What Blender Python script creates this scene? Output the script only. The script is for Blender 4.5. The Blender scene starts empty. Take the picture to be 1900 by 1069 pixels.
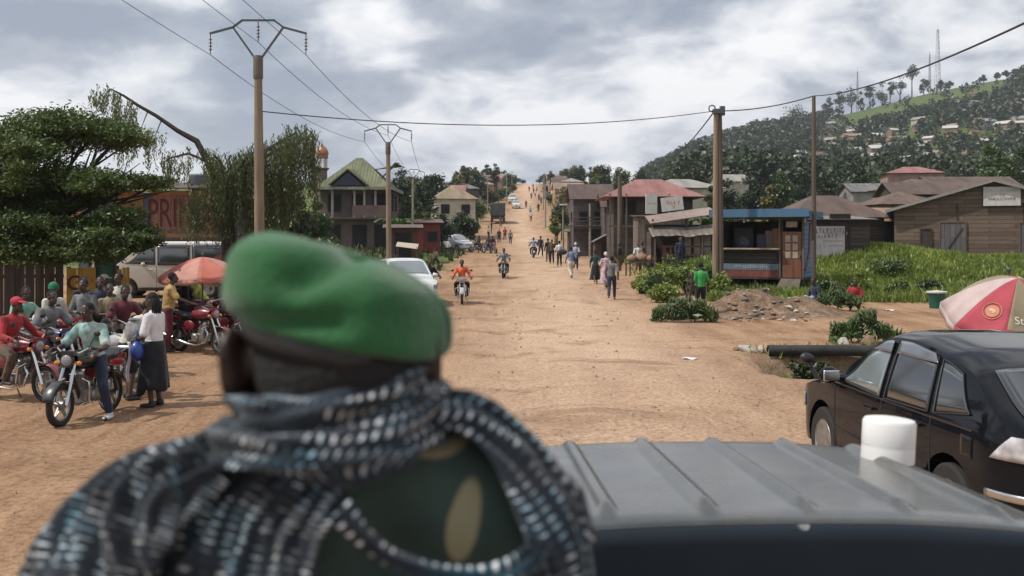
import bpy, math, random
import numpy as np
from mathutils import Vector, Matrix
R = math.radians
random.seed(11)
rng = np.random.default_rng(5)
sc = bpy.context.scene
COL = sc.collection
F, CX, HY, CZ = 1847.2, 950.0, 445.0, 2.55     # focal length in photo pixels, principal column, horizon row, eye height
V = Vector

# ------------------------------------------------------------------ materials
MATS = {}
def nodes(name):
    m = bpy.data.materials.new(name); m.use_nodes = True
    nt = m.node_tree
    return m, nt, nt.nodes, nt.links, nt.nodes['Principled BSDF']

def mat(name, col, rough=.7, var=.25, scale=4., metal=0., bump=0., bscale=30., coat=0., spec=.5, col2=None, detail=5., stretch=None, sheen=0.):
    """plain procedural material: base colour broken up by object-space noise, roughness variation, optional bump"""
    if name in MATS: return MATS[name]
    m, nt, N, L, b = nodes(name)
    tc = N.new('ShaderNodeTexCoord')
    src = tc.outputs['Object']
    if stretch:
        mp = N.new('ShaderNodeMapping'); mp.inputs['Scale'].default_value = stretch
        L.new(src, mp.inputs[0]); src = mp.outputs[0]
    no = N.new('ShaderNodeTexNoise'); no.inputs['Scale'].default_value = scale; no.inputs['Detail'].default_value = detail
    L.new(src, no.inputs['Vector'])
    r = N.new('ShaderNodeValToRGB')
    c2 = col2 or tuple(min(1, c*(1+var)) for c in col)
    c1 = tuple(c*(1-var) for c in col) if not col2 else col
    r.color_ramp.elements[0].position = .3; r.color_ramp.elements[1].position = .7
    r.color_ramp.elements[0].color = (*c1, 1); r.color_ramp.elements[1].color = (*c2, 1)
    L.new(no.outputs['Fac'], r.inputs[0]); L.new(r.outputs[0], b.inputs['Base Color'])
    b.inputs['Metallic'].default_value = metal
    b.inputs['Specular IOR Level'].default_value = spec
    mr = N.new('ShaderNodeMapRange'); mr.inputs[3].default_value = max(.02, rough-.12); mr.inputs[4].default_value = min(1, rough+.12)
    L.new(no.outputs['Fac'], mr.inputs[0]); L.new(mr.outputs[0], b.inputs['Roughness'])
    if coat: b.inputs['Coat Weight'].default_value = coat; b.inputs['Coat Roughness'].default_value = .06
    if sheen: b.inputs['Sheen Weight'].default_value = sheen; b.inputs['Sheen Roughness'].default_value = .5
    if bump:
        n2 = N.new('ShaderNodeTexNoise'); n2.inputs['Scale'].default_value = bscale; n2.inputs['Detail'].default_value = 6
        L.new(src, n2.inputs['Vector'])
        bp = N.new('ShaderNodeBump'); bp.inputs['Strength'].default_value = bump; bp.inputs['Distance'].default_value = .02
        L.new(n2.outputs['Fac'], bp.inputs['Height']); L.new(bp.outputs[0], b.inputs['Normal'])
    MATS[name] = m
    return m

def planks(name, col, col2, width=.2, axis='Z', rough=.85, gap=.02, length=2.6):
    """boards: wide rows along one axis, each board with its own tone, dark joints, long grain"""
    if name in MATS: return MATS[name]
    m, nt, N, L, b = nodes(name)
    tc = N.new('ShaderNodeTexCoord'); sx = N.new('ShaderNodeSeparateXYZ'); L.new(tc.outputs['Object'], sx.inputs[0])
    ad = N.new('ShaderNodeMath'); ad.operation = 'ADD'; L.new(sx.outputs[0], ad.inputs[0]); L.new(sx.outputs[1], ad.inputs[1])
    cb = N.new('ShaderNodeCombineXYZ')
    if axis == 'Z': L.new(ad.outputs[0], cb.inputs[0]); L.new(sx.outputs[2], cb.inputs[1])
    else: L.new(sx.outputs[2], cb.inputs[0]); L.new(ad.outputs[0], cb.inputs[1])
    br = N.new('ShaderNodeTexBrick'); br.inputs['Scale'].default_value = 1
    br.inputs['Brick Width'].default_value = length; br.inputs['Row Height'].default_value = width
    br.inputs['Mortar Size'].default_value = gap*.5; br.inputs['Mortar Smooth'].default_value = .3
    br.inputs['Color1'].default_value = (*col, 1); br.inputs['Color2'].default_value = (*col2, 1)
    br.inputs['Mortar'].default_value = (.012, .01, .008, 1)
    L.new(cb.outputs[0], br.inputs['Vector'])
    mp = N.new('ShaderNodeMapping'); mp.inputs['Scale'].default_value = (1.2, 14, 1); L.new(cb.outputs[0], mp.inputs[0])
    no = N.new('ShaderNodeTexNoise'); no.inputs['Scale'].default_value = 1.6; no.inputs['Detail'].default_value = 8; L.new(mp.outputs[0], no.inputs['Vector'])
    mr = N.new('ShaderNodeMapRange'); mr.inputs[3].default_value = .45; mr.inputs[4].default_value = 1.5; L.new(no.outputs['Fac'], mr.inputs[0])
    mx = N.new('ShaderNodeMix'); mx.data_type = 'RGBA'; mx.blend_type = 'MULTIPLY'; mx.inputs[0].default_value = 1
    L.new(br.outputs[0], mx.inputs[6]); L.new(mr.outputs[0], mx.inputs[7]); L.new(mx.outputs[2], b.inputs['Base Color'])
    b.inputs['Roughness'].default_value = rough
    bp = N.new('ShaderNodeBump'); bp.inputs['Strength'].default_value = .6; bp.inputs['Distance'].default_value = .015; bp.invert = True
    L.new(br.outputs['Fac'], bp.inputs['Height']); L.new(bp.outputs[0], b.inputs['Normal'])
    MATS[name] = m
    return m

def corrug(name, col, col2, pitch=.09, rough=.5, metal=.3, patch=1.2):
    """corrugated sheet: ridges run down the slope (the mesh's own local y), sheets differ in tone, rust in patches"""
    if name in MATS: return MATS[name]
    m, nt, N, L, b = nodes(name)
    tc = N.new('ShaderNodeUVMap'); sx = N.new('ShaderNodeSeparateXYZ'); L.new(tc.outputs[0], sx.inputs[0])
    ml = N.new('ShaderNodeMath'); ml.operation = 'MULTIPLY'; ml.inputs[1].default_value = 2*math.pi/pitch; L.new(sx.outputs[0], ml.inputs[0])
    sn = N.new('ShaderNodeMath'); sn.operation = 'SINE'; L.new(ml.outputs[0], sn.inputs[0])
    bp = N.new('ShaderNodeBump'); bp.inputs['Strength'].default_value = .7; bp.inputs['Distance'].default_value = .02
    L.new(sn.outputs[0], bp.inputs['Height']); L.new(bp.outputs[0], b.inputs['Normal'])
    no = N.new('ShaderNodeTexNoise'); no.inputs['Scale'].default_value = patch; no.inputs['Detail'].default_value = 8; no.inputs['Roughness'].default_value = .65
    mp = N.new('ShaderNodeMapping'); mp.inputs['Scale'].default_value = (1.6, .5, 1); L.new(tc.outputs[0], mp.inputs[0]); L.new(mp.outputs[0], no.inputs['Vector'])
    br = N.new('ShaderNodeTexBrick'); br.inputs['Brick Width'].default_value = .8; br.inputs['Row Height'].default_value = 2.2; br.inputs['Scale'].default_value = 1
    br.inputs['Mortar Size'].default_value = .006; br.inputs['Color1'].default_value = (.8, .8, .8, 1); br.inputs['Color2'].default_value = (1.15, 1.15, 1.15, 1); br.inputs['Mortar'].default_value = (.4, .4, .4, 1)
    L.new(tc.outputs[0], br.inputs['Vector'])
    r = N.new('ShaderNodeValToRGB'); r.color_ramp.elements[0].position = .38; r.color_ramp.elements[1].position = .62
    r.color_ramp.elements[0].color = (*col, 1); r.color_ramp.elements[1].color = (*col2, 1); L.new(no.outputs['Fac'], r.inputs[0])
    mx = N.new('ShaderNodeMix'); mx.data_type = 'RGBA'; mx.blend_type = 'MULTIPLY'; mx.inputs[0].default_value = 1
    L.new(r.outputs[0], mx.inputs[6]); L.new(br.outputs[0], mx.inputs[7]); L.new(mx.outputs[2], b.inputs['Base Color'])
    b.inputs['Metallic'].default_value = metal; b.inputs['Roughness'].default_value = rough
    MATS[name] = m
    return m

def leafmat(name, c1, c2, c3, trans=.3, nscale=.6):
    if name in MATS: return MATS[name]
    m, nt, N, L, b = nodes(name)
    N.remove(b); out = N['Material Output']
    g = N.new('ShaderNodeNewGeometry')
    tc = N.new('ShaderNodeTexCoord')
    no = N.new('ShaderNodeTexNoise'); no.inputs['Scale'].default_value = nscale; no.inputs['Detail'].default_value = 3; L.new(tc.outputs['Object'], no.inputs['Vector'])
    ad = N.new('ShaderNodeMath'); ad.operation = 'MULTIPLY_ADD'; ad.inputs[1].default_value = .55
    L.new(g.outputs['Random Per Island'], ad.inputs[0])
    sb = N.new('ShaderNodeMath'); sb.operation = 'MULTIPLY_ADD'; sb.inputs[1].default_value = 1.6; sb.inputs[2].default_value = -.55
    L.new(no.outputs['Fac'], sb.inputs[0]); L.new(sb.outputs[0], ad.inputs[2])
    r = N.new('ShaderNodeValToRGB'); e = r.color_ramp.elements
    e[0].color = (*c1, 1); e[1].color = (*c3, 1); k = e.new(.5); k.color = (*c2, 1); e[0].position = .1; e[1].position = .95
    L.new(ad.outputs[0], r.inputs[0])
    d = N.new('ShaderNodeBsdfDiffuse'); t = N.new('ShaderNodeBsdfTranslucent'); gl = N.new('ShaderNodeBsdfGlossy'); gl.inputs['Roughness'].default_value = .45; gl.inputs['Color'].default_value = (.6, .6, .6, 1)
    L.new(r.outputs[0], d.inputs[0]); L.new(r.outputs[0], t.inputs[0])
    x = N.new('ShaderNodeMixShader'); x.inputs[0].default_value = trans; L.new(d.outputs[0], x.inputs[1]); L.new(t.outputs[0], x.inputs[2])
    y = N.new('ShaderNodeMixShader'); y.inputs[0].default_value = .05; L.new(x.outputs[0], y.inputs[1]); L.new(gl.outputs[0], y.inputs[2])
    L.new(y.outputs[0], out.inputs[0])
    MATS[name] = m
    return m

# ------------------------------------------------------------------ mesh builder
class MB:
    def __init__(s): s.v = []; s.f = []; s.T = None; s.uv = []; s.hasuv = False; s.ch = []
    def add(s, vs, fs, uvs=None):
        n = len(s.v); s.ch.append((n, len(vs), len(s.f), len(fs)))
        if s.T is not None: vs = [s.T @ V(p) for p in vs]
        s.v += [tuple(p) for p in vs]
        for i, f in enumerate(fs):
            s.f.append(tuple(j+n for j in f))
            s.uv.append(uvs[i] if uvs else None)
            if uvs: s.hasuv = True
        return s
    def box(s, c, d, rz=0, M=None):
        x, y, z = d[0]/2, d[1]/2, d[2]/2
        vs = [V((a*x, b*y, e*z)) for e in (-1, 1) for b in (-1, 1) for a in (-1, 1)]
        Q = M if M is not None else (Matrix.Rotation(rz, 3, 'Z') if rz else None)
        if Q is not None: vs = [Q @ p for p in vs]
        vs = [p+V(c) for p in vs]
        return s.add(vs, [(0, 2, 3, 1), (4, 5, 7, 6), (0, 1, 5, 4), (2, 6, 7, 3), (0, 4, 6, 2), (1, 3, 7, 5)])
    def beam(s, a, b, w, h=None):
        """square bar from a to b"""
        a, b = V(a), V(b); h = h or w
        d = b-a; q = d.to_track_quat('Y', 'Z').to_matrix()
        return s.box((a+b)/2, (w, d.length, h), M=q)
    def tube(s, pts, r, n=8, cap=True):
        pts = [V(p) for p in pts]; k = len(pts)
        rs = r if isinstance(r, (list, tuple)) else [r]*k
        vs = []; up = None
        for i, p in enumerate(pts):
            d = (pts[min(i+1, k-1)]-pts[max(i-1, 0)]).normalized()
            if up is None: up = V((0, 0, 1)) if abs(d.z) < .9 else V((0, 1, 0))
            a = d.cross(up).normalized(); up = a.cross(d).normalized()
            for j in range(n):
                t = 2*math.pi*j/n
                vs.append(p+(a*math.cos(t)+up*math.sin(t))*rs[i])
        fs = [(i*n+j, i*n+(j+1) % n, (i+1)*n+(j+1) % n, (i+1)*n+j) for i in range(k-1) for j in range(n)]
        if cap: fs += [tuple(range(n))[::-1], tuple(range((k-1)*n, k*n))]
        return s.add(vs, fs)
    def cap(s, a, b, r0, r1, n=10):
        """capsule with round ends"""
        a, b = V(a), V(b); d = (b-a)
        d = d.normalized() if d.length > 1e-6 else V((0, 0, 1))
        pts, rs = [], []
        for t in (0.02, .3, .6, .85): pts.append(a-d*r0*(1-t)*1.0 if t < 1 else a); rs.append(r0*math.sqrt(max(0, 1-(1-t)**2)))
        pts.append(a); rs.append(r0); pts.append(b); rs.append(r1)
        for t in (.85, .6, .3, .02): pts.append(b+d*r1*(1-t)); rs.append(r1*math.sqrt(max(0, 1-(1-t)**2)))
        return s.tube(pts, rs, n)
    def ell(s, c, r, M=None, nu=14, nv=9):
        vs = [V((0, 0, -r[2]))]; fs = []
        for i in range(1, nv):
            t = -math.pi/2+math.pi*i/nv
            for j in range(nu):
                p = 2*math.pi*j/nu
                vs.append(V((r[0]*math.cos(t)*math.cos(p), r[1]*math.cos(t)*math.sin(p), r[2]*math.sin(t))))
        vs.append(V((0, 0, r[2])))
        if M is not None: vs = [M @ q for q in vs]
        vs = [q+V(c) for q in vs]
        for j in range(nu): fs.append((0, 1+(j+1) % nu, 1+j))
        for i in range(nv-2):
            for j in range(nu):
                a = 1+i*nu; fs.append((a+j, a+(j+1) % nu, a+nu+(j+1) % nu, a+nu+j))
        a = 1+(nv-2)*nu; top = len(vs)-1
        for j in range(nu): fs.append((a+j, a+(j+1) % nu, top))
        return s.add(vs, fs)
    def lathe(s, prof, c=(0, 0, 0), n=20, M=None):
        """revolve (r, z) profile about z"""
        vs = []; k = len(prof)
        for r, z in prof:
            for j in range(n):
                t = 2*math.pi*j/n; vs.append(V((r*math.cos(t), r*math.sin(t), z)))
        if M is not None: vs = [M @ q for q in vs]
        vs = [q+V(c) for q in vs]
        fs = [(i*n+j, i*n+(j+1) % n, (i+1)*n+(j+1) % n, (i+1)*n+j) for i in range(k-1) for j in range(n)]
        if prof[0][0] > 1e-5: fs.append(tuple(range(n))[::-1])
        if prof[-1][0] > 1e-5: fs.append(tuple(range((k-1)*n, k*n)))
        return s.add(vs, fs)
    def ring(s, c, R_, r, n=24, k=8, M=None, a0=0, a1=2*math.pi):
        """torus about local z"""
        full = abs(a1-a0-2*math.pi) < 1e-4
        vs, fs = [], []
        m = n if full else n+1
        for i in range(m):
            a = a0+(a1-a0)*i/n
            for j in range(k):
                t = 2*math.pi*j/k
                q = V(((R_+r*math.cos(t))*math.cos(a), (R_+r*math.cos(t))*math.sin(a), r*math.sin(t)))
                vs.append((M @ q if M is not None else q)+V(c))
        for i in range(n):
            i2 = (i+1) % m
            for j in range(k): fs.append((i*k+j, i2*k+j, i2*k+(j+1) % k, i*k+(j+1) % k))
        return s.add(vs, fs)
    def slab(s, poly, t, uvx=None):
        """flat polygon (3D points) thickened by t along its normal; UVs in metres (u along the first edge or uvx, v up the slope)"""
        P = [V(p) for p in poly]; n = V((0, 0, 0))
        for i in range(len(P)): n += (P[i]-P[0]).cross(P[(i+1) % len(P)]-P[0])
        n.normalize(); u = V(uvx).normalized() if uvx else (P[1]-P[0]).normalized(); w = n.cross(u)
        k = len(P); vs = P+[p-n*t for p in P]
        uvp = [((p-P[0]).dot(u), (p-P[0]).dot(w)) for p in P]
        fs = [tuple(range(k)), tuple(range(2*k-1, k-1, -1))]; uvs = [uvp, uvp[::-1]]
        for i in range(k):
            j = (i+1) % k; fs.append((j, i, k+i, k+j)); uvs.append([uvp[j], uvp[i], uvp[i], uvp[j]])
        return s.add(vs, fs, uvs)
    def grid(s, fn, nu, nv, uvs=False, closed_u=False):
        vs = [fn(i/nu, j/nv) for i in range(nu+1) for j in range(nv+1)]
        fs, uu = [], []
        for i in range(nu):
            for j in range(nv):
                a = i*(nv+1)+j; fs.append((a, a+nv+1, a+nv+2, a+1))
                uu.append([(i/nu, j/nv), ((i+1)/nu, j/nv), ((i+1)/nu, (j+1)/nv), (i/nu, (j+1)/nv)])
        return s.add(vs, fs, uu if uvs else None)
    def mesh(s, name='m'):
        me = bpy.data.meshes.new(name); me.from_pydata(s.v, [], s.f)
        if s.hasuv:
            l = me.uv_layers.new(name='UVMap'); k = 0
            flat = []
            for f, u in zip(s.f, s.uv):
                for i in range(len(f)): flat += (u[i] if u else (0, 0))
            l.data.foreach_set('uv', flat)
        me.validate(); me.update()
        return me

def link(name, me, m=None, parent=None, smooth=None, ang=40):
    o = bpy.data.objects.new(name, me); COL.objects.link(o)
    if m is not None:
        if isinstance(m, (list, tuple)):
            for q in m: me.materials.append(q)
        elif not me.materials: me.materials.append(m)
    if smooth:
        me.polygons.foreach_set('use_smooth', [True]*len(me.polygons))
        if ang: me.set_sharp_from_angle(angle=R(ang))
    if parent is not None: o.parent = parent
    return o

EACH = set('post stilt column mudguard batten cloth_panel rail sill number_plate front_panel pane trim pole crash_bar'.split())   # pieces that stand apart are parts of their own
def obj(name, mb, m, parent=None, smooth=True, ang=40, bevel=0, thick=0):
    if name in EACH and len(mb.ch) > 1:
        for v0, vn, f0, fn in mb.ch:
            q = MB(); q.add(mb.v[v0:v0+vn], [tuple(i-v0 for i in f) for f in mb.f[f0:f0+fn]], mb.uv[f0:f0+fn] if mb.hasuv else None)
            o = obj(name, q, m, parent, smooth, ang, bevel, thick) if len(q.ch) == 1 else None
        return o
    o = link(name, mb.mesh(name), m, parent, smooth, ang)
    if thick:
        k = o.modifiers.new('thickness', 'SOLIDIFY'); k.thickness = thick; k.offset = 0
    if bevel:
        k = o.modifiers.new('bevel', 'BEVEL'); k.width = bevel; k.segments = 2; k.limit_method = 'ANGLE'
    return o

def tag(o, label=None, cat=None, group=None, kind=None):
    if label: o['label'] = label
    if cat: o['category'] = cat
    if group: o['group'] = group
    if kind: o['kind'] = kind
    return o

def thing(name, label, cat, loc=(0, 0, 0), rz=0, group=None):
    o = bpy.data.objects.new(name, None); COL.objects.link(o); o.empty_display_size = .2
    o.location = loc; o.rotation_euler = (0, 0, R(rz))
    return tag(o, label, cat, group)

def dup(root, loc=None, rz=None, label=None, group=None, scale=None):
    def cp(o, par):
        c = o.copy(); COL.objects.link(c); c.parent = par
        for ch in o.children: cp(ch, c)
        return c
    r = cp(root, None)
    if loc is not None: r.location = loc
    if rz is not None: r.rotation_euler = (0, 0, R(rz))
    if scale: r.scale = (scale,)*3 if not isinstance(scale, tuple) else scale
    if label: r['label'] = label
    if group: r['group'] = group
    return r

def own(o, m):
    """give one object its own material while it shares mesh data with its copies"""
    o.material_slots[0].link = 'OBJECT'; o.material_slots[0].material = m
    return o

def child(root, stem):
    return [c for c in root.children if c.name.split('.')[0] == stem]

def evaluated(me, mods):
    """mesh after a list of (type, settings) modifiers"""
    o = bpy.data.objects.new('tmp_shape', me); COL.objects.link(o)
    for t, kw in mods:
        k = o.modifiers.new(t, t)
        for a, b in kw.items(): setattr(k, a, b)
    dg = bpy.context.evaluated_depsgraph_get(); dg.update()
    r = bpy.data.meshes.new_from_object(o.evaluated_get(dg))
    bpy.data.objects.remove(o)
    return r

def fuse(mb, voxel=.012, it=4, fac=.5):
    """one continuous skin around overlapping shapes"""
    me = mb.mesh('skin')
    r = evaluated(me, [('REMESH', dict(mode='VOXEL', voxel_size=voxel, use_smooth_shade=True)), ('SMOOTH', dict(factor=fac, iterations=it))])
    r.polygons.foreach_set('use_smooth', [True]*len(r.polygons))
    return r

def quads(name, co):
    """mesh of loose quads from an (N,4,3) array"""
    n = len(co); me = bpy.data.meshes.new(name)
    me.vertices.add(4*n); me.vertices.foreach_set('co', np.ascontiguousarray(co, dtype=np.float32).ravel())
    me.loops.add(4*n); me.loops.foreach_set('vertex_index', np.arange(4*n, dtype=np.int32))
    me.polygons.add(n); me.polygons.foreach_set('loop_start', np.arange(0, 4*n, 4, dtype=np.int32))
    me.update(calc_edges=True)
    return me

def leaf_quads(p, size, up=.35, asp=.5, droop=0.):
    """rhombic leaves of random tilt at points p"""
    n = len(p)
    nor = rng.normal(size=(n, 3)); nor /= np.linalg.norm(nor, axis=1)[:, None]
    nor[:, 2] = np.abs(nor[:, 2])*(1-up)+up; nor /= np.linalg.norm(nor, axis=1)[:, None]
    t = rng.normal(size=(n, 3)); t[:, 2] -= droop*2; t -= nor*np.sum(t*nor, axis=1)[:, None]; t /= np.linalg.norm(t, axis=1)[:, None]+1e-9
    b = np.cross(nor, t)
    s = (size*rng.uniform(.55, 1.35, n))[:, None]
    return np.stack([p-t*s, p+b*s*asp, p+t*s, p-b*s*asp], axis=1)

def blob_points(blobs, n, hollow=.5):
    w = np.array([b[1]**2 for b in blobs]); w = w/w.sum()
    k = rng.choice(len(blobs), n, p=w)
    c = np.array([b[0] for b in blobs])[k]; r = np.array([b[1] for b in blobs])[k]
    sq = np.array([b[2] if len(b) > 2 else 1. for b in blobs])[k]
    d = rng.normal(size=(n, 3)); d /= np.linalg.norm(d, axis=1)[:, None]
    rad = r*(hollow+(1-hollow)*rng.random(n)**.6)*(1+.18*rng.normal(size=n))
    q = d*rad[:, None]; q[:, 2] *= sq
    return c+q

def text(name, body, size, m, parent, loc, rot, depth=.006, align='CENTER', sx=1.):
    cu = bpy.data.curves.new(name, 'FONT'); cu.body = body; cu.size = size; cu.extrude = depth/2; cu.align_x = align; cu.align_y = 'CENTER'; cu.resolution_u = 3
    o = bpy.data.objects.new(name, cu); COL.objects.link(o); cu.materials.append(m); o.parent = parent
    dg = bpy.context.evaluated_depsgraph_get(); dg.update(); me = bpy.data.meshes.new_from_object(o.evaluated_get(dg)); bpy.data.objects.remove(o)
    o = bpy.data.objects.new(name, me); COL.objects.link(o); o.parent = parent
    if not me.materials: me.materials.append(m)
    o.location = loc; o.rotation_euler = rot; o.scale = (sx, 1, 1)
    return o
# ------------------------------------------------------------------ the lie of the land
def sstep(a, b, x):
    t = np.clip((np.asarray(x, float)-a)/(b-a), 0, 1); return t*t*(3-2*t)
_ky = [-80, 25, 38, 57, 82, 107, 130, 158, 210, 300, 400, 460, 520, 700, 3000]
_kz = [0, 0, .15, .48, 1.12, 1.45, 2.4, 5.3, 9.4, 17., 25, 28.4, 28.8, 22, 20]
_ty = np.arange(-80, 1200, 1.); _tz = np.interp(_ty, _ky, _kz)
_kern = np.hanning(15); _kern /= _kern.sum(); _tz = np.convolve(np.pad(_tz, 7, 'edge'), _kern, 'valid')
def zroad(y): return np.interp(y, _ty, _tz)
def xroad(y): return np.interp(y, [0, 40, 82, 158, 300, 450, 600], [1., 1.4, 2.2, 1.0, 4.0, 9.0, 16])
def hwroad(y): return np.interp(y, [0, 40, 82, 158, 300, 450], [6.5, 5.2, 5.2, 4.6, 3.9, 2.4])
_rp = [900, 1120, 1200, 1260, 1330, 1400, 1480, 1560, 1620, 1700, 1800, 1860, 1900, 2100, 2600]
_re = [445, 440, 316, 290, 268, 245, 229, 214, 200, 178, 157, 147, 140, 118, 90]
Y0, Y1 = 330., 820.
def hill(x, y):
    a = np.asarray(x, float)/np.maximum(y, 1.)*F+CX
    e = (HY-np.interp(a, _rp, _re))/F
    top = CZ+e*Y1
    t = np.clip((np.asarray(y, float)-Y0)/(Y1-Y0), 0, 1)
    z0 = zroad(np.minimum(y, Y0))
    h = z0+(top-z0)*t**1.12
    back = np.clip(np.asarray(y, float)-Y1, 0, None)
    h = h-.22*back
    bumps = 2.2*np.sin(np.asarray(x)/31.)*np.sin(np.asarray(y)/43.+1)*sstep(350, 450, y)*(1-sstep(700, 800, y))
    return np.where((a > 1100) & (e > .003) & (np.asarray(y, float) > Y0-2), h+bumps, -50)
def wob(x, y, s):
    return (np.sin(x*1.7/s+1.3*np.sin(y*.9/s))+np.sin(y*1.3/s+2.1+1.1*np.sin(x*1.1/s))+.6*np.sin((x+y)*2.9/s))/2.6
def land(x, y):
    x = np.asarray(x, float); y = np.asarray(y, float)
    z = zroad(y)
    rt = x-xroad(y)
    z = z+sstep(4.2, 9.5, rt)*sstep(40, 52, y)*(1-sstep(85, 125, y))*1.0
    z = z+1.05*np.exp(-((x-17.5)/4.5)**2-((y-47.5)/3.6)**2)
    z = z+sstep(-5, -10, x)*sstep(17, 30, y)*.35
    z = z+sstep(6, 14, np.abs(rt))*sstep(120, 200, y)*(1-sstep(300, 430, y))*1.6
    near = 1-sstep(60, 120, y)
    z = z+near*(.035*wob(x, y, 2.3)+.018*wob(x+5, y-3, .8))*sstep(1, 6, y)
    # wheel ruts that wander along the road
    for c, w, dpt in ((-1.6, .35, .04), (.3, .4, .035), (2.4, .35, .04), (4.1, .4, .03)):
        z = z-near*dpt*np.exp(-((rt-c-.5*np.sin(y/9.))/w)**2)
    # ditch beside the side road, spanned by the pipe
    dx = sstep(5.2, 5.9, x-.12*(y-21.6)+.25*wob(x, y, .7))*(1-sstep(13, 14, x)); dy = sstep(18.5, 19.2, y-.1*x+.6)*(1-sstep(22.3, 22.9, y-.1*x+.6))
    z = z-1.3*dx*dy
    # heap of spoil in front of the kiosk
    z = z+.72*np.exp(-((x-8.0)/1.25)**2-((y-33.6)/.9)**2)+.4*np.exp(-((x-9.9)/.9)**2-((y-33.2)/.8)**2)
    hp_ = np.exp(-((x-8.4)/2.2)**2-((y-33.2)/1.6)**2); z = z+hp_*(.16*wob(x*1.3, y*1.2+4, .42)+.08*wob(x+9, y, .21))
    return np.maximum(z, hill(x, y))
def gz(x, y): return float(land(x, y))
def G(px, d, dz=0):
    x = (px-CX)*d/F
    return (x, d, gz(x, d)+dz)

def axis_lines(parts):
    r = []
    for a, b, s in parts: r += list(np.arange(a, b, s))
    return np.array(r+[parts[-1][1]])
gx = axis_lines([(-900, -300, 60), (-300, -60, 15), (-60, -16, 2), (-16, 16, .25), (16, 40, 1), (40, 120, 6), (120, 700, 14), (700, 1500, 80)])
gy = axis_lines([(-60, 0, 4), (0, 4, 1), (4, 45, .25), (45, 70, .6), (70, 160, 2.5), (160, 480, 8), (480, 860, 14), (860, 2600, 120)])
X, Y = np.meshgrid(gx, gy)
Z = land(X, Y)
nx, ny = len(gx), len(gy)
me = bpy.data.meshes.new('ground')
me.vertices.add(nx*ny); me.vertices.foreach_set('co', np.stack([X, Y, Z], -1).astype(np.float32).ravel())
ii = (np.arange(ny-1)[:, None]*nx+np.arange(nx-1)[None, :]).ravel()
q = np.stack([ii, ii+1, ii+nx+1, ii+nx], 1).astype(np.int32)
me.loops.add(q.size); me.loops.foreach_set('vertex_index', q.ravel())
me.polygons.add(len(q)); me.polygons.foreach_set('loop_start', np.arange(0, q.size, 4, dtype=np.int32))
me.update(calc_edges=True)
# where the place is grassy: beside the road, on the bank, on the hill
rt = X-xroad(Y); hw = hwroad(Y)
jit = .9*wob(X, Y, 1.9)
side = sstep(.6, 2.4, np.abs(rt)-hw+jit)
gr = np.where(Y > 36, side, 0)
gr = gr*sstep(37, 39.5, Y+jit*.8)
gr = np.where((X < -4) & (Y < 62), gr*sstep(48, 60, Y+jit)*.7, gr)
gr = np.where((Y > 100), gr*(.55+.3*sstep(14, 30, np.abs(rt))), gr)
dx = sstep(5.3, 6.0, X-.12*(Y-21.6)+.25*wob(X, Y, .7))*(1-sstep(13, 14, X)); dy = sstep(18.7, 19.4, Y-.1*X+.6)*(1-sstep(22.5, 23.4, Y-.1*X+.6))
ditch_ = dx*dy; gr = np.maximum(gr, ditch_*.3)
gr = np.where(hill(X, Y) > zroad(Y)+.5, 1, gr)
at_ = me.attributes.new('grassy', 'FLOAT', 'POINT'); at_.data.foreach_set('value', gr.astype(np.float32).ravel())
# packed pale surface in the middle of the road
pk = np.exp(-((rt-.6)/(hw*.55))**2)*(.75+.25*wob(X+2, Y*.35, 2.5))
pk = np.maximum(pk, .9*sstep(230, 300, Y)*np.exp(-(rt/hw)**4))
at_ = me.attributes.new('packed', 'FLOAT', 'POINT'); at_.data.foreach_set('value', pk.astype(np.float32).ravel())
spoil_ditch_shade = np.clip(1.6*np.exp(-((X-8.6)/2.3)**4-((Y-33.0)/1.7)**4)+.0*X, 0, 1); spoil_ditch_shade = np.maximum(spoil_ditch_shade, ditch_)  # earth of the heap, plus shade painted into the ditch in the same brown
at_ = me.attributes.new('spoil', 'FLOAT', 'POINT'); at_.data.foreach_set('value', spoil_ditch_shade.astype(np.float32).ravel())

m, nt, N, L, b = nodes('dirt road and grass')
tc = N.new('ShaderNodeTexCoord')
def noise(scale, det=6, rough=.6, vec=None, dist=0):
    n = N.new('ShaderNodeTexNoise'); n.inputs['Scale'].default_value = scale; n.inputs['Detail'].default_value = det; n.inputs['Roughness'].default_value = rough; n.inputs['Distortion'].default_value = dist
    L.new(vec or tc.outputs['Object'], n.inputs['Vector']); return n.outputs['Fac']
def ramp(f, stops):
    r = N.new('ShaderNodeValToRGB'); e = r.color_ramp.elements
    e[0].position, e[0].color = stops[0][0], (*stops[0][1], 1); e[1].position, e[1].color = stops[-1][0], (*stops[-1][1], 1)
    for p, c in stops[1:-1]: k = e.new(p); k.color = (*c, 1)
    L.new(f, r.inputs[0]); return r.outputs[0]
def mix(f, a, b_, mode='MIX'):
    x = N.new('ShaderNodeMix'); x.data_type = 'RGBA'; x.blend_type = mode
    if isinstance(f, float): x.inputs[0].default_value = f
    else: L.new(f, x.inputs[0])
    for s, k in ((a, 6), (b_, 7)):
        if isinstance(s, tuple): x.inputs[k].default_value = (*s, 1)
        else: L.new(s, x.inputs[k])
    return x.outputs[2]
def attr(n):
    a = N.new('ShaderNodeAttribute'); a.attribute_name = n; return a.outputs['Fac']
mpl = N.new('ShaderNodeMapping'); mpl.inputs['Scale'].default_value = (1.0, .16, 1); L.new(tc.outputs['Object'], mpl.inputs[0])
mpc = N.new('ShaderNodeMapping'); mpc.inputs['Scale'].default_value = (.45, .7, 1); L.new(tc.outputs['Object'], mpc.inputs[0])
dirt = ramp(noise(.35, 8), [(.3, (.165, .088, .046)), (.5, (.26, .15, .084)), (.7, (.37, .23, .138))])
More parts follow.
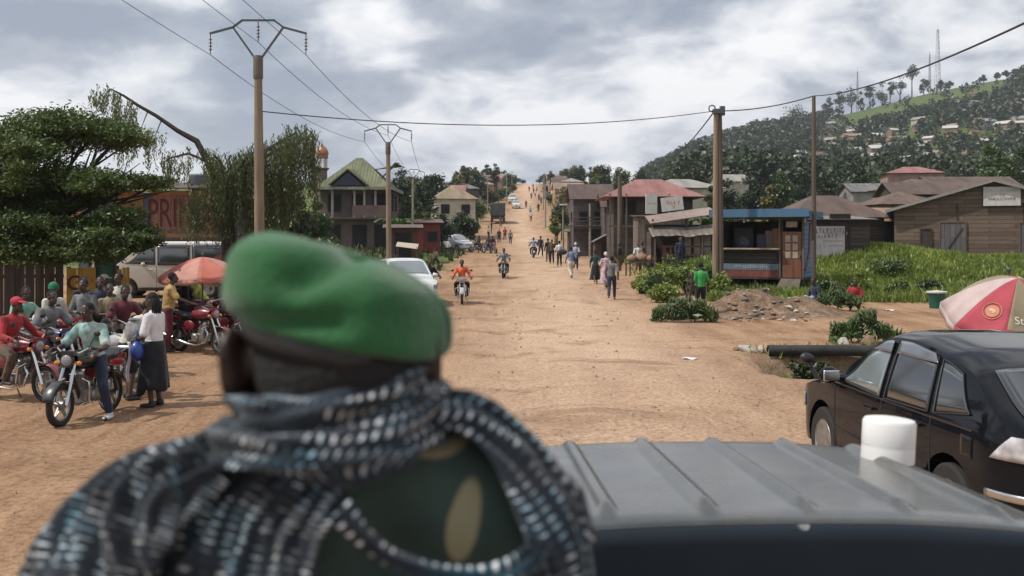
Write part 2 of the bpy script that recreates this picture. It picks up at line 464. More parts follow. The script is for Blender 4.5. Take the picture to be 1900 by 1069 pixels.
tracks = noise(1.3, 7, .65, mpl.outputs[0], .6)
dirt = mix(ramp(tracks, [(.4, (0, 0, 0)), (.6, (.8, .8, .8))]), dirt, (.40, .255, .155))
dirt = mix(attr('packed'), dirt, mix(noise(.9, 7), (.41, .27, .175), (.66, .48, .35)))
wash = noise(.8, 6, .6, mpc.outputs[0], .8)
dirt = mix(ramp(wash, [(.54, (0, 0, 0)), (.66, (.6, .6, .6))]), dirt, (.19, .108, .062))
dirt = mix(attr('spoil'), dirt, ramp(noise(3.2, 8, .75), [(.35, (.10, .068, .046)), (.52, (.20, .135, .09)), (.68, (.36, .27, .19))]))  # heap earth; inside the ditch this dark brown stands in for shade
fine = noise(14, 8, .75)
dirt = mix(.85, dirt, ramp(fine, [(.34, (.42, .39, .37)), (.5, (1, 1, 1)), (.7, (1.5, 1.47, 1.45))]), 'MULTIPLY')
vo = N.new('ShaderNodeTexVoronoi'); vo.inputs['Scale'].default_value = 7; L.new(tc.outputs['Object'], vo.inputs['Vector'])
peb = N.new('ShaderNodeMath'); peb.operation = 'LESS_THAN'; peb.inputs[1].default_value = .085; L.new(vo.outputs['Distance'], peb.inputs[0])
pebs = N.new('ShaderNodeMath'); pebs.operation = 'MULTIPLY'; L.new(peb.outputs[0], pebs.inputs[0]); L.new(ramp(noise(.7, 4), [(.5, (0, 0, 0)), (.62, (1, 1, 1))]), pebs.inputs[1])
dirt = mix(pebs.outputs[0], dirt, mix(vo.outputs['Color'], (.12, .075, .05), (.42, .33, .26)))
grass = ramp(noise(.5, 8, .7), [(.3, (.045, .06, .016)), (.55, (.085, .12, .028)), (.75, (.17, .19, .055))])
gm = N.new('ShaderNodeMath'); gm.operation = 'MULTIPLY_ADD'; gm.inputs[1].default_value = 1.5; L.new(attr('grassy'), gm.inputs[0])
gn = N.new('ShaderNodeMath'); gn.operation = 'MULTIPLY_ADD'; gn.inputs[1].default_value = 1.6; gn.inputs[2].default_value = -1.1; L.new(noise(1.1, 8, .7), gn.inputs[0]); L.new(gn.outputs[0], gm.inputs[2])
gm.use_clamp = True
L.new(mix(gm.outputs[0], dirt, grass), b.inputs['Base Color'])
b.inputs['Roughness'].default_value = .95; b.inputs['Specular IOR Level'].default_value = .2
bp = N.new('ShaderNodeBump'); bp.inputs['Strength'].default_value = .8; bp.inputs['Distance'].default_value = .08
hs = N.new('ShaderNodeMath'); hs.operation = 'MULTIPLY_ADD'; hs.inputs[1].default_value = .5; L.new(fine, hs.inputs[0]); L.new(noise(2.5, 8, .7, None, .4), hs.inputs[2])
L.new(hs.outputs[0], bp.inputs['Height']); L.new(bp.outputs[0], b.inputs['Normal'])
ground = link('ground', me, m, smooth=True, ang=None)
tag(ground, kind='structure')
ground['label'] = 'ochre dirt ground and road climbing to the far crest, grassy at the sides'

# ------------------------------------------------------------------ sky, sun, camera
w = bpy.data.worlds.new('World'); sc.world = w; w.use_nodes = True
nt = w.node_tree; N = nt.nodes; L = nt.links; N.clear()
out = N.new('ShaderNodeOutputWorld'); bg = N.new('ShaderNodeBackground'); L.new(bg.outputs[0], out.inputs[0])
SUN_EL, SUN_AZ = R(54), R(-104)      # azimuth from +Y (ahead), negative to the left
sky = N.new('ShaderNodeTexSky'); sky.sky_type = 'NISHITA'; sky.sun_disc = False; sky.sun_elevation = SUN_EL; sky.sun_rotation = SUN_AZ % (2*math.pi); sky.air_density = 1.2; sky.dust_density = 2
tc = N.new('ShaderNodeTexCoord'); sx = N.new('ShaderNodeSeparateXYZ'); L.new(tc.outputs['Generated'], sx.inputs[0])
zz = N.new('ShaderNodeMath'); zz.operation = 'MAXIMUM'; zz.inputs[1].default_value = 0; L.new(sx.outputs[2], zz.inputs[0])
za = N.new('ShaderNodeMath'); za.operation = 'ADD'; za.inputs[1].default_value = .38; L.new(zz.outputs[0], za.inputs[0])
dv = N.new('ShaderNodeVectorMath'); dv.operation = 'DIVIDE'; L.new(tc.outputs['Generated'], dv.inputs[0]); L.new(za.outputs[0], dv.inputs[1])
mp = N.new('ShaderNodeMapping'); mp.inputs['Location'].default_value = (1.7, 3.4, 0); mp.inputs['Scale'].default_value = (.95, 1.0, 0); L.new(dv.outputs[0], mp.inputs[0])
c1 = noise(2.7, 7, .5, mp.outputs[0], .25)
c2 = noise(7.5, 8, .55, mp.outputs[0], .3)
cm = N.new('ShaderNodeMath'); cm.operation = 'MULTIPLY_ADD'; cm.inputs[1].default_value = .45; L.new(c2, cm.inputs[0]); L.new(c1, cm.inputs[2])
cl = ramp(cm.outputs[0], [(.58, (3.0, 3.5, 4.4)), (.68, (4.6, 5.05, 5.8)), (.76, (7.6, 7.85, 8.3)), (.86, (10.2, 10.2, 10.2))])
# thin cloud lets the blue of the sky through here and there
thin = ramp(noise(1.4, 6, .5, mp.outputs[0]), [(.3, (.75, .75, .75)), (.45, (1, 1, 1))])
col = mix(thin, sky.outputs[0], cl)
L.new(col, bg.inputs[0]); bg.inputs[1].default_value = .1
sl = bpy.data.lights.new('sun', 'SUN'); sl.energy = 3.6; sl.angle = R(1.5); sl.color = (1, .95, .87)
so = bpy.data.objects.new('sun', sl); COL.objects.link(so)
d = V((math.sin(SUN_AZ)*math.cos(SUN_EL), math.cos(SUN_AZ)*math.cos(SUN_EL), math.sin(SUN_EL)))
so.rotation_euler = d.to_track_quat('Z', 'Y').to_euler(); so.location = d*60

cam = bpy.data.cameras.new('camera'); co = bpy.data.objects.new('camera', cam); COL.objects.link(co); sc.camera = co
co.location = (0, 0, CZ); co.rotation_euler = (R(90), 0, 0)
cam.lens = 35; cam.sensor_width = 36; cam.shift_y = -(534.5-HY)/1900; cam.clip_end = 6000; cam.clip_start = .05
cam.dof.use_dof = True; cam.dof.focus_distance = 24; cam.dof.aperture_fstop = 4.0
sc.view_settings.view_transform = 'Standard'; sc.view_settings.look = 'None'; sc.view_settings.exposure = .1; sc.view_settings.gamma = 1
sc.cycles.use_denoising = True; sc.cycles.max_bounces = 6; sc.cycles.transparent_max_bounces = 8; sc.cycles.volume_bounces = 0

# air: thin haze over the whole valley
hz = MB(); hz.box((350, 1300, 130), (3200, 3000, 300))
hm = bpy.data.materials.new('haze air'); hm.use_nodes = True; hn = hm.node_tree; hn.nodes.remove(hn.nodes['Principled BSDF'])
pv = hn.nodes.new('ShaderNodeVolumePrincipled'); pv.inputs['Color'].default_value = (.86, .9, 1, 1); pv.inputs['Density'].default_value = .0002; pv.inputs['Anisotropy'].default_value = .2
hn.links.new(pv.outputs[0], hn.nodes['Material Output'].inputs['Volume'])
ho = obj('haze', hz, hm, smooth=False); tag(ho, kind='stuff'); ho['label'] = 'thin pale haze lying over the valley and the far hill'
# ------------------------------------------------------------------ people
SKIN = mat('dark brown skin', (.055, .03, .021), .5, .15, 9, spec=.5)
SKIN2 = mat('brown skin', (.10, .055, .036), .5, .15, 9, spec=.5)
HAIRM = mat('black hair', (.009, .008, .008), .9, .3, 60, bump=.5, bscale=120)
def cloth(name, col, var=.38, scale=7, col2=None, rough=.85): return mat(name, col, rough, var, scale, bump=.8, bscale=11, spec=.25, col2=col2, sheen=.15)
def mirror(p): return (-p[0], p[1], p[2])
def pose(P=(0, 0, .93), C=(0, .0, 1.33), Nk=None, Hd=None, sw=.175, E=(.245, -.03, 1.1), W=(.265, .07, .88), E2=None, W2=None,
         K=(.1, .03, .5), A=(.11, -.02, .09), K2=None, A2=None, yaw=0, nod=0, hipw=.095, hand=(0, .25, -1), hand2=None, flat=True):
    """right-hand side given first; the '2' values are the left side written with positive x"""
    P, C = V(P), V(C); up = (C-P).normalized()
    J = dict(P=P, C=C, N=V(Nk) if Nk else C+up*.15+V((0, .01, 0)))
    J['H'] = V(Hd) if Hd else J['N']+up*.06+V((0, .035, .075))
    J['SR'] = C+V((sw, 0, .045)); J['SL'] = C+V((-sw, 0, .045))
    J['ER'], J['WR'] = V(E), V(W); J['EL'], J['WL'] = V(mirror(E2 or E)), V(mirror(W2 or W))
    J['HR'] = P+V((hipw, 0, -.03)); J['HL'] = P+V((-hipw, 0, -.03))
    J['KR'], J['AR'] = V(K), V(A); J['KL'], J['AL'] = V(mirror(K2 or K)), V(mirror(A2 or A))
    J['yaw'], J['nod'] = yaw, nod; J['hr'] = V(hand); J['hl'] = V(mirror(hand2 or hand))
    return J
POSE = dict(
 stand=pose(),
 fold=pose(E=(.25, .06, 1.1), W=(.1, .27, 1.12), hand=(-1, .3, .1)),
 walk=pose(P=(0, .02, .92), E=(.25, -.12, 1.12), W=(.25, .02, .9), E2=(.25, .08, 1.1), W2=(.24, .26, .94), K=(.1, .22, .5), A=(.1, .2, .1), K2=(.1, .0, .5), A2=(.1, -.36, .17)),
 run=pose(P=(0, .0, .95), C=(0, .1, 1.33), E=(.27, -.16, 1.16), W=(.24, .06, 1.05), E2=(.26, .22, 1.18), W2=(.2, .4, 1.3), K=(.1, .34, .66), A=(.1, .22, .28), K2=(.1, -.1, .5), A2=(.1, -.52, .3)),
 ride=pose(P=(0, -.17, .86), C=(0, -.06, 1.25), E=(.33, .08, 1.04), W=(.35, .36, 1.0), K=(.235, .22, .74), A=(.22, .03, .36), hand=(-.05, 1, -.35)),
 ridefoot=pose(P=(0, -.17, .86), C=(0, -.08, 1.25), E=(.33, .08, 1.04), W=(.35, .36, 1.0), K=(.24, .22, .72), A=(.24, .05, .33), K2=(.3, .12, .5), A2=(.36, .05, .1), hand=(-.05, 1, -.35), yaw=-18, nod=12),
 perch=pose(P=(0, -.17, .86), C=(0, -.2, 1.26), E=(.27, -.1, 1.0), W=(.16, .14, .92), K=(.25, .18, .7), A=(.3, .06, .3), K2=(.3, .12, .5), A2=(.34, .05, .1), hand=(-.6, .8, -.3)),
 reach=pose(C=(0, .04, 1.33), E=(.25, .2, 1.17), W=(.22, .47, 1.06), hand=(0, 1, -.25), yaw=10),
 carry=pose(E=(.26, .06, 1.09), W=(.12, .3, 1.06), hand=(-.9, .5, 0), E2=(.26, .02, 1.08), W2=(.16, .28, 1.0), nod=8),
 bend=pose(P=(0, -.06, .9), C=(0, .14, 1.24), E=(.25, .26, 1.03), W=(.2, .42, .85), hand=(0, .6, -.8), nod=25),
 sit=pose(P=(0, 0, .3), C=(0, .06, .68), E=(.25, .12, .47), W=(.15, .34, .42), K=(.16, .38, .42), A=(.13, .42, .09), hand=(-.5, .8, -.2), nod=15))

def figure_prims(J, what):
    b = MB(); U = (J['C']-J['P']).normalized()
    if what == 'body':
        b.ell(J['P']+V((0, -.01, 0)), (.145, .105, .12)); b.cap(J['P'], J['C'], .105, .12, 14)
        b.ell(J['C']+V((0, 0, -.02)), (.165, .105, .15)); b.cap(J['SL'], J['SR'], .058, .058)
        b.cap(J['N']-U*.06, J['H']-V((0, .02, .05)), .054, .052)
        M = Matrix.Rotation(R(J['yaw']), 3, 'Z') @ Matrix.Rotation(R(-J['nod']), 3, 'X')
        H = J['H']; q = lambda x, y, z: H+M @ V((x, y, z))
        b.ell(q(0, -.012, .035), (.076, .096, .088), M); b.ell(q(0, .022, -.045), (.06, .07, .07), M)
        b.ell(q(0, .06, -.09), (.03, .03, .025), M)
        b.cap(q(0, .088, .02), q(0, .108, -.022), .011, .017, 8)
        b.ell(q(0, .088, -.058), (.027, .016, .013), M)
        for s in (-1, 1):
            b.ell(q(s*.078, -.01, -.005), (.012, .024, .034), M, 8, 6)
            b.ell(q(s*.032, .076, .028), (.022, .014, .012), M, 8, 6)
        for s in 'LR':
            S, E, W = J['S'+s], J['E'+s], J['W'+s]
            b.cap(S, E, .052, .041); b.cap(E, W, .042, .027)
            h = J['h'+s.lower()].normalized(); sg = 1 if s == 'R' else -1
            side = h.cross(V((0, 0, 1))) if abs(h.z) < .8 else V((0, 1, 0)); side.normalize()
            nrm = h.cross(side).normalized()
            b.cap(W, W+h*.075, .027, .036, 8)
            for k, (off, ln) in enumerate(((-.03, .068), (-.01, .078), (.011, .074), (.031, .06))):
                a = W+h*.085+side*off; m1 = a+h*ln*.55+nrm*.012; b.cap(a, m1, .0115, .0105, 6); b.cap(m1, m1+h*ln*.3+nrm*.03, .0105, .009, 6)
            a = W+h*.03-side*.03; b.cap(a, a+h*.04-side*.028+nrm*.012, .014, .012, 6); b.cap(a+h*.04-side*.028+nrm*.012, a+h*.07-side*.026+nrm*.028, .012, .01, 6)
            Hp, Kn, An = J['H'+s], J['K'+s], J['A'+s]
            b.cap(Hp, Kn, .085, .055, 12); b.cap(Kn, An, .055, .036, 10)
            b.cap(An, An+V((0, .0, -.04)), .036, .036)
            b.cap(An+V((0, -.03, -.05)), An+V((sg*.02, .15, -.06)), .036, .028)
    elif what.startswith('shirt'):
        b.ell(J['P']+U*.02, (.165, .128, .13)); b.cap(J['P']+U*.05, J['C'], .135, .14, 16); b.ell(J['C']+V((0, 0, -.02)), (.185, .128, .155))
        b.cap(J['SL'], J['SR'], .07, .07)
        b.cap(J['C']+U*.05, J['N']-U*.03, .075, .062)
        for s in 'LR':
            S, E, W = J['S'+s], J['E'+s], J['W'+s]
            if what == 'shirt_long': b.cap(S, E, .07, .06); b.cap(E, E.lerp(W, .93), .06, .044)
            else: b.cap(S, S.lerp(E, .8), .07, .075)
    elif what in ('trousers', 'shorts'):
        b.ell(J['P']+V((0, -.01, -.02)), (.165, .125, .13)); b.cap(J['HL'], J['HR'], .1, .1)
        for s in 'LR':
            Hp, Kn, An = J['H'+s], J['K'+s], J['A'+s]
            if what == 'trousers': b.cap(Hp, Kn, .102, .074, 12); b.cap(Kn, Kn.lerp(An, .9), .074, .06, 12)
            else: b.cap(Hp, Hp.lerp(Kn, .95), .105, .09, 12)
    return b
CACHE = {}
def piece(pn, what):
    k = (pn, what)
    if k not in CACHE:
        CACHE[k] = fuse(figure_prims(POSE[pn], what), .0105 if what == 'body' else .014, 3 if what == 'body' else 5)
    return CACHE[k]
def skirt_mesh(J, z0, wide=.3, key=None):
    b = MB(); P = J['P']
    def f(u, v):
        a = 2*math.pi*u; fold = 1+.09*math.sin(a*7+1)*v+.05*math.sin(a*3)*v
        r = (.165+(wide-.165)*v**.8)*fold
        return V((P.x+r*math.cos(a), P.y+.02*v+r*.82*math.sin(a), P.z+.08+(z0-P.z-.08)*v+.025*math.sin(a*4)*v))
    b.grid(f, 40, 10); return b
def person(label, loc, rz, pn, top, bottom=None, sleeves='short', legs='trousers', head='hair', headm=None, skin=SKIN, scale=1., group=None, shoes=None, eyes=False, skirtz=.28, skirtw=.28):
    J = POSE[pn]
    r = link('person', piece(pn, 'body').copy() if False else piece(pn, 'body'), None)
    if not r.data.materials: r.data.materials.append(skin)
    own(r, skin)
    r.location = loc; r.rotation_euler = (0, 0, R(rz)); r.scale = (scale,)*3; tag(r, label, 'person', group)
    def part(name, me, m, smooth=None):
        o = bpy.data.objects.new(name, me); COL.objects.link(o); o.parent = r
        if not me.materials: me.materials.append(m)
        own(o, m); return o
    if top: part('shirt', piece(pn, 'shirt_'+sleeves), top)
    if legs == 'skirt': obj('skirt', skirt_mesh(J, skirtz, skirtw), bottom, r, thick=.008)
    elif bottom: part(legs, piece(pn, legs), bottom)
    M = Matrix.Rotation(R(J['yaw']), 3, 'Z') @ Matrix.Rotation(R(-J['nod']), 3, 'X'); H = J['H']
    q = lambda x, y, z: H+M @ V((x, y, z))
    h = MB()
    if head in ('hair', 'long', 'bun'):
        h.ell(q(0, -.026, .044), (.082, .092, .09), M)
        if head == 'long':
            for k in range(9):
                a = R(-75+150*k/8)-math.pi/2
                p = q(.075*math.cos(a), -.02+.085*math.sin(a), .03); h.tube([p, p+V((.02*math.cos(a), -.03, -.12)), p+V((.012*math.cos(a), -.045, -.3-.04*(k % 3)))], [.019, .017, .006], 6)
        if head == 'bun': h.ell(q(0, -.12, .07), (.05, .05, .05), M)
        obj('hair', h, headm or HAIRM, r, ang=None)
    elif head in ('cap', 'pinkcap'):
        h.ell(q(0, -.012, .05), (.085, .105, .085), M); h.ell(q(0, .12, .05), (.07, .075, .012), Matrix.Rotation(R(-12), 3, 'X') @ M)
        obj('cap', h, headm, r)
    elif head == 'beanie':
        h.ell(q(0, -.015, .045), (.09, .108, .1), M); h.ring(q(0, -.01, .015), .088, .014, 20, 6, M); obj('cap', h, headm, r, ang=None)
    elif head == 'scarf':
        h.ell(q(0, -.02, .04), (.092, .108, .1), M); h.ell(q(0, -.11, .0), (.045, .045, .06), M); obj('headscarf', h, headm, r, ang=None)
    if shoes:
        for s in 'LR':
            g = MB(); An = J['A'+s]; sg = 1 if s == 'R' else -1
            g.ell(An+V((sg*.01, .055, -.055)), (.047, .135, .034)); g.ell(An+V((0, -.01, -.025)), (.045, .06, .055)); obj('shoe', g, shoes, r)
    if eyes:
        g = MB(); g2 = MB()
        for s in (-1, 1): g.ell(q(s*.031, .083, .012), (.013, .008, .008), M, 8, 6); g2.ell(q(s*.031, .09, .012), (.006, .004, .006), M, 8, 6)
        e = obj('eyes', g, mat('eye white', (.6, .58, .54), .3, .05), r); obj('pupil', g2, mat('dark pupil', (.01, .006, .004), .2, .1), e)
    return r
# ------------------------------------------------------------------ motorbikes
RUB = mat('black rubber', (.018, .017, .016), .85, .3, 20, bump=.3)
CHR = mat('chrome', (.62, .62, .62), .2, .1, 8, metal=1)
STEEL = mat('dusty steel', (.32, .31, .3), .45, .3, 12, metal=.8)
BLK = mat('black painted steel', (.02, .02, .021), .4, .3, 15)
PLAST = mat('black plastic', (.022, .022, .024), .55, .3, 10)
SEATM = mat('black vinyl seat', (.02, .019, .02), .5, .3, 14, bump=.1)
LENS = mat('clear lamp lens', (.24, .25, .27), .1, .1, 20, coat=.8)
AMB = mat('amber lens', (.6, .2, .02), .25, .1, coat=.5)
REDL = mat('red lens', (.4, .02, .015), .25, .1, coat=.5)
def paint(name, col, rough=.35, coat=.7, var=.12): return mat(name, col, rough, var, 3, coat=coat)
MAROON = paint('maroon paint', (.17, .012, .022)); REDP = paint('red paint', (.34, .02, .02)); BLUEP = paint('dark blue paint', (.02, .035, .11)); BLACKP = paint('black gloss paint', (.012, .012, .014)); SILVP = paint('silver paint', (.4, .4, .4))
def make_motorbike(label, tank, side=None, loc=(0, 0, 0), rz=0, group=None):
    r = thing('motorbike', label, 'motorbike', loc, rz, group)
    My = Matrix.Rotation(R(90), 3, 'Y')
    fy, ry, wr = .67, -.6, .3
    for nm, y in (('front_wheel', fy), ('rear_wheel', ry)):
        hub = MB(); hub.lathe([(.0, -.06), (.055, -.06), (.06, 0), (.055, .06), (0, .06)], (0, y, wr), 14, My)
        w = obj(nm, hub, STEEL, r)
        t = MB(); t.ring((0, y, wr), wr-.045, .047, 32, 10, My); obj('tyre', t, RUB, w)
        rm = MB(); rm.ring((0, y, wr), wr-.088, .02, 32, 8, My)
        for k in range(5):
            a = R(72*k+20); d = V((0, math.cos(a), math.sin(a))); e = V((0, -math.sin(a), math.cos(a)))
            for s in (-1, 1): rm.beam(V((0, y, wr))+d*.05+e*.022*s, V((0, y, wr))+d*(wr-.09)+e*.012*s, .02, .016)
        obj('rim', rm, STEEL, w)
    f = MB()
    for s in (-1, 1): f.tube([(s*.085, fy, wr), (s*.085, fy-.1, wr+.26), (s*.075, fy-.235, .86)], [.026, .024, .019], 8)
    obj('fork', f, CHR, r)
    f = MB(); f.tube([(0, fy-.25, .82), (0, fy-.3, .68), (0, .22, .32), (0, -.1, .27), (0, -.25, .34)], .024, 8)
    f.tube([(0, fy-.27, .76), (0, 0, .74), (0, -.35, .73), (0, -.8, .78)], .025, 8)
    for s in (-1, 1):
        f.beam((s*.06, -.2, .36), (s*.075, ry, wr), .03, .045); f.tube([(s*.1, ry, wr+.02), (s*.1, -.45, .7)], .03, 8)
        f.tube([(s*.03, -.2, .36), (s*.06, -.35, .72)], .018, 6)
    obj('frame', f, BLK, r)
    e = MB(); e.box((0, .08, .36), (.24, .32, .18)); e.lathe([(.085, 0), (.1, .02), (.1, .1), (.085, .12)], (-.18, .04, .36), 16, My); e.lathe([(.075, 0), (.09, .02), (.09, .07), (.07, .09)], (.11, .06, .36), 16, My)
    for k in range(7): e.box((0, .16+.02*k*.5, .46+.03*k), (.2, .2, .014), M=Matrix.Rotation(R(18), 3, 'X'))
    e.cap((0, .17, .45), (0, .23, .66), .075, .075, 12); obj('engine', e, STEEL, r, bevel=.008)
    x = MB(); x.tube([(.06, .27, .56), (.08, .36, .45), (.1, .3, .27), (.13, .05, .2), (.15, -.15, .22)], .022, 10); x.tube([(.15, -.15, .22), (.165, -.4, .28), (.175, -.75, .38), (.178, -.95, .43)], [.03, .05, .05, .042], 12); obj('exhaust', x, CHR, r)
    t = MB()
    def tk(u, v):
        y = .4-.5*u; a = 2*math.pi*v
        w = .135*(math.sin(math.pi*min(1, .1+.9*(1-u)**.8*1.05))**.45) if u < 1 else .02
        w = .06+.085*math.sin(math.pi*(.18+.66*(1-u))); hh = .05+.085*math.sin(math.pi*(.15+.7*(1-u)))
        c, s_ = math.cos(a), math.sin(a)
        return V((w*math.copysign(abs(c)**.8, c), y, .86+.02*(1-u)+hh*math.copysign(abs(s_)**.8, s_)*(1. if s_ > 0 else .8)))
    t.grid(tk, 12, 20); t.lathe([(.0, .955), (.03, .95), (.03, .985), (0, .988)], (0, .16, 0), 12)
    t.ell((0, .4, .87), (.055, .02, .05)); t.ell((0, -.1, .86), (.06, .02, .05)); tk_ = obj('fuel_tank', t, tank, r)
    t = MB()
    for s in (-1, 1): t.ell((s*.085, -.2, .62), (.03, .17, .11)); t.ell((s*.1, -.62, .74), (.03, .24, .055), Matrix.Rotation(R(8), 3, 'X'))
    obj('side_panel', t, side or tank, r)
    s_ = MB()
    def st(u, v):
        y = -.05-.72*u; a = 2*math.pi*v; w = .1+.045*math.sin(math.pi*u*.9+.2); c, q = math.cos(a), math.sin(a)
        k = 1 if 0 < u < 1 else .3
        return V((k*w*math.copysign(abs(c)**.6, c), y, .82+.07*u**1.5+.05*k*math.copysign(abs(q)**.6, q)))
    s_.grid(st, 12, 18); obj('seat', s_, SEATM, r)
    h = MB(); h.tube([(-.38, .3, 1.02), (-.24, .36, 1.05), (-.12, .42, .98), (.12, .42, .98), (.24, .36, 1.05), (.38, .3, 1.02)], .013, 8)
    hb = obj('handlebar', h, CHR, r)
    for s in (-1, 1):
        g = MB(); g.cap((s*.27, .345, 1.045), (s*.39, .295, 1.02), .02, .02, 8); obj('grip', g, RUB, hb)
        g = MB(); g.tube([(s*.24, .37, 1.05), (s*.3, .38, 1.16), (s*.33, .36, 1.22)], .007, 6); g.ell((s*.35, .35, 1.25), (.055, .018, .04)); obj('mirror', g, PLAST, r)
    g = MB(); g.lathe([(.03, -.09), (.085, -.05), (.098, .0), (.098, .03)], (0, fy-.17, .89), 18, Matrix.Rotation(R(-90), 3, 'X')); g.box((0, fy-.2, .985), (.2, .06, .06)); hl = obj('headlight', g, tank, r)
    g = MB(); g.ell((0, fy-.14, .89), (.078, .03, .078)); obj('lens', g, LENS, hl)
    for s in (-1, 1):
        g = MB(); g.cap((s*.1, fy-.2, .86), (s*.17, fy-.18, .85), .012, .035, 8); obj('indicator', g, AMB, r)
    g = MB(); g.tube([(s*.24*k, .3+.06*abs(k), z) for s, k, z in ((1, -.5, .62), (1, -1, .58), (1, -1, .3), (1, -.5, .26))], .016, 8); g.tube([(.12, .36, .62), (.25, .34, .57), (.25, .3, .33), (.12, .24, .26)], .016, 8); obj('crash_bar', g, CHR, r)
    g = MB()
    for y, a0, a1 in ((fy, 15, 150), (ry, 20, 165)):
        def fd(u, v, y=y, a0=a0, a1=a1):
            a = R(a0+(a1-a0)*u) if y > 0 else R(a0+(a1-a0)*u); x = (v-.5)*.15; rr = wr+.03-.35*x*x/.1*.6
            return V((x, y-math.cos(a)*rr*(-1 if y > 0 else 1), wr+math.sin(a)*rr))
        g.grid(fd, 12, 6)
    obj('mudguard', g, SILVP if side is SILVP else tank, r, thick=.006)
    g = MB(); g.box((0, -.93, .8), (.12, .06, .07)); obj('tail_lamp', g, REDL, r, bevel=.01)
    g = MB()
    for s in (-1, 1): g.tube([(s*.13, -.45, .86), (s*.14, -.8, .92), (s*.1, -1.0, .93)], .012, 6)
    g.tube([(-.1, -1.0, .93), (.1, -1.0, .93)], .012, 6); g.box((0, -.9, .925), (.24, .22, .012)); obj('carrier', g, CHR, r)
    g = MB()
    for s in (-1, 1): g.cap((s*.1, .0, .3), (s*.28, .0, .3), .018, .018, 6); g.tube([(s*.1, .1, .3), (s*.2, .2, .26)], .008, 6)
    g.tube([(-.08, -.1, .28), (-.24, -.16, .03)], .012, 6); g.box((-.24, -.16, .014), (.05, .04, .02)); obj('footrest', g, STEEL, r)
    return r

# ------------------------------------------------------------------ cars
GLS = mat('dark window glass', (.02, .023, .026), .05, .1, 2, coat=1, spec=.9)
GLP = mat('pale window glass', (.16, .19, .2), .05, .2, 2, coat=1, spec=.9)
def interp(tab, x):
    return float(np.interp(x, [t[0] for t in tab], [t[1] for t in tab]))
class CarShape:
    def __init__(s, L_, W, top, zb, belt, axles, wr, roofin=.26, corner=.5, nose=.1):
        s.L, s.W, s.top, s.zb, s.belt, s.ax, s.wr, s.roofin, s.corner = L_, W, top, zb, belt, axles, wr, roofin, corner
        tt = np.linspace(-L_/2, L_/2, 241); zz = np.interp(tt, [t[0] for t in top], [t[1] for t in top])
        k = np.hanning(13); k /= k.sum(); s.tt = tt; s.zz = np.convolve(np.pad(zz, 6, 'edge'), k, 'valid'); s.nose = nose
        s.roof = max(zz)
    def zt(s, l): return float(np.interp(l, s.tt, s.zz))
    def hw(s, l, z):
        e = max(0, abs(l)-(s.L/2-s.corner))/s.corner
        p = s.W*(1-.05*(2*l/s.L)**2)*math.sqrt(max(.02, 1-.5*e*e-.0*e))
        if z < s.belt: k = 1-.05*max(0, (.45-z)/.3)**1.5-.025*((z-s.belt*.72)/s.belt)**2*4*(1 if z > s.belt*.72 else 0)
        else: k = .99-s.roofin*((z-s.belt)/(s.roof-s.belt))**1.15
        return p*k
    def body(s, name, m, parent, n=72):
        b = MB(); c = .07; prev = None; rings = []
        for i in range(n+1):
            l = -s.L/2+s.L*i/n; zt = s.zt(l)
            e = max(0, abs(l)-(s.L/2-.3))/.3
            zb = s.zb+.12*e*e; zs = max(zb+.1, zt-c)
            ring = [V((s.hw(l, zb)*.85, l, zb))]
            for k in range(12): z = zb+.02+(zs-zb-.02)*k/11; ring.append(V((s.hw(l, z), l, z)))
            w = s.hw(l, zs)
            for f in (.97, .9, .75, .5, .2): ring.append(V((w*f, l, zt-(zt-zs)*f**5)))
            rings.append(ring+[V((-p.x, p.y, p.z)) for p in ring[::-1]])
        k = len(rings[0]); vs = [p for r_ in rings for p in r_]; fs = []
        for i in range(n):
            for j in range(k): fs.append((i*k+j, i*k+(j+1) % k, (i+1)*k+(j+1) % k, (i+1)*k+j))
        fs += [tuple(range(k))[::-1], tuple(range(n*k, (n+1)*k))]
        b.add(vs, fs); me = b.mesh(name)
        cut = MB()
        for y in s.ax:
            for sd in (-1, 1): cut.lathe([(0, -.2), (s.wr+.07, -.2), (s.wr+.07, .2), (0, .2)], (sd*(s.W-.06), y, s.wr+.01), 32, Matrix.Rotation(R(90), 3, 'Y'))
        cm = cut.mesh('cut'); co_ = bpy.data.objects.new('cut', cm); COL.objects.link(co_)
        me = evaluated(me, [('BOOLEAN', dict(object=co_, operation='DIFFERENCE', solver='EXACT'))])
        bpy.data.objects.remove(co_)
        return link(name, me, m, parent, True, 32)
    def side(s, sd, l0, l1, z0, z1, m=.05, off=.006, n=14, k=5, slant0=0, slant1=0):
        """patch on the side between two stations; upper edge held below the roof line"""
        b = MB()
        def f(u, v):
            la, lb = l0+slant0*v, l1+slant1*v
            l = la+(lb-la)*u; za = interp(z0, l) if isinstance(z0, list) else z0
            zc = min(z1, s.zt(l)-.07-m); z = za+(max(zc, za+.01)-za)*v
            return V((sd*(s.hw(l, z)+off), l, z))
        b.grid(f, n, k); return b
    def topp(s, l0, l1, w, off=.008, n=12):
        b = MB()
        def f(u, v):
            l = l0+(l1-l0)*u; x = (v*2-1)*w; zt = s.zt(l); ww = s.hw(l, zt-.07)
            x *= ww
            g = (s.zt(l+.02)-s.zt(l-.02))/.04; nl = math.sqrt(1+g*g)
            return V((x, l-g/nl*off, zt-.07*abs(x/ww)**5+off/nl))
        b.grid(f, n, 12); return b
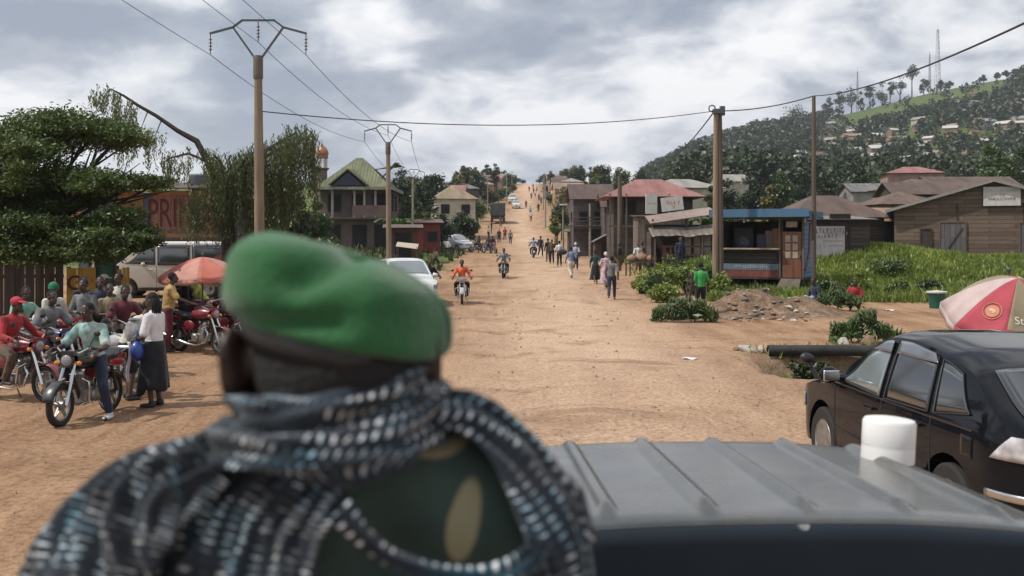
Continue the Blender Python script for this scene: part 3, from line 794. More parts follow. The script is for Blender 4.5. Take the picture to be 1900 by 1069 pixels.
def add_wheels(r, s, rimm=None, spokes=7):
    for y in s.ax:
        for sd in (-1, 1):
            c = V((sd*(s.W-.12), y, s.wr)); Mr = Matrix.Rotation(R(90)*sd, 3, 'Y')
            h = MB(); h.lathe([(0, .02), (s.wr*.2, .02), (s.wr*.2, .07), (0, .08)], c, 14, Mr); w = obj('wheel', h, STEEL, r)
            t = MB(); t.lathe([(s.wr*.62, -.1), (s.wr*.9, -.11), (s.wr, -.085), (s.wr, .085), (s.wr*.93, .105), (s.wr*.66, .1), (s.wr*.62, .08)], c, 32, Mr); obj('tyre', t, RUB, w)
            q = MB(); q.lathe([(s.wr*.62, .09), (s.wr*.64, .1), (s.wr*.66, .09), (s.wr*.6, -.1)], c, 32, Mr)
            for k in range(spokes):
                a = 2*math.pi*k/spokes; d = Mr @ V((math.cos(a), math.sin(a), 0)); o = Mr @ V((0, 0, .06)); q.beam(c+o+d*.05, c+o*.9+d*s.wr*.62, .05, .025)
            q.lathe([(0, .0), (s.wr*.6, .0)], c, 24, Mr); obj('rim', q, rimm or STEEL, w)
def shadow_gap(b, pts, w=.008): b.tube(pts, w, 4)
def make_car(label, cat, s, bodym, loc, rz, name='parked_car', sidewin=(), wind=None, rear=None, glass=None, lamps=True, belt=None, doors=(), handles=(), sill=True, tail=None, group=None, rimm=None, pillar=None):
    r = thing(name, label, cat, loc, rz, group)
    glass = glass or GLS
    bd = s.body('body', bodym, r)
    if sill:
        b = MB()
        for sd in (-1, 1):
            for l0, l1 in ((s.ax[1]+s.wr+.08, s.ax[0]-s.wr-.08),):
                b.add(s.side(sd, l0, l1, s.zb+.02, s.zb+.13, off=.012).v, s.side(sd, l0, l1, s.zb+.02, s.zb+.13, off=.012).f)
        obj('sill', b, PLAST, r, thick=.01)
    for sd in (-1, 1):
        for (l0, l1, z0, s0, s1, gm) in sidewin:
            o = obj('window', s.side(sd, l0, l1, z0, 9, .045, slant0=s0, slant1=s1), gm or glass, r, thick=.006)
            fr = MB(); w = s.side(sd, l0, l1, z0, 9, .045, .012, slant0=s0, slant1=s1); n, k = 14, 5
            P = lambda i, j: w.v[i*(k+1)+j]
            loop = [P(i, 0) for i in range(n+1)]+[P(n, j) for j in range(1, k+1)]+[P(i, k) for i in range(n-1, -1, -1)]+[P(0, j) for j in range(k-1, -1, -1)]
            fr.tube(loop, .007, 5); obj('frame', fr, PLAST, o)
    for nm, q in (('windshield', wind), ('rear_window', rear)):
        if q: obj(nm, s.topp(q[0], q[1], q[2]), q[3] if len(q) > 3 else glass, r, thick=.006)
    for sd in (-1, 1):
        for l0, zt in doors:
            g = MB(); pts = []
            for k in range(12):
                z = s.zb+.1+(zt-s.zb-.1)*k/11; pts.append(V((sd*(s.hw(l0, z)+.001), l0, z)))
            g.tube(pts, .006, 4); obj('door_seam', g, PLAST, r)
        for l0, z in handles:
            g = MB(); x = s.hw(l0, z); g.cap((sd*(x+.025), l0-.09, z), (sd*(x+.025), l0+.09, z), .014, .014, 8)
            g.ell((sd*x, l0, z-.005), (.012, .09, .03)); obj('door_handle', g, bodym, r)
    if lamps:
        for sd in (-1, 1):
            zl = s.zt(s.L/2-.25)-.17
            b = s.side(sd, s.L/2-.42, s.L/2-.02, zl-.09, zl+.06, -.3, .008, 8, 4); obj('headlight', b, LENS, r, thick=.02)
            if tail:
                b = s.side(sd, -s.L/2+.01, -s.L/2+tail[2], tail[0], tail[1], -.3, .012, 8, 4, slant1=tail[3]); obj('taillight', b, tail[4], r, thick=.02)
        g = MB()
        zf = s.zb+.3
        for k in range(4): g.box((0, s.L/2-.005, zf+.05+k*.05), (s.W*.9, .03, .018))
        obj('grille', g, PLAST, r)
        g = MB(); g.box((0, s.L/2-.0, s.zb+.2), (.5, .03, .11)); g.box((0, -s.L/2+.0, s.zb+.5), (.5, .03, .11)); obj('number_plate', g, mat('white plate', (.6, .6, .56), .5, .08), r)
    for sd in (-1, 1):
        l = pillar or (s.ax[0]-.62); z = (belt or s.belt)+.09; x = s.hw(l, s.belt)
        g = MB(); g.cap((sd*(x-.02), l, z-.05), (sd*(x+.08), l, z-.03), .025, .03, 8); g.ell((sd*(x+.15), l, z+.0), (.11, .075, .085)); k = obj('mirror', g, bodym, r)
        g = MB(); g.box((sd*(x+.15), l-.07, z+.0), (.17, .02, .11)); obj('mirror_glass', g, CHR, k, bevel=.02)
    add_wheels(r, s, rimm)
    return r

# the black crossover parked on the right
DARKP = mat('black car paint', (.006, .007, .010), .4, .1, 2, coat=.9, spec=.0)
for n_ in DARKP.node_tree.nodes:
    if n_.type == 'BSDF_PRINCIPLED': n_.inputs['Coat IOR'].default_value = 1.33; n_.inputs['Coat Roughness'].default_value = .03
S1 = CarShape(4.7, .925, [(-2.35, .55), (-2.33, .95), (-2.25, 1.1), (-2.05, 1.2), (-1.5, 1.52), (-1.1, 1.62), (-.4, 1.69), (.05, 1.68), (.3, 1.61), (1.05, 1.13), (1.15, 1.08), (1.8, 1.0), (2.15, .9), (2.3, .74), (2.35, .5)],
              .27, 1.02, (1.36, -1.36), .36, .27, .55)
suv = make_car('black crossover car parked beside the pickup, small round mirror on its front wing', 'car', S1, DARKP, (4.36, 9.5, gz(4.36, 9.5)), 3.6,
    sidewin=[(-.08, .98, [(-.1, 1.06), (.98, 1.1)], .06, -.6, GLP), (-1.0, -.18, [(-1, 1.08), (0, 1.06)], .1, .05, None), (-1.62, -1.1, [(-1.62, 1.16), (-1.1, 1.09)], .28, .12, None)],
    wind=(.34, 1.04, .86, GLP), rear=(-2.03, -1.52, .8), doors=[(1.0, 1.02), (-.13, 1.05), (-1.06, 1.05)], handles=[(.1, .93), (-.83, .95)], tail=(.9, 1.08, .40, -.16, mat('clear tail lens', (.42, .40, .41), .12, .45, 9, coat=1)), pillar=.78, belt=1.06)
# door visors, wing mirror, belt trim, roof rails, fuel flap
for sd in (-1, 1):
    b = S1.side(sd, -.06, .34, 1.47, 1.6, .03, .03, slant0=.02, slant1=-.2); o = obj('rain_visor', b, mat('smoked visor', (.1, .11, .13), .12, .1, coat=1), suv, thick=.006)
    b = S1.side(sd, -.95, -.18, 1.48, 1.6, .02, .03, slant0=.1); obj('rain_visor', b, MATS['smoked visor'], suv, thick=.006)
    g = MB(); g.tube([V((sd*(S1.hw(l, 1.05)+.004), l, 1.045)) for l in np.linspace(-1.7, 1.0, 14)], .009, 5); obj('belt_trim', g, BLK, suv)
    g = MB(); g.tube([V((sd*(S1.hw(l, .56)+.002), l, .56+.03*abs(l))) for l in np.linspace(-.98, .98, 10)], .012, 5); obj('side_moulding', g, DARKP, suv)
g = MB(); x = S1.hw(1.75, .9); g.tube([(-x+.08, 1.75, .98), (-x+.03, 1.78, 1.1), (-x+.0, 1.79, 1.16)], [.028, .018, .016], 8); g.ell((-x-.02, 1.8, 1.2), (.085, .055, .06), Matrix.Rotation(R(15), 3, 'Y')); obj('wing_mirror', g, PLAST, suv)
b = S1.side(-1, -1.72, -1.55, .84, 1.0, -.3, .003, 6, 4); obj('fuel_flap', b, DARKP, suv, thick=.004)
b = S1.topp(-2.3, -2.04, .8, .02); obj('spoiler_lip', b, DARKP, suv, thick=.02)
b = S1.side(-1, -2.33, -1.9, .6, .66, -.3, .012, 8, 3); obj('bumper_trim', b, CHR, suv, thick=.015)

# white car nosing out behind the soldier's beret
WHITEP = mat('white car paint', (.62, .63, .63), .3, .06, 3, coat=.8)
S2 = CarShape(4.4, .88, [(-2.2, .6), (-2.17, 1.0), (-2.05, 1.3), (-1.7, 1.66), (-1.2, 1.72), (-.2, 1.73), (.15, 1.66), (.85, 1.16), (1.0, 1.08), (1.7, 1.0), (2.05, .88), (2.16, .7), (2.2, .5)], .28, 1.0, (1.3, -1.3), .35, .22, .45)
win2 = [(-.15, .78, [(-.2, 1.04), (.8, 1.08)], .05, -.45, None), (-1.1, -.25, 1.05, .05, .02, None), (-1.75, -1.2, 1.08, .15, .05, None)]
white = make_car('white car with pale windscreen coming down the road beside the beret', 'car', S2, WHITEP, G(752, 38.0), 197, sidewin=win2, wind=(.2, .84, .88, GLP), rear=(-1.95, -1.72, .8), doors=[(.85, 1.0), (-.2, 1.02), (-1.15, 1.02)], handles=[(0, .92), (-.95, .92)], tail=(.9, 1.25, .2, 0, REDL), name='car')
far1 = dup(white, G(848, 100), 215, 'white car parked on the verge under the bushy trees'); far1.name = 'parked_car'
far2 = dup(white, G(958, 205), 180, 'white car coming down the hill in front of another pale vehicle', None, (.95, 1, .95)); far2.name = 'car'
far3 = dup(white, G(951, 225), 178, 'pale van following the white car down the hill', None, (1.05, 1, 1.3)); far3.name = 'van'
for c_ in far3.children:
    if c_.name.split('.')[0] == 'body': own(c_, mat('cream van paint', (.5, .49, .45), .4, .08))

# beige minivan behind the fence, left
S3 = CarShape(4.75, .86, [(-2.37, .6), (-2.35, 1.2), (-2.3, 1.75), (-2.15, 1.97), (-1.6, 2.02), (.3, 2.02), (.75, 1.96), (1.05, 1.84), (1.75, 1.28), (1.95, 1.17), (2.25, 1.02), (2.34, .8), (2.37, .5)], .26, 1.12, (1.45, -1.4), .34, .17, .4)
BEIGE = mat('beige van paint', (.47, .43, .36), .35, .08, 3, coat=.6)
vx, vy, vz = G(322, 36.5)
van = make_car('beige minivan with a pale roof parked behind the orange umbrella', 'minivan', S3, BEIGE, (vx, vy, vz), 96, name='parked_van',
    sidewin=[(.45, 1.5, [(.4, 1.2), (1.5, 1.25)], .05, -.62, None), (-.75, .36, 1.18, .03, .03, None), (-2.05, -.85, 1.18, .1, .03, None)], wind=(1.1, 1.74, .88), rear=(-2.33, -2.28, .8), doors=[(1.55, 1.15), (.4, 1.15), (-.8, 1.15)], handles=[(.62, 1.02), (-.55, 1.02)], tail=(.95, 1.6, .18, 0, REDL))
b = MB()
for sd in (-1, 1): b.add(S3.side(sd, -2.1, .9, 1.88, 1.97, -.2, .01).v, S3.side(sd, -2.1, .9, 1.88, 1.97, -.2, .01).f)
b.add(S3.topp(-2.15, .9, 1.0, .012).v, S3.topp(-2.15, .9, 1.0, .012).f)
obj('roof', b, mat('pale roof paint', (.6, .6, .58), .3, .05, coat=.6), van, thick=.008)

# lorry far up the street
def make_lorry(label, loc, rz):
    r = thing('lorry', label, 'truck', loc, rz)
    c = mat('green tarpaulin', (.045, .055, .048), .85, .3, 2, bump=.3); dk = mat('dark lorry steel', (.03, .03, .03), .6, .3)
    g = MB(); g.box((0, -.9, 1.95), (2.3, 4.6, 1.9)); g.cap((-1.0, -.9, 2.9), (1.0, -.9, 2.9), .25, .25); obj('load_body', g, c, r, bevel=.08)
    g = MB(); g.box((0, 2.35, 1.75), (2.1, 1.5, 1.7)); cb = obj('cab', g, mat('faded blue cab paint', (.06, .09, .1), .5, .2), r, bevel=.15)
    g = MB(); g.box((0, 3.11, 2.1), (1.8, .04, .7)); obj('windshield', g, GLS, cb)
    for s in (-1, 1):
        g = MB(); g.box((s*1.06, 2.5, 2.1), (.03, .8, .6)); obj('window', g, GLS, cb)
        g = MB(); g.lathe([(0, -.02), (.12, -.02), (.12, .02), (0, .02)], (s*.75, 3.12, 1.2), 12, Matrix.Rotation(R(90), 3, 'X')); obj('headlight', g, LENS, r)
    g = MB(); g.box((0, .3, .85), (.9, 6.2, .25)); g.box((0, -3.1, .7), (2.2, .1, .25)); g.box((0, 3.15, .75), (2.2, .15, .3)); obj('chassis', g, dk, r)
    for y in (2.3, -1.2, -2.3):
        for s in (-1, 1):
            g = MB(); g.ring((s*.95, y, .5), .36, .15, 24, 8, Matrix.Rotation(R(90), 3, 'Y')); g.lathe([(0, -.1), (.3, -.1), (.3, .1), (0, .1)], (s*.95, y, .5), 16, Matrix.Rotation(R(90), 3, 'Y')); obj('wheel', g, RUB, r)
    return r
make_lorry('dark green covered lorry seen from behind, parked at the left edge of the far road', G(924, 158), 0)

# ------------------------------------------------------------------ the pickup we ride on
PK = thing('pickup_truck', 'grey green pickup truck with a ribbed cab roof, right in front of the viewer', 'pickup truck', (.62, 3.1, 0), 2.4)
m_, nt, N, L, b = nodes('worn olive grey paint')
tc = N.new('ShaderNodeTexCoord')
r1 = ramp(noise(3.5, 8, .6), [(.35, (.03, .032, .031)), (.65, (.052, .056, .054))])
dust = ramp(noise(2.2, 8, .65, None, .8), [(.45, (0, 0, 0)), (.7, (.6, .6, .6))])
L.new(mix(dust, r1, (.11, .10, .082)), b.inputs['Base Color'])
mr = N.new('ShaderNodeMapRange'); mr.inputs[3].default_value = .08; mr.inputs[4].default_value = .42; L.new(noise(3.0, 8, .65), mr.inputs[0]); L.new(mr.outputs[0], b.inputs['Roughness']); b.inputs['Coat Weight'].default_value = .5; b.inputs['Coat Roughness'].default_value = .22
ROOFP = m_
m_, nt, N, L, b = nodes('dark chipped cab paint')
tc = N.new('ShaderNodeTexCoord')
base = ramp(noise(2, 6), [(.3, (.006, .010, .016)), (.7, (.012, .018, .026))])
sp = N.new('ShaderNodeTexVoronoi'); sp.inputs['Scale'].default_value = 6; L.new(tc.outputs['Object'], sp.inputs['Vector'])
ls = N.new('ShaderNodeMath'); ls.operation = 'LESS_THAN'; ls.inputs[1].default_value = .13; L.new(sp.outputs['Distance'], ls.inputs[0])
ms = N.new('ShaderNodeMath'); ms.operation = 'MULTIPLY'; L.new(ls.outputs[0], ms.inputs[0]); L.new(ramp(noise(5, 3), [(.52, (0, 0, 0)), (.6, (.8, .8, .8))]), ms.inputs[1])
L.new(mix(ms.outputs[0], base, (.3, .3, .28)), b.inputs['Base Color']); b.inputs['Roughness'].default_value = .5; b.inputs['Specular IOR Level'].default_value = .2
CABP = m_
RW, RL0, RL1 = .83, -.62, .62      # half width, rear and front of the roof
def roofz(x, y):
    t = (y-RL0)/(RL1-RL0)
    return 1.855-.045*t-.055*abs(x/RW)**2.6-.05*max(0, abs(x)/RW-.86)**1.2*4 - .03*max(0, .06-t)*8 - .05*max(0, t-.93)*6
ribs = [-.66, -.4, -.135, .13, .395, .66]
def rf(u, v):
    x = -RW+2*RW*u; y = RL0+(RL1-RL0)*v; t = v
    z = roofz(x, y)
    for rb in ribs:
        d_ = abs(x-rb*.98); z += .022*max(0, 1-(d_/.026)**2)*min(1, max(0, (t-.07)/.03))*min(1, max(0, (.95-t)/.04))
    return V((x, y, z))
b = MB(); b.grid(rf, 150, 36); cabroof = obj('roof', b, ROOFP, PK, ang=None, thick=.004)
b = MB()   # rounded rear upper edge and back wall of the cab
def bw(u, v):
    x = -RW+2*RW*u
    if v < .25:
        a = v/.25*math.pi/2; y = RL0-.035*math.sin(a); z = roofz(x, RL0)-.035*(1-math.cos(a))
    else:
        k = (v-.25)/.75; y = RL0-.035-.10*k; z = (roofz(x, RL0)-.035)*(1-k)+.8*k
    return V((x*(1+.04*v), y, z-.002))
b.grid(bw, 40, 24); cabback = obj('cab_back', b, CABP, PK, ang=None, thick=.004)
g = MB(); g.box((0, RL0-.095, 1.42), (1.1, .02, .32), M=Matrix.Rotation(R(-5), 3, 'X')); obj('rear_window', g, GLS, cabback)
for sd in (-1, 1):
    b = MB()
    def sw_(u, v, sd=sd):
        y = RL0-.1+(RL1-RL0+.5+.1)*u; top = roofz(RW, min(max(y, RL0), RL1))-.004 if y < RL1 else 1.76-(y-RL1)*1.35
        top = max(top, 1.12); z = .55+(top-.55)*v
        x = .88-.05*max(0, (z-1.1)/.7)**1.3
        return V((sd*x, y, z))
    b.grid(sw_, 24, 16); cs = obj('cab_side', b, ROOFP, PK, thick=.004)
    g = MB(); g.slab([(sd*.885, RL0+.12, 1.2), (sd*.885, RL1+.28, 1.2), (sd*.858, RL1-.05, 1.64), (sd*.85, RL0+.16, 1.66)], .012); obj('window', g, GLS, cs)
    g = MB(); g.cap((sd*.88, .75, 1.22), (sd*1.0, .72, 1.25), .015, .015, 6); g.box((sd*1.06, .7, 1.28), (.14, .05, .22)); obj('mirror', g, PLAST, PK, bevel=.015)
g = MB(); g.slab([(-.8, RL1+.0, 1.745), (.8, RL1+.0, 1.745), (.84, RL1+.48, 1.12), (-.84, RL1+.48, 1.12)][::-1], .01); obj('windshield', g, GLS, PK)
g = MB(); g.grid(lambda u, v: V(((u-.5)*1.7, RL1+.46+1.15*v, 1.11-.03*v-.1*max(0, v-.85)*3-.03*abs(2*u-1)**3)), 16, 12); obj('bonnet', g, ROOFP, PK, thick=.02)
g = MB(); g.box((0, 1.95, .8), (1.74, .55, .6)); g.box((0, 1.45, .75), (1.72, 1.0, .5)); obj('nose', g, ROOFP, PK, bevel=.05)
g = MB()
for k in range(6): g.box((0, 2.235, .72+.05*k), (1.0, .03, .025))
g.box((0, 2.3, .5), (1.8, .12, .18)); obj('grille', g, BLK, PK)
for sd in (-1, 1):
    g = MB(); g.lathe([(0, 0), (.1, 0), (.1, .03), (0, .05)], (sd*.68, 2.22, .85), 16, Matrix.Rotation(R(-90), 3, 'X')); obj('headlight', g, LENS, PK)
# cargo bed: floor, low sides, tailgate, wheels
g = MB(); g.box((0, -2.0, .72), (1.7, 2.45, .06)); obj('bed_floor', g, CABP, PK)
for sd in (-1, 1):
    g = MB(); g.box((sd*.86, -2.0, .92), (.06, 2.45, .42)); obj('bed_side', g, ROOFP, PK, bevel=.015)
g = MB(); g.box((0, -3.25, .92), (1.74, .05, .42)); obj('tailgate', g, ROOFP, PK, bevel=.012)
g = MB(); g.box((0, -.6, .5), (1.0, 5.0, .2)); g.box((0, .2, .57), (1.68, 1.7, .12)); obj('chassis', g, BLK, PK)
for y in (1.5, -1.9):
    for sd in (-1, 1):
        g = MB(); g.lathe([(0, -.09), (.2, -.09), (.24, -.12), (.36, -.12), (.39, -.08), (.39, .08), (.36, .12), (.24, .12), (.2, .06), (0, .06)], (sd*.78, y, .39), 28, Matrix.Rotation(R(90)*sd, 3, 'Y')); obj('wheel', g, RUB, PK)
g = MB(); g.tube([(.84, -.62, 1.72), (.86, -.2, 1.735), (.87, .4, 1.715)], .012, 8); obj('rain_gutter', g, CABP, PK)
# white capped canister standing on the roof
WP = mat('white plastic', (.72, .71, .69), .4, .06, 6)
cn = MB(); cn.lathe([(0, 0), (.084, 0), (.088, .004), (.088, .05), (.0872, .055), (.0872, .06), (.088, .065), (.088, .138), (.082, .147), (.06, .151), (0, .152)], (0, 0, 0), 40)
can = obj('canister', cn, WP, None, ang=35); tag(can, 'white plastic canister standing on the cab roof of the pickup', 'canister')
lx, ly = .69, .31
can.matrix_world = PK.matrix_basis @ Matrix.Translation((lx, ly, roofz(lx, ly)-.004)); can.rotation_euler = (R(0), R(3), 0)
g = MB(); g.ring((0, 0, .06), .0845, .003, 32, 6, None, 2.6, 3.6); g.ring((0, 0, .06), .0845, .003, 32, 6, None, -.5, .5); obj('seal_ring', g, mat('grey seal', (.2, .19, .17), .6), can)
# ------------------------------------------------------------------ trees and plants
BARK = mat('grey brown bark', (.085, .062, .046), .95, .35, 6, bump=.8, bscale=18, stretch=(1, 1, .3))
BARKD = mat('dark bark', (.035, .028, .022), .95, .35, 6, bump=.8, bscale=18, stretch=(1, 1, .3))
LF_BROAD = leafmat('broad tree leaves', (.035, .06, .016), (.11, .155, .04), (.34, .36, .11), .35, .55)
LF_DARK = leafmat('dark tree leaves', (.022, .038, .016), (.055, .085, .03), (.13, .17, .055), .25, .25)
LF_MID = leafmat('mid green leaves', (.04, .065, .02), (.10, .15, .042), (.24, .28, .085), .3, .3)
LF_OLIVE = leafmat('olive leaves', (.05, .058, .02), (.115, .125, .042), (.22, .21, .075), .25, .3)
LF_YEL = leafmat('yellow green leaves', (0.105, 0.105, 0.026), (0.245, 0.201, 0.052), (0.420, 0.333, 0.088), .3, .4)
LF_WEEP = leafmat('weeping leaves', (.05, .065, .024), (.125, .15, .05), (.28, .30, .11), .4, .5)
LF_GRASS = leafmat('grass blades', (.13, .17, .035), (.28, .35, .07), (.52, .55, .17), .4, .35)
LF_BANANA = leafmat('banana leaves', (.035, .07, .02), (.08, .14, .035), (.2, .28, .08), .25, 1.5)
def part_quads(name, co, m, parent):
    return link(name, quads(name, co), m, parent)
def limbs(b, base, tops, r0, trunk_h, lean=(0, 0)):
    tops = tops[::3] if len(tops) > 40 else tops
    fork = V(base)+V((lean[0], lean[1], trunk_h))
    b.tube([V(base)-V((0, 0, .3)), V(base)+V((lean[0]*.3, lean[1]*.3, trunk_h*.5)), fork], [r0*1.25, r0, r0*.85], 9)
    for t in tops:
        t = V(t); mid = fork.lerp(t, .5)+V((random.uniform(-.1, .1), random.uniform(-.1, .1), -.06*(t-fork).length))
        b.tube([fork-V((0, 0, .1)), mid, t], [r0*.55, r0*.32, r0*.1], 6)
        for k in range(2):
            e = t+V((random.uniform(-.5, .5), random.uniform(-.5, .5), random.uniform(-.2, .4)))*(t-fork).length*.4
            b.tube([mid.lerp(t, .5), e], [r0*.16, r0*.04], 4)
def tree(name, label, loc, blobs, nleaf, leaf, lm, trunk_h, r0, group=None, bark=None, hollow=.45, up=.35, asp=.5, cat='tree', scale=1.):
    """blobs: (centre, radius, squash) in the tree's own space, metres above its base"""
    r = thing(name, label, cat, loc, 0, group)
    b = MB(); limbs(b, (0, 0, 0), [bl[0] for bl in blobs], r0, trunk_h); obj('trunk', b, bark or BARK, r)
    part_quads('crown', leaf_quads(blob_points(blobs, nleaf, hollow), leaf, up, asp), lm, r)
    return r
def cluster(n, cx, cy, cz, rx, ry, rz_, r0, r1, sq=.8):
    out = []
    for k in range(n):
        d = rng.normal(size=3); d /= np.linalg.norm(d); q = rng.random()**.4
        out.append(((cx+d[0]*rx*q, cy+d[1]*ry*q, cz+d[2]*rz_*q), random.uniform(r0, r1), sq))
    return out

# the big spreading tree at the left: flat layers of leaf sprays on crooked limbs
tx, ty, tz = -12.6, 24.0, gz(-12.6, 24)
def lyr(px, py, d, r, sq=.42): return (((px-CX)*d/F-tx, d-ty, CZ+(HY-py)*d/F-tz), r, sq)
bl = []
for px, py, d, r in ((20, 262, 24, 1.0), (70, 235, 24.5, .95), (125, 228, 24, .9), (180, 240, 24.5, .8), (228, 250, 24, .7), (60, 280, 23, .8), (0, 300, 23.5, .9), (130, 262, 25.5, .8), (210, 266, 25, .6),
                     (60, 335, 23.5, 1.0), (125, 330, 24, .95), (175, 335, 23.2, .8), (15, 360, 24, 1.0), (90, 375, 24, .9), (150, 362, 24.5, .8), (215, 338, 23.5, .6), (255, 335, 24, .5), (290, 342, 24, .42),
                     (35, 420, 23, 1.0), (110, 425, 23.5, .8), (10, 460, 23, .9), (60, 465, 22.8, .8), (175, 420, 23, .7), (225, 400, 23, .62), (262, 430, 23, .5), (205, 445, 22.6, .7), (150, 460, 22.5, .75), (245, 455, 23, .5), (100, 470, 23.5, .7), (285, 445, 23.3, .3), (185, 470, 23, .6),
                     (-60, 260, 24, 1.2), (-70, 340, 24, 1.2), (-60, 420, 24, 1.1), (-120, 300, 25, 1.2)):
    bl.append(lyr(px, py, d, r))
    for k in range(2): bl.append(lyr(px+random.uniform(-38, 38), py+random.uniform(-13, 13), d+random.uniform(-1.3, 1.3), r*random.uniform(.35, .55), .45))
t_ = tree('spreading_tree', 'large dark green tree with flat layered leaf sprays over the plank fence', (tx, ty, tz), bl, 105000, .054, LF_BROAD, 2.1, .2, bark=BARKD, hollow=.25, up=.5, asp=.42)

# weeping tree: curtains of hanging shoots, one bare limb leaning far to the left
wx, wy = (428-CX)*32/F, 32.0; wz = gz(wx, wy)
def wp(px, py, d=32.): return V(((px-CX)*d/F-wx, d-wy, CZ+(HY-py)*d/F-wz))
wt = thing('weeping_tree', 'weeping tree with hanging curtains of foliage and one bare limb leaning left', 'tree', (wx, wy, wz))
b = MB(); b.tube([(0, 0, -.3), wp(424, 440), wp(418, 380), wp(430, 330)], [.28, .24, .2, .14], 10)
b.tube([wp(420, 400), wp(398, 330), wp(385, 300), wp(365, 262), wp(330, 243), wp(290, 215), wp(255, 195), wp(230, 178), wp(205, 165)], [.16, .13, .11, .1, .075, .06, .05, .04, .02], 8)
b.tube([wp(385, 300), wp(350, 285), wp(320, 292), wp(305, 300)], [.06, .04, .03, .012], 6)
for q in ((395, 285), (450, 290), (480, 275), (520, 265), (550, 245), (570, 255), (500, 300), (540, 300)): b.tube([wp(424, 350), wp((424+q[0])/2, (350+q[1])/2-15, 32+random.uniform(-.7, .7)), wp(q[0], q[1], 32+random.uniform(-1, 1))], [.1, .06, .02], 6)
for q in ((205, 165), (225, 175), (245, 190), (275, 205), (300, 222)): b.tube([wp(*q), wp(q[0]-12, q[1]+30), wp(q[0]-14, q[1]+70)], [.02, .012, .006], 4)
obj('trunk', b, BARKD, wt)
pts = []
def curtain(px, py, py2, n, w, d=32., dw=1.2, dens=5.5):
    for k in range(int(n*1.9)):
        x0 = px+random.gauss(0, w); dd = d+random.uniform(-dw, dw); y0 = py+random.uniform(-12, 14); y1 = y0+(py2-y0)*random.uniform(.35, 1.1)
        L_ = max(3, int((y1-y0)/dens*2.2)); drift = random.uniform(-5, 5)
        for i in range(L_):
            f = i/L_; p = wp(x0+drift*f+random.uniform(-3, 3), y0+(y1-y0)*f, dd); pts.append((p.x+random.uniform(-.03, .03), p.y+random.uniform(-.05, .05), p.z))
for a in ((390, 285, 350, 16, 10), (402, 300, 450, 30, 12), (440, 295, 455, 32, 14), (462, 285, 450, 26, 12), (495, 275, 455, 34, 14), (528, 262, 440, 40, 14), (552, 240, 400, 34, 13), (575, 250, 360, 22, 8), (505, 320, 460, 30, 20), (420, 330, 460, 30, 16), (370, 350, 450, 22, 12), (355, 380, 455, 14, 10), (585, 300, 420, 10, 5),
          (190, 168, 215, 16, 10), (176, 175, 210, 8, 5), (215, 180, 290, 12, 7), (243, 196, 310, 14, 7), (228, 215, 310, 10, 5), (275, 250, 330, 9, 5), (316, 292, 345, 18, 12), (345, 285, 325, 8, 14), (300, 260, 330, 4, 8), (335, 300, 350, 8, 12)): curtain(*a)
P_ = np.array(pts)
part_quads('crown', leaf_quads(P_, .066, .1, .3, 2.2), LF_WEEP, wt)

def bush_blobs(r, h, n=7): return cluster(n, 0, 0, h*.55, r*.65, r*.65, h*.35, r*.28, r*.5, .8)
def simple_tree(label, px, py_top, d, w_px, lm, group=None, name='leafy_tree', n=2600, narrow=1., base=None, leaf=None, hollow=.35, nb=12, crown_from=.35):
    x = (px-CX)*d/F; z0 = gz(x, d) if base is None else base; s = F/d
    H = CZ+(HY-py_top)/s-z0; w = w_px/s/2
    c0 = H*crown_from
    bl = cluster(nb, 0, 0, (c0+H)/2, w*.62, w*.62, (H-c0)*.34, w*.28, w*.5, .8)
    bl += [((random.uniform(-.15, .15)*w, 0, H-w*.3), w*.33, .8)]
    return tree(name, label, (x, d, z0), bl, n, leaf or max(.16, w*.085), lm, c0+.1*H, max(.08, w*.06), group, hollow=hollow, cat='tree')
# ------------------------------------------------------------------ building kit
WOODW = planks('weathered brown boards', (.10, .066, .048), (.165, .115, .085), .23)
WOODV = planks('grey fence boards', (.062, .05, .042), (.105, .085, .072), .24, 'X')
WOODD = planks('dark shack boards', (.042, .032, .026), (.085, .064, .05), .18)
WOODP = planks('purple grey boards', (.075, .062, .062), (.11, .09, .09), .2)
TIMB = mat('old timber', (.12, .095, .075), .9, .3, 5, bump=.5, bscale=20, stretch=(1, 1, .2))
TIMBD = mat('dark timber', (.045, .033, .026), .9, .3, 5, bump=.5, bscale=20)
RUST = corrug('rusty roofing', (.10, .06, .042), (.21, .125, .085))
RUST2 = corrug('brown rusted roofing', (.095, .055, .04), (.155, .1, .075))
REDR = corrug('faded red roofing', (.28, .10, .085), (.36, .17, .145), metal=.1)
GREENR = corrug('moss green roofing', (.105, .115, .062), (.165, .175, .10), pitch=.3, metal=0, rough=.85)
PALER = corrug('pale sheet roofing', (.30, .27, .24), (.42, .38, .34))
GREYR = corrug('grey sheet roofing', (.14, .14, .14), (.26, .25, .24))
TANR = corrug('tan sheet roofing', (.24, .17, .10), (.34, .26, .17), metal=.1)
INSHADE = mat('painted interior shade', (.012, .01, .009), .9)  # flat near-black panels: the shade inside openings is painted on
SHADE = mat('shutter dark wood', (.04, .03, .026), .8)
def plaster(name, c): return mat(name, c, .9, .22, 1.5, bump=.2, bscale=12, detail=9)
MUD = plaster('mud plaster', (.22, .155, .105)); CREAM = plaster('cream plaster', (.42, .38, .30)); GREYP = plaster('grey plaster', (.25, .235, .215)); OCHRE = plaster('ochre plaster', (.36, .22, .10)); PINKP = plaster('pinkish plaster', (.30, .19, .16)); MAUVE = plaster('mauve brown plaster', (.125, .092, .082)); REDW = plaster('red painted wall', (.17, .035, .03))
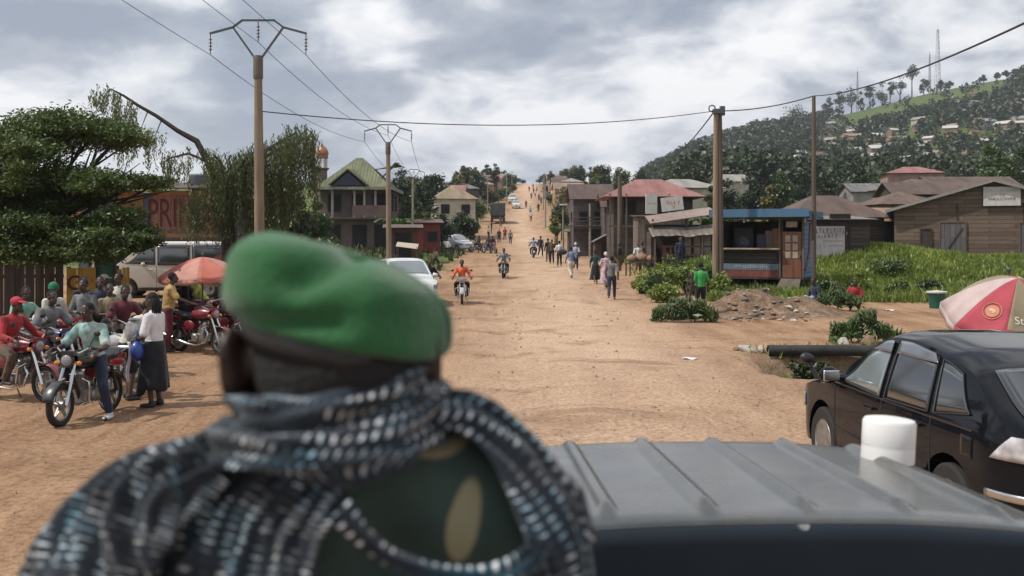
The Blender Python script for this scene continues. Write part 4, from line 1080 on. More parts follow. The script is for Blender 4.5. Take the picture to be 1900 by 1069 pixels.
def hip(b, w, d, z0, h, ridge, over=.35, t=.05, axis='x'):
    """hipped roof; ridge = ridge length along axis"""
    W, D = w/2+over, d/2+over
    if axis == 'x': r0, r1 = V((-ridge/2, 0, z0+h)), V((ridge/2, 0, z0+h))
    else: r0, r1 = V((0, -ridge/2, z0+h)), V((0, ridge/2, z0+h))
    a, bb, c, dd = V((-W, -D, z0)), V((W, -D, z0)), V((W, D, z0)), V((-W, D, z0))
    fs = [[a, bb, r1, r0], [c, dd, r0, r1], [bb, c, r1], [dd, a, r0]] if axis == 'x' else [[a, bb, r0], [bb, c, r1, r0], [c, dd, r1], [dd, a, r0, r1]]
    for f in fs:
        q = [f[0]]
        for p in f[1:]:
            if (p-q[-1]).length > 1e-4: q.append(p)
        b.slab(q, t)
def gable(b, w, d, z0, h, over=.3, t=.05, axis='y'):
    """two slopes, ridge along axis"""
    W, D = w/2, d/2
    if axis == 'y':
        k = (W+over)/W; ez = z0+h-h*k
        b.slab([(-W-over, D+over, ez), (-W-over, -D-over, ez), (0, -D-over, z0+h), (0, D+over, z0+h)], t); b.slab([(W+over, -D-over, ez), (W+over, D+over, ez), (0, D+over, z0+h), (0, -D-over, z0+h)], t)
    else:
        k = (D+over)/D; ez = z0+h-h*k
        b.slab([(-W-over, -D-over, ez), (W+over, -D-over, ez), (W+over, 0, z0+h), (-W-over, 0, z0+h)], t); b.slab([(W+over, D+over, ez), (-W-over, D+over, ez), (-W-over, 0, z0+h), (W+over, 0, z0+h)], t)
def gable_wall(b, w, d, h, rise, axis='y', z0=-.6):
    """four walls with gable ends as a closed block"""
    W, D = w/2, d/2
    if axis == 'y': P = [(-W, z0), (W, z0), (W, h), (0, h+rise), (-W, h)]; vs = [V((x, -D, z)) for x, z in P]+[V((x, D, z)) for x, z in P]
    else: P = [(-D, z0), (D, z0), (D, h), (0, h+rise), (-D, h)]; vs = [V((W, y, z)) for y, z in P]+[V((-W, y, z)) for y, z in P]
    fs = [(0, 1, 2, 3, 4), (9, 8, 7, 6, 5)]+[((i+1) % 5, i, 5+i, 5+(i+1) % 5) for i in range(5)]
    b.add(vs, fs)
def opening(r, name, x, y, z, w, h, m, fm=None, rz=0, pr=.03, bars=0, handle=False):
    """door or window set on a wall: leaf plus its frame; faces local -y turned by rz"""
    Q = Matrix.Rotation(R(rz), 3, 'Z')
    g = MB(); g.box(V((x, y, z)), (w, .05, h), M=Q); o = obj(name, g, m, r)
    f = MB()
    for sx_, sz_, dw, dh in ((-w/2-.035, 0, .07, h+.14), (w/2+.035, 0, .07, h+.14), (0, h/2+.035, w, .07), (0, -h/2-.035, w, .07)):
        f.box(V((x, y, z))+Q @ V((sx_, -pr*.5, sz_)), (dw, .07+pr, dh), M=Q)
    for k in range(bars): f.box(V((x, y, z))+Q @ V((-w/2+w*(k+1)/(bars+1), -pr, 0)), (.035, .03, h), M=Q)
    obj('frame', f, fm or TIMBD, o)
    if handle:
        g = MB(); g.box(V((x, y, z))+Q @ V((w*.36, -.05, 0)), (.04, .05, .12), M=Q); obj('handle', g, STEEL, o)
    return o
def house(label, loc, rz, w, d, h, rise, wm, rm, kind='gable', axis='x', name='house', group=None, front=(), right=(), left=(), ridge=None, over=.35, chimney=False):
    """front/right/left: list of (kind, offset along wall, centre height, width, height, material)"""
    r = thing(name, label, 'house', loc, rz, group)
    b = MB()
    if kind == 'gable': gable_wall(b, w, d, h, rise, axis)
    else: b.box((0, 0, h/2-.3), (w, d, h+.6))
    obj('wall', b, wm, r, smooth=False)
    b = MB()
    if kind == 'gable': gable(b, w, d, h+.03, rise, over, axis=axis)
    elif kind == 'hip': hip(b, w, d, h+.02, rise, ridge if ridge is not None else max(w-d, .3), over, axis=axis)
    elif kind == 'shed': b.slab([(-w/2-over, -d/2-over, h+.03), (w/2+over, -d/2-over, h+.03), (w/2+over, d/2+over, h+rise), (-w/2-over, d/2+over, h+rise)], .05)
    obj('roof', b, rm, r, smooth=False)
    for nm, o, z, ww, hh, m_ in front: opening(r, nm, o, -d/2-.01, z, ww, hh, m_, handle=nm == 'door')
    for nm, o, z, ww, hh, m_ in right: opening(r, nm, w/2+.01, o, z, ww, hh, m_, rz=90)
    for nm, o, z, ww, hh, m_ in left: opening(r, nm, -w/2-.01, o, z, ww, hh, m_, rz=-90)
    return r
def smear(b, x0, x1, z, h, y=0, seed=0):
    """weathered, unreadable line of painted lettering: broken strokes"""
    rr = random.Random(seed); x = x0
    while x < x1:
        w_ = rr.uniform(.3, .8)*h
        k = rr.randint(0, 2)
        b.box((x+w_/2, y, z+rr.uniform(-.1, .1)*h), (w_*.28, .006, h*rr.uniform(.6, 1)))
        if k: b.box((x+w_*.7, y, z+(.3 if k == 1 else -.3)*h), (w_*.5, .006, h*.25))
        x += w_*1.25
    return b

# --------------------------- right side of the street
WHITES = mat('weathered white sign paint', (.52, .48, .46), .7, .12, 4)
BOARDW = mat('white sign board', (.62, .60, .55), .6, .1, 3)
INK = mat('faded dark lettering', (.06, .055, .055), .8, .3); INKG = mat('faded grey lettering', (.26, .24, .23), .8, .2); INKR = mat('faded red lettering', (.55, .12, .07), .7, .2); INKB = mat('grey brown lettering', (.2, .15, .14), .8, .3)
# timber hall with a name board under its gable
cx_, cy_ = (1843-CX)*56/F, 56.0; cz_ = gz(cx_, cy_)-.1
hall = thing('timber_hall', 'wide brown board hall with a white name board under its gable', 'hall', (cx_+5*math.sin(R(21)), cy_+5*math.cos(R(21)), cz_), -21)
b = MB(); gable_wall(b, 10.4, 10, 4.45-cz_-.15, 1.55); obj('wall', b, WOODW, hall, smooth=False)
b = MB(); gable(b, 10.4, 10, 4.45-cz_-.1, 1.55, .45, .06); obj('roof', b, GREYR, hall, smooth=False)
b = MB()
hz_ = 4.45-cz_-.12
for s in (-1, 1): b.beam((0, -5.47, hz_+1.55), (s*5.7, -5.47, hz_+1.55-5.7*1.55/5.2), .05, .16)
obj('bargeboard', b, mat('pale bargeboard', (.24, .23, .21), .8, .2), hall)
b = MB()
for x in (-1.85, 1.55): b.box((x, -5.02, 1.4), (.09, .05, 3.6))
obj('batten', b, TIMBD, hall)
DOORG = planks('grey board door', (.10, .088, .09), (.135, .118, .12), .28, 'X')
o = opening(hall, 'door', -2.0-.1, -5.03, 1.1, 1.3, 2.1, DOORG, TIMB); g = MB(); g.beam((-2.6, -5.07, .3), (-1.6, -5.07, 1.9), .09, .03); obj('brace', g, DOORG, o)
opening(hall, 'door', 2.0, -5.03, 1.05, 1.3, 2.1, DOORG, TIMB); opening(hall, 'window', -3.5, -5.03, 1.2, .5, 1.1, SHADE, TIMBD)
sgn = thing('name_board', 'white painted board lettered DE PAROLE DIVINE under the hall gable', 'sign', ((1857-CX)*55.8/F, cy_-.32, CZ+(HY-364.5)*55.9/F), -21)
b = MB(); b.box((0, 0, 0), (1.88, .05, 1.06)); obj('panel', b, WHITES, sgn)
b = MB(); smear(b, -.78, .75, .3, .13, -.03, 3); obj('lettering', b, mat('very faint lettering', (.36, .33, .31), .8, .1), sgn)
text('lettering', 'DE', .2, INK, sgn, (.02, -.03, .06), (R(90), 0, 0), sx=1.2); text('lettering', 'PAROLE DIVINE', .23, INK, sgn, (0, -.03, -.16), (R(90), 0, 0), sx=.86)

# round-shouldered rusty hut and its neighbours behind the kiosk
hx = (1553-CX)*61/F
hut = house('low hut with a wide rusty brown hipped roof behind the blue kiosk', (hx, 63.5, 1.2), 4, 5.6, 5, 2.7, 1.45, WOODD, RUST2, 'hip', front=[('door', -1.0, .95, .9, 1.9, SHADE)], ridge=1.6, over=.55)
house('low shed with a bright rust orange roof beside the brown hipped roof', ((1625-CX)*64/F, 66, 1.5), 6, 3.4, 4, 2.35, .8, WOODD, corrug('orange rust roofing', (.27, .15, .08), (.38, .24, .15)), 'gable', front=[('door', .6, .9, .8, 1.8, SHADE)])
for k, (px, d, w, py, m_, rm, rz, lab) in enumerate((
     (1668, 74, 5, 372, MUD, RUST, 5, 'small mud house with a rusty roof between the orange shed and the hall'),
     (1745, 84, 9, 352, WOODD, RUST2, -4, 'long board house with a dark rusted roof rising behind the hall'),
     (1700, 92, 6, 345, MUD, RUST, 8, 'ochre walled house with a rusty roof left of the long dark roof'),
     (1790, 96, 8, 340, PINKP, RUST2, 0, 'pinkish house with a brown roof close above the hall roof'),
     (1690, 135, 7, 318, PINKP, REDR, -10, 'pink house with a red tin roof at the foot of the hill'),
     (1352, 140, 4, 332, CREAM, PALER, 10, 'cream house with a pale roof among trees behind the tall double pole'),
     (1262, 100, 7, 344, CREAM, PALER, 5, 'cream house with a pale roof just behind the red roofed house'),
     (1615, 120, 6, 350, GREYP, GREYR, 0, 'grey house with a grey tin roof half hidden by dark trees'))):
    x = (px-CX)*d/F; z0 = gz(x, d); ez = CZ+(HY-py)*d/F
    house(lab, (x, d, z0-.4), rz, w, 5, max(2.4, ez-z0), 1.0, m_, rm, 'gable' if k % 2 else 'hip', front=[('door', -w*.2, 1.3, .9, 1.9, SHADE), ('window', w*.2, 1.6, .8, .8, INSHADE)])

# blue kiosk on stilts
kx, ky = (1440-CX)*42/F, 42.9; kz = gz(kx, 42.5)
kio = thing('kiosk', 'blue wooden kiosk on stilts with a flat blue roof and an open counter', 'kiosk', (kx-.1, ky, kz), -27); kio.scale = (.84, 1.25, 1)
BLUEW = planks('pale blue boards', (.10, .185, .30), (.14, .235, .36), .2)
BLUEF = mat('worn blue fascia', (.025, .13, .28), .7, .35, 3, col2=(.085, .13, .16))
REDB = mat('faded red band', (.17, .045, .035), .7, .3, 4)
K0, K1 = .62, 3.0
b = MB(); b.box((1.98, .1, (K0+K1)/2), (.06, 1.7, K1-K0)); kr = obj('wall', b, BLUEW, kio, smooth=False)
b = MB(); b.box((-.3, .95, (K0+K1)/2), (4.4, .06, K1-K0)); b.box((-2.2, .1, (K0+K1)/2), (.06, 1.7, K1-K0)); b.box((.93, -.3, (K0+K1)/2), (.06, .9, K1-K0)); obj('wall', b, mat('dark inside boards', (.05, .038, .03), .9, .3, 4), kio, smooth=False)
b = MB(); b.box((-.1, .08, K0-.05), (4.2, 1.75, .1)); obj('floor', b, TIMBD, kio)
b = MB(); b.slab([(-2.55, -1.25, 3.42), (2.4, -1.25, 3.42), (2.5, 1.1, 3.15), (-2.5, 1.1, 3.15)], .04); obj('roof', b, GREYR, kio, smooth=False)
b = MB(); b.box((-.08, -1.27, 3.3), (4.96, .04, .34)); b.box((2.42, -.05, 3.22), (.04, 2.4, .3)); b.box((-2.56, -.05, 3.22), (.04, 2.4, .3)); obj('fascia', b, BLUEF, kio)
b = MB(); b.box((-.75, -.74, K0+.14), (3.0, .05, .3)); obj('skirt_board', b, REDB, kio)
b = MB(); b.box((-.75, -.75, K0+.42), (3.0, .05, .26)); obj('name_panel', b, mat('blue grey panel', (.11, .15, .19), .7, .25), kio)
b = MB(); smear(b, -1.55, .2, K0+.43, .12, -.785, 8); obj('lettering', b, WHITES, kio)
b = MB(); b.box((-.78, -.8, K0+1.18), (3.3, .4, .07)); obj('counter', b, mat('worn counter wood', (.28, .22, .15), .7, .25), kio, bevel=.01)
b = MB(); b.box((-.75, -.68, K0+.83), (2.9, .04, .6)); obj('counter_front', b, planks('dark counter boards', (.04, .035, .03), (.07, .06, .05), .15), kio)
b = MB()
for x, y in ((-2.2, -.74), (.82, -.74), (1.96, -.74), (-2.2, -1.2), (-.8, -1.2), (2.2, -1.2)): b.box((x, y, (3.3+(K0 if y > -1 else 2.9))/2), (.09, .09, 3.3-(K0 if y > -1 else 2.9)))
obj('post', b, TIMB, kio)
b = MB()
for x in (-2.15, -.4, .9, 1.95):
    for y in (-.7, .9): b.box((x, y, .2), (.12, .12, .95))
obj('stilt', b, TIMBD, kio)
DOORW = mat('varnished door wood', (.16, .06, .032), .5, .3, 5, stretch=(1, 1, .15))
dr = MB(); dr.box((1.4, -.72, K0+.95), (.95, .06, 1.9)); dk = obj('door', dr, DOORW, kio)
b = MB()
for ix in range(2):
    for iz in range(3): b.box((1.22+.36*ix, -.757, K0+.95+.34*iz-.02), (.25, .02, .27))
obj('pane', b, mat('curtained pane', (.33, .27, .2), .35, .2), dk)
b = MB(); b.box((1.78, -.78, K0+.9), (.03, .06, .14)); obj('handle', b, STEEL, dk)
b = MB(); b.box((1.4, -.74, 2.83), (.55, .03, .24)); obj('door_plate', b, mat('pale plate', (.3, .26, .2), .7), kio)
b = MB(); b.tube([(2.03, -.7, K0+.3), (2.03, -.35, K0+.6), (2.03, -.02, K0+1.1), (2.03, .1, K0+1.9), (2.03, .2, 2.9)], .07, 6); obj('painted_swoosh', b, REDB, kio)
b = MB(); b.slab([(.9, -.78, K0-.05), (1.85, -.78, K0-.05), (1.95, -1.5, .1), (.8, -1.5, .1)][::-1], .06); obj('ramp', b, TIMB, kio)
# stock inside the kiosk
SPK = mat('loudspeaker black', (.016, .017, .02), .6, .2)
sp = thing('loudspeaker', 'black loudspeaker with a grey cone standing in the blue kiosk window', 'loudspeaker', kio.matrix_basis @ V((-1.25, .1, K0)), -27)
b = MB(); b.box((0, 0, 1.55), (.85, .45, 1.1)); obj('cabinet', b, SPK, sp, bevel=.02)
b = MB(); b.lathe([(.3, 0), (.28, -.02), (.08, .08), (0, .06)], (0, -.225, 1.45), 24, Matrix.Rotation(R(90), 3, 'X')); obj('cone', b, mat('grey cone', (.08, .1, .12), .5), sp)
for k, (x, c, w, h, lab) in enumerate(((-.3, (.06, .06, .1), .4, .8, 'dark blue carton in the kiosk window beside the loudspeaker'), (.1, (.2, .14, .14), .36, .95, 'pinkish carton on the kiosk counter shelf'), (.55, (.30, .17, .07), .5, 1.05, 'orange brown cabinet inside the kiosk next to the door'))):
    b = MB(); b.box((0, 0, h/2), (w, .3, h)); b.box((0, -.152, h*.55), (w*.7, .006, h*.35)); o = obj('carton', b, mat('carton %d' % k, c, .7, .2), None, bevel=.01); o.location = kio.matrix_basis @ V((x, .0, K0+1.0)); o.rotation_euler = (0, 0, R(-27)); tag(o, lab, 'carton')

# dark hut with a big faded sign, right behind the kiosk
dx_, dy_ = (1562-CX)*47/F, 48.2; dz_ = gz(dx_, dy_)
dh = house('narrow dark board hut standing between the blue kiosk and the grass', (dx_, dy_, dz_), 3, 2.5, 2.6, CZ+(HY-408)*47/F-dz_, .25, WOODD, GREYR, 'shed', front=[('door', -.2, .95, .85, 1.7, SHADE)], over=.3)
sg = thing('sign_board', 'large faded white board with brown lettering leaning on the dark hut', 'sign', ((1547-CX)*46/F, 46.7, CZ+(HY-452)*46/F), 3)
b = MB(); b.box((0, 0, 0), (1.5, .05, 1.62)); obj('panel', b, mat('grey white board', (.36, .345, .34), .7, .15, 3), sg)
b = MB(); smear(b, -.68, .66, .6, .26, -.03, 12); smear(b, -.68, .3, .36, .2, -.03, 13); obj('lettering', b, mat('brown sign paint', (.2, .12, .1), .8, .3), sg)
b = MB(); smear(b, -.3, .6, .14, .09, -.03, 5); smear(b, -.1, .62, -.08, .09, -.03, 6); smear(b, -.7, -.2, -.1, .2, -.03, 15); b.box((.38, -.03, -.5), (.2, .006, .16)); obj('lettering', b, INKG, sg)
for s in (-1, 1): b = MB(); b.box((s*.68, .05, -1.0), (.08, .06, 2.6)); obj('post', b, TIMBD, sg)

# market shacks with ragged tin awnings
mx_, my_ = (1268-CX)*53/F, 54.0; mz_ = gz(mx_, my_)-.1
ms_ = thing('market_stall', 'open market stall with two ragged tin awnings left of the blue kiosk', 'stall', (mx_, my_, mz_), 0)
zt_ = CZ+(HY-405)*52/F-mz_
b = MB(); b.slab([(-1.7, -.6, zt_-.25), (1.9, -.9, zt_+.28), (1.9, 1.6, zt_+.7), (-1.7, 1.6, zt_+.2)], .05); obj('roof', b, corrug('pinkish tin', (.30, .20, .155), (.40, .30, .25)), ms_, smooth=False)
b = MB()
def aw(u, v): return V((-1.75+4.0*u, -1.7+1.6*v, zt_-1.0+.5*v+.18*u+.05*math.sin(u*9)+.03*math.sin(u*23)*(1-v)))
b.grid(aw, 30, 4, True); obj('awning', b, corrug('patched grey tin', (.17, .145, .12), (.30, .26, .22)), ms_, thick=.02)
b = MB()
for x in (-1.6, -.2, .9, 2.1): b.box((x, -1.6, (zt_-1.0)/2), (.08, .08, zt_-.95+.1*x))
for x in (-1.5, .3, 1.9): b.box((x, -.1, zt_/2), (.1, .1, zt_))
obj('post', b, TIMB, ms_)
b = MB(); b.box((.2, 1.5, 1.2), (3.8, .06, 2.4)); b.box((-1.6, .6, 1.0), (.06, 1.8, 2.0)); obj('back_wall', b, WOODD, ms_, smooth=False)
b = MB()
for z in (.75, 1.2): b.box((.5, -1.55, z), (3.4, .05, .1))
for x in (-1.1, -.75, -.4): b.box((x, -1.55, .6), (.12, .04, 1.3))
obj('rail', b, mat('red brown rail', (.10, .035, .03), .8, .3), ms_)
b = MB()
for x in (.25, .75, 1.3, 1.75): b.box((x, -.9, 1.25), (.34, .05, 1.0))
obj('cloth_panel', b, mat('pale hanging cloth', (.34, .29, .24), .9, .25), ms_)
# facade with boards, two shop signs
fx, fy = (1232-CX)*62/F, 62.0; fz = gz(fx, fy)-.2
fac = house('vertical board shop front carrying two white signs below the red roof', (fx, fy+1.5, fz), 0, 3.2, 2.4, CZ+(HY-402)*62/F-fz, .15, planks('upright shop boards', (.13, .105, .08), (.19, .155, .12), .16, 'X'), RUST, 'shed', name='shop', front=[('door', -.6, 1.0, .9, 2.0, SHADE), ('window', .6, 1.4, .7, .8, INSHADE)], over=.2)
s1 = thing('shop_sign', 'tall white shop sign with small grey lettering, above the board shop front', 'sign', ((1209-CX)*61.8/F, fy-.1, CZ+(HY-378)*61.8/F), 18)
b = MB(); b.box((0, 0, 0), (.78, .05, 1.25)); obj('panel', b, BOARDW, s1); b = MB(); smear(b, -.28, .26, .0, .1, -.03, 21); obj('lettering', b, INKG, s1)
s2 = thing('shop_sign', 'wide white shop sign with red lettering, hung right of the tall white sign', 'sign', ((1248-CX)*61.8/F, fy-.05, CZ+(HY-378)*61.8/F), 8)
b = MB(); b.box((0, 0, 0), (1.4, .05, .86), M=Matrix.Rotation(R(-7), 3, 'Y')); obj('panel', b, BOARDW, s2)
b = MB(); smear(b, -.42, .36, .08, .26, -.03, 31); smear(b, -.05, .12, -.17, .15, -.03, 4); obj('lettering', b, INKR, s2)
# red roofed house on posts
rx, ry_ = (1212-CX)*68/F, 70.5; rz0 = gz(rx, ry_)
rh = house('two storey board house with a faded red hipped roof and front posts', (rx, ry_, rz0), 0, 5.4, 5, CZ+(HY-366)*68/F-rz0, 1.35, WOODD, REDR, 'hip', front=[('window', -1.6, 3.2, .8, .9, INSHADE), ('window', 1.2, 3.2, .8, .9, INSHADE), ('door', -.4, 1.0, .9, 2, SHADE)], left=[('window', 0, 3.2, .8, .9, INSHADE)], ridge=1.8, over=.8, name='board_house')
b = MB()
for x in (-3, -1.9, 1.0): b.box((x, -3.1, 2.05), (.1, .1, 4.1))
b.box((-1.2, -3.1, 1.9), (3.8, .08, .12)); obj('post', b, TIMB, rh)
# brown roofed purple-grey house
bx, by = (1098-CX)*86/F, 88.0; bz = gz(bx, by)
bh = house('tall purple grey board house with a brown roof, beside the red roofed one', (bx, by, bz), 0, 3.3, 6, CZ+(HY-368)*86/F-bz, 1.3, WOODP, RUST2, 'gable', front=[('window', -.8, 3.3, .6, .7, INSHADE), ('window', .5, 3.3, .6, .7, INSHADE), ('door', .2, 1, .9, 2, SHADE)], left=[('window', -1, 3.3, .7, .7, INSHADE), ('door', 1, 1.0, .9, 2, SHADE)], axis='x', name='board_house')
b = MB(); b.box((-.2, -3.6, 2.5), (3.8, 1.1, .08)); 
for x in (-1.9, -.4, 1.4): b.box((x, -4.0, 1.2), (.09, .09, 2.6))
for z in (2.9, 3.2): b.box((-.2, -4.1, z), (3.8, .05, .06))
obj('balcony', b, TIMB, bh)
sk = house('tiny gabled shack with its unlit inside painted dark below the purple grey house', ((1128-CX)*76/F, 77.5, gz((1128-CX)*76/F, 77.5)), 0, 1.9, 2, 1.35, .5, WOODD, GREYR, 'gable', axis='y', front=[('door', .1, .65, 1.1, 1.2, INSHADE)], over=.2, name='shack')
sk2 = house('low plank shack with a rusty awning left of the tiny gabled shack', ((1085-CX)*92/F, 93, gz((1085-CX)*92/F, 93)), 0, 3, 2.5, 2.0, .3, WOODD, RUST, 'shed', front=[('door', .1, .9, .9, 1.8, INSHADE), ('window', 1, 1.3, .6, .6, INSHADE)], name='shack')
house('board house with a dark rusted roof seen between the two front poles', ((1170-CX)*80/F, 83, gz((1170-CX)*80/F, 83)), 0, 4, 4, 3.6, 1.1, WOODP, RUST2, 'gable', front=[('window', -1, 2.2, .7, .8, INSHADE), ('door', .8, 1, .9, 2, SHADE)], name='board_house')

# --------------------------- left side of the street
# green roofed house with a balcony and a small front gable
gx_, gy_ = (655-CX)*90/F, 94.0; gz0 = gz(gx_, gy_)
gh = thing('green_roofed_house', 'two storey mauve house with a big mossy green roof and small front gable', 'house', (gx_, gy_, gz0), 0)
E0 = CZ+(HY-352)*90/F-gz0
b = MB(); b.box((0, .6, E0/2-.3), (6.4, 6.6, E0+.6)); obj('wall', b, MAUVE, gh, smooth=False)
b = MB(); hip(b, 6.4, 8, E0, 3.2, .6, .45, .08); b.slab([(1.0, -1.2, E0+1.9), (3.9, -1.2, E0+2.5), (3.9, 1.4, E0+2.5), (1, 2.2, E0+2.3)], .08); obj('roof', b, GREENR, gh, smooth=False)
b = MB()
for s in (-1, 1): b.slab([(-.4+s*1.7, -4.6, E0+.35), (-.4+s*.0, -4.6, E0+1.75), (-.4, -1.2, E0+1.95), (-.4+s*1.7, -2.8, E0+.5)][::s], .1)
b.slab([(1.8, -3.2, E0+.4), (3.6, -2.4, E0+2.6), (3.75, -.5, E0+2.7), (2.8, .5, E0+2.2)], .1)
gr_ = obj('roof', b, GREENR, gh, smooth=False)
b = MB(); b.add([(-1.75, -4.4, E0+.38), (.95, -4.4, E0+.38), (-.4, -4.4, E0+1.6), (-1.75, -4.2, E0+.38), (.95, -4.2, E0+.38), (-.4, -4.2, E0+1.6)], [(0, 1, 2), (5, 4, 3), (1, 0, 3, 4), (2, 1, 4, 5), (0, 2, 5, 3)]); obj('gable', b, mat('dark blue gable', (.03, .035, .06), .7, .2), gh, smooth=False)
b = MB(); b.box((-.0, -4.35, E0+.1), (7.3, .12, .3)); b.box((3.6, 0, E0+.1), (.12, 8.6, .3)); obj('eaves_board', b, mat('grey eaves', (.2, .2, .17), .8), gh)
b = MB(); b.box((.3, -3.1, 2.9), (6.2, 1.6, .2)); gb = obj('balcony', b, MAUVE, gh)
b = MB(); b.box((1.6, -3.85, 3.5), (3.4, .14, 1.1)); obj('parapet', b, plaster('brown parapet', (.17, .115, .10)), gb)
b = MB()
for x in (-1.9, .1, 1.0, 2.0, 3.2): b.lathe([(.14, 2.95), (.12, 3.2), (.11, E0-.1), (.15, E0)], (x, -3.8, 0), 12)
obj('column', b, mat('pale column', (.33, .29, .26), .8, .15), gh)
for x in (-1.9, .3, 2.2): opening(gh, 'window', x, -2.72, 4.3, 1.1, 1.5, INSHADE, TIMBD, bars=1)
for x in (-2, .4, 2.4): opening(gh, 'door', x, -2.72, 1.15, 1.2, 2.2, INSHADE, TIMBD)
opening(gh, 'window', 3.22, -.8, 4.4, 1.0, 1.4, INSHADE, TIMBD, rz=90); opening(gh, 'window', 3.22, 1.6, 4.4, 1.0, 1.4, INSHADE, TIMBD, rz=90)
# minaret with a copper-coloured dome
mn = thing('minaret', 'slim minaret with a coppery onion dome behind the green roof', 'minaret', ((598-CX)*112/F, 112, gz((598-CX)*112/F, 112)), 0)
mzt = CZ+(HY-312)*112/F-mn.location.z
b = MB(); b.lathe([(.75, 0), (.6, .5), (.55, mzt-.3), (.78, mzt-.1), (.78, mzt)], (0, 0, 0), 16); obj('shaft', b, MAUVE, mn)
b = MB()
for k in range(6): a = R(60*k); b.lathe([(.09, mzt), (.07, mzt+1.15)], (.5*math.cos(a), .5*math.sin(a), 0), 8)
obj('column', b, mat('white column', (.55, .52, .48), .7), mn)
b = MB(); b.lathe([(.66, mzt+1.1), (.68, mzt+1.25), (.6, mzt+1.3), (.72, mzt+1.6), (.66, mzt+1.95), (.42, mzt+2.3), (.12, mzt+2.55), (.04, mzt+2.8), (.05, mzt+2.9), (.0, mzt+3.05)], (0, 0, 0), 20); obj('dome', b, mat('coppery dome', (.32, .15, .085), .5, .2, 3, metal=.3), mn)
# red shop and pale awning table beside it
house('small shop with bright red walls under dark trees at the left', ((783-CX)*86/F, 88.5, gz((783-CX)*86/F, 88)), 8, 2.6, 3, 2.6, .4, REDW, RUST, 'shed', front=[('door', -.6, 1, .9, 1.9, mat('red door', (.2, .02, .02), .6)), ('window', .6, 1.4, .8, .8, INSHADE)], name='shop')
house('narrow rust red kiosk below the second power pole', ((742-CX)*70/F, 72, gz((742-CX)*70/F, 72)), 6, 2.2, 2, 2.3, .3, plaster('rust red wall', (.10, .04, .032)), RUST, 'shed', front=[('door', 0, 1.0, 1.1, 1.9, INSHADE)], name='kiosk')
house('tan roofed house with cream walls among the trees on the left slope', ((838-CX)*130/F, 133, gz((838-CX)*130/F, 133)), 12, 5.2, 5, CZ+(HY-369)*130/F-gz((838-CX)*130/F, 133), 1.9, CREAM, TANR, 'hip', front=[('window', -1.4, 3.6, 1, 1.1, INSHADE), ('window', 1.3, 3.6, 1, 1.1, INSHADE), ('door', 0, 1, 1, 2, SHADE)], ridge=.5, over=.4)
aw_ = thing('awning', 'pale slanting cloth awning on sticks before the rust red kiosk', 'awning', G(756, 69), 0); aw_.scale = (.62, .62, .75)
b = MB(); b.slab([(-1.2, -1, 1.55), (1.2, -1, 1.3), (1.2, .6, 1.75), (-1.2, .6, 1.95)], .02); obj('cloth', b, mat('pale awning cloth', (.42, .36, .28), .9, .15), aw_)
b = MB()
for x, y in ((-1.1, -.9), (1.1, -.9), (1.1, .5), (-1.1, .5)): b.tube([(x, y, -.1), (x, y, 1.5)], .03, 6)
obj('pole', b, TIMB, aw_)

# ochre bar with tall red painted lettering behind the van
PX = lambda px, d: (px-CX)*d/F
pbx, pby = PX(298, 47), 48.5; pbz = gz(pbx, pby)-.3
pb = thing('bar_building', 'ochre two storey bar with tall red painted letters on its balcony front', 'bar', (pbx, pby, pbz), 0)
OCH = plaster('orange ochre wall', (.21, .105, .042)); TEAL = plaster('blue grey wall', (.075, .10, .12))
ztop = CZ+(HY-352)*47/F-pbz; zlow = CZ+(HY-441)*47/F-pbz
b = MB(); b.box((-.8, 1.2, ztop/2-.2), (7.2, 3, ztop+.2)); obj('wall', b, TEAL, pb, smooth=False)
b = MB(); b.box((-1.95, -.33, (ztop+zlow)/2), (1.4, .06, ztop-zlow)); b.box((-6.0, -.3, (ztop+zlow)/2-.3), (3.6, .06, ztop-zlow-.4)); obj('front_panel', b, OCH, pb)
pan = MB(); pan.box((.75, -.36, (ztop+zlow)/2), (3.2, .06, ztop-zlow)); pn_ = obj('balcony_front', pan, planks('pinkish painted boards', (.20, .095, .062), (.26, .125, .08), .3, 'X'), pb)
b = MB()
b.box((.75, -.4, zlow+.09), (3.25, .04, .2)); b.box((.75, -.4, ztop-.09), (3.25, .04, .16)); obj('trim', b, mat('orange trim', (.32, .15, .055), .7, .2), pn_)
text('lettering', 'PRIMUS', 1.95, mat('dark red painted letters', (.085, .012, .011), .8, .25, 6), pb, (.76, -.42, (ztop+zlow)/2), (R(90), 0, 0), .012, sx=.56)
b = MB(); b.slab([(-3.9, -1.1, ztop+.12), (3.2, -1.1, ztop+.12), (3.2, 3, ztop+.6), (-3.9, 3, ztop+.6)], .06); obj('roof', b, RUST2, pb, smooth=False)
b = MB()
for x in (-3.4, -.75, 2.05): b.box((x, -.9, zlow/2), (.14, .14, zlow))
obj('post', b, mat('pale post', (.4, .38, .34), .8), pb)
b = MB(); b.box((-.7, -.6, zlow-.07), (7, 1.0, .14)); obj('balcony_floor', b, TIMBD, pb)
for x in (-2.4, -.2, 1.7): opening(pb, 'door', x, -.32, 1.0, 1.3, 2.0, INSHADE, TIMBD)
tk = MB(); tk.lathe([(.42, 0), (.46, .05), (.46, .75), (.38, .82), (.12, .84), (0, .84)], (0, 0, 0), 20); o = obj('water_tank', tk, mat('grey blue tank', (.1, .12, .14), .6), None); o.location = (PX(337, 47.5), 50.0, CZ+(HY-349)*47.5/F); tag(o, 'grey blue water tank on the bar roof', 'water tank')
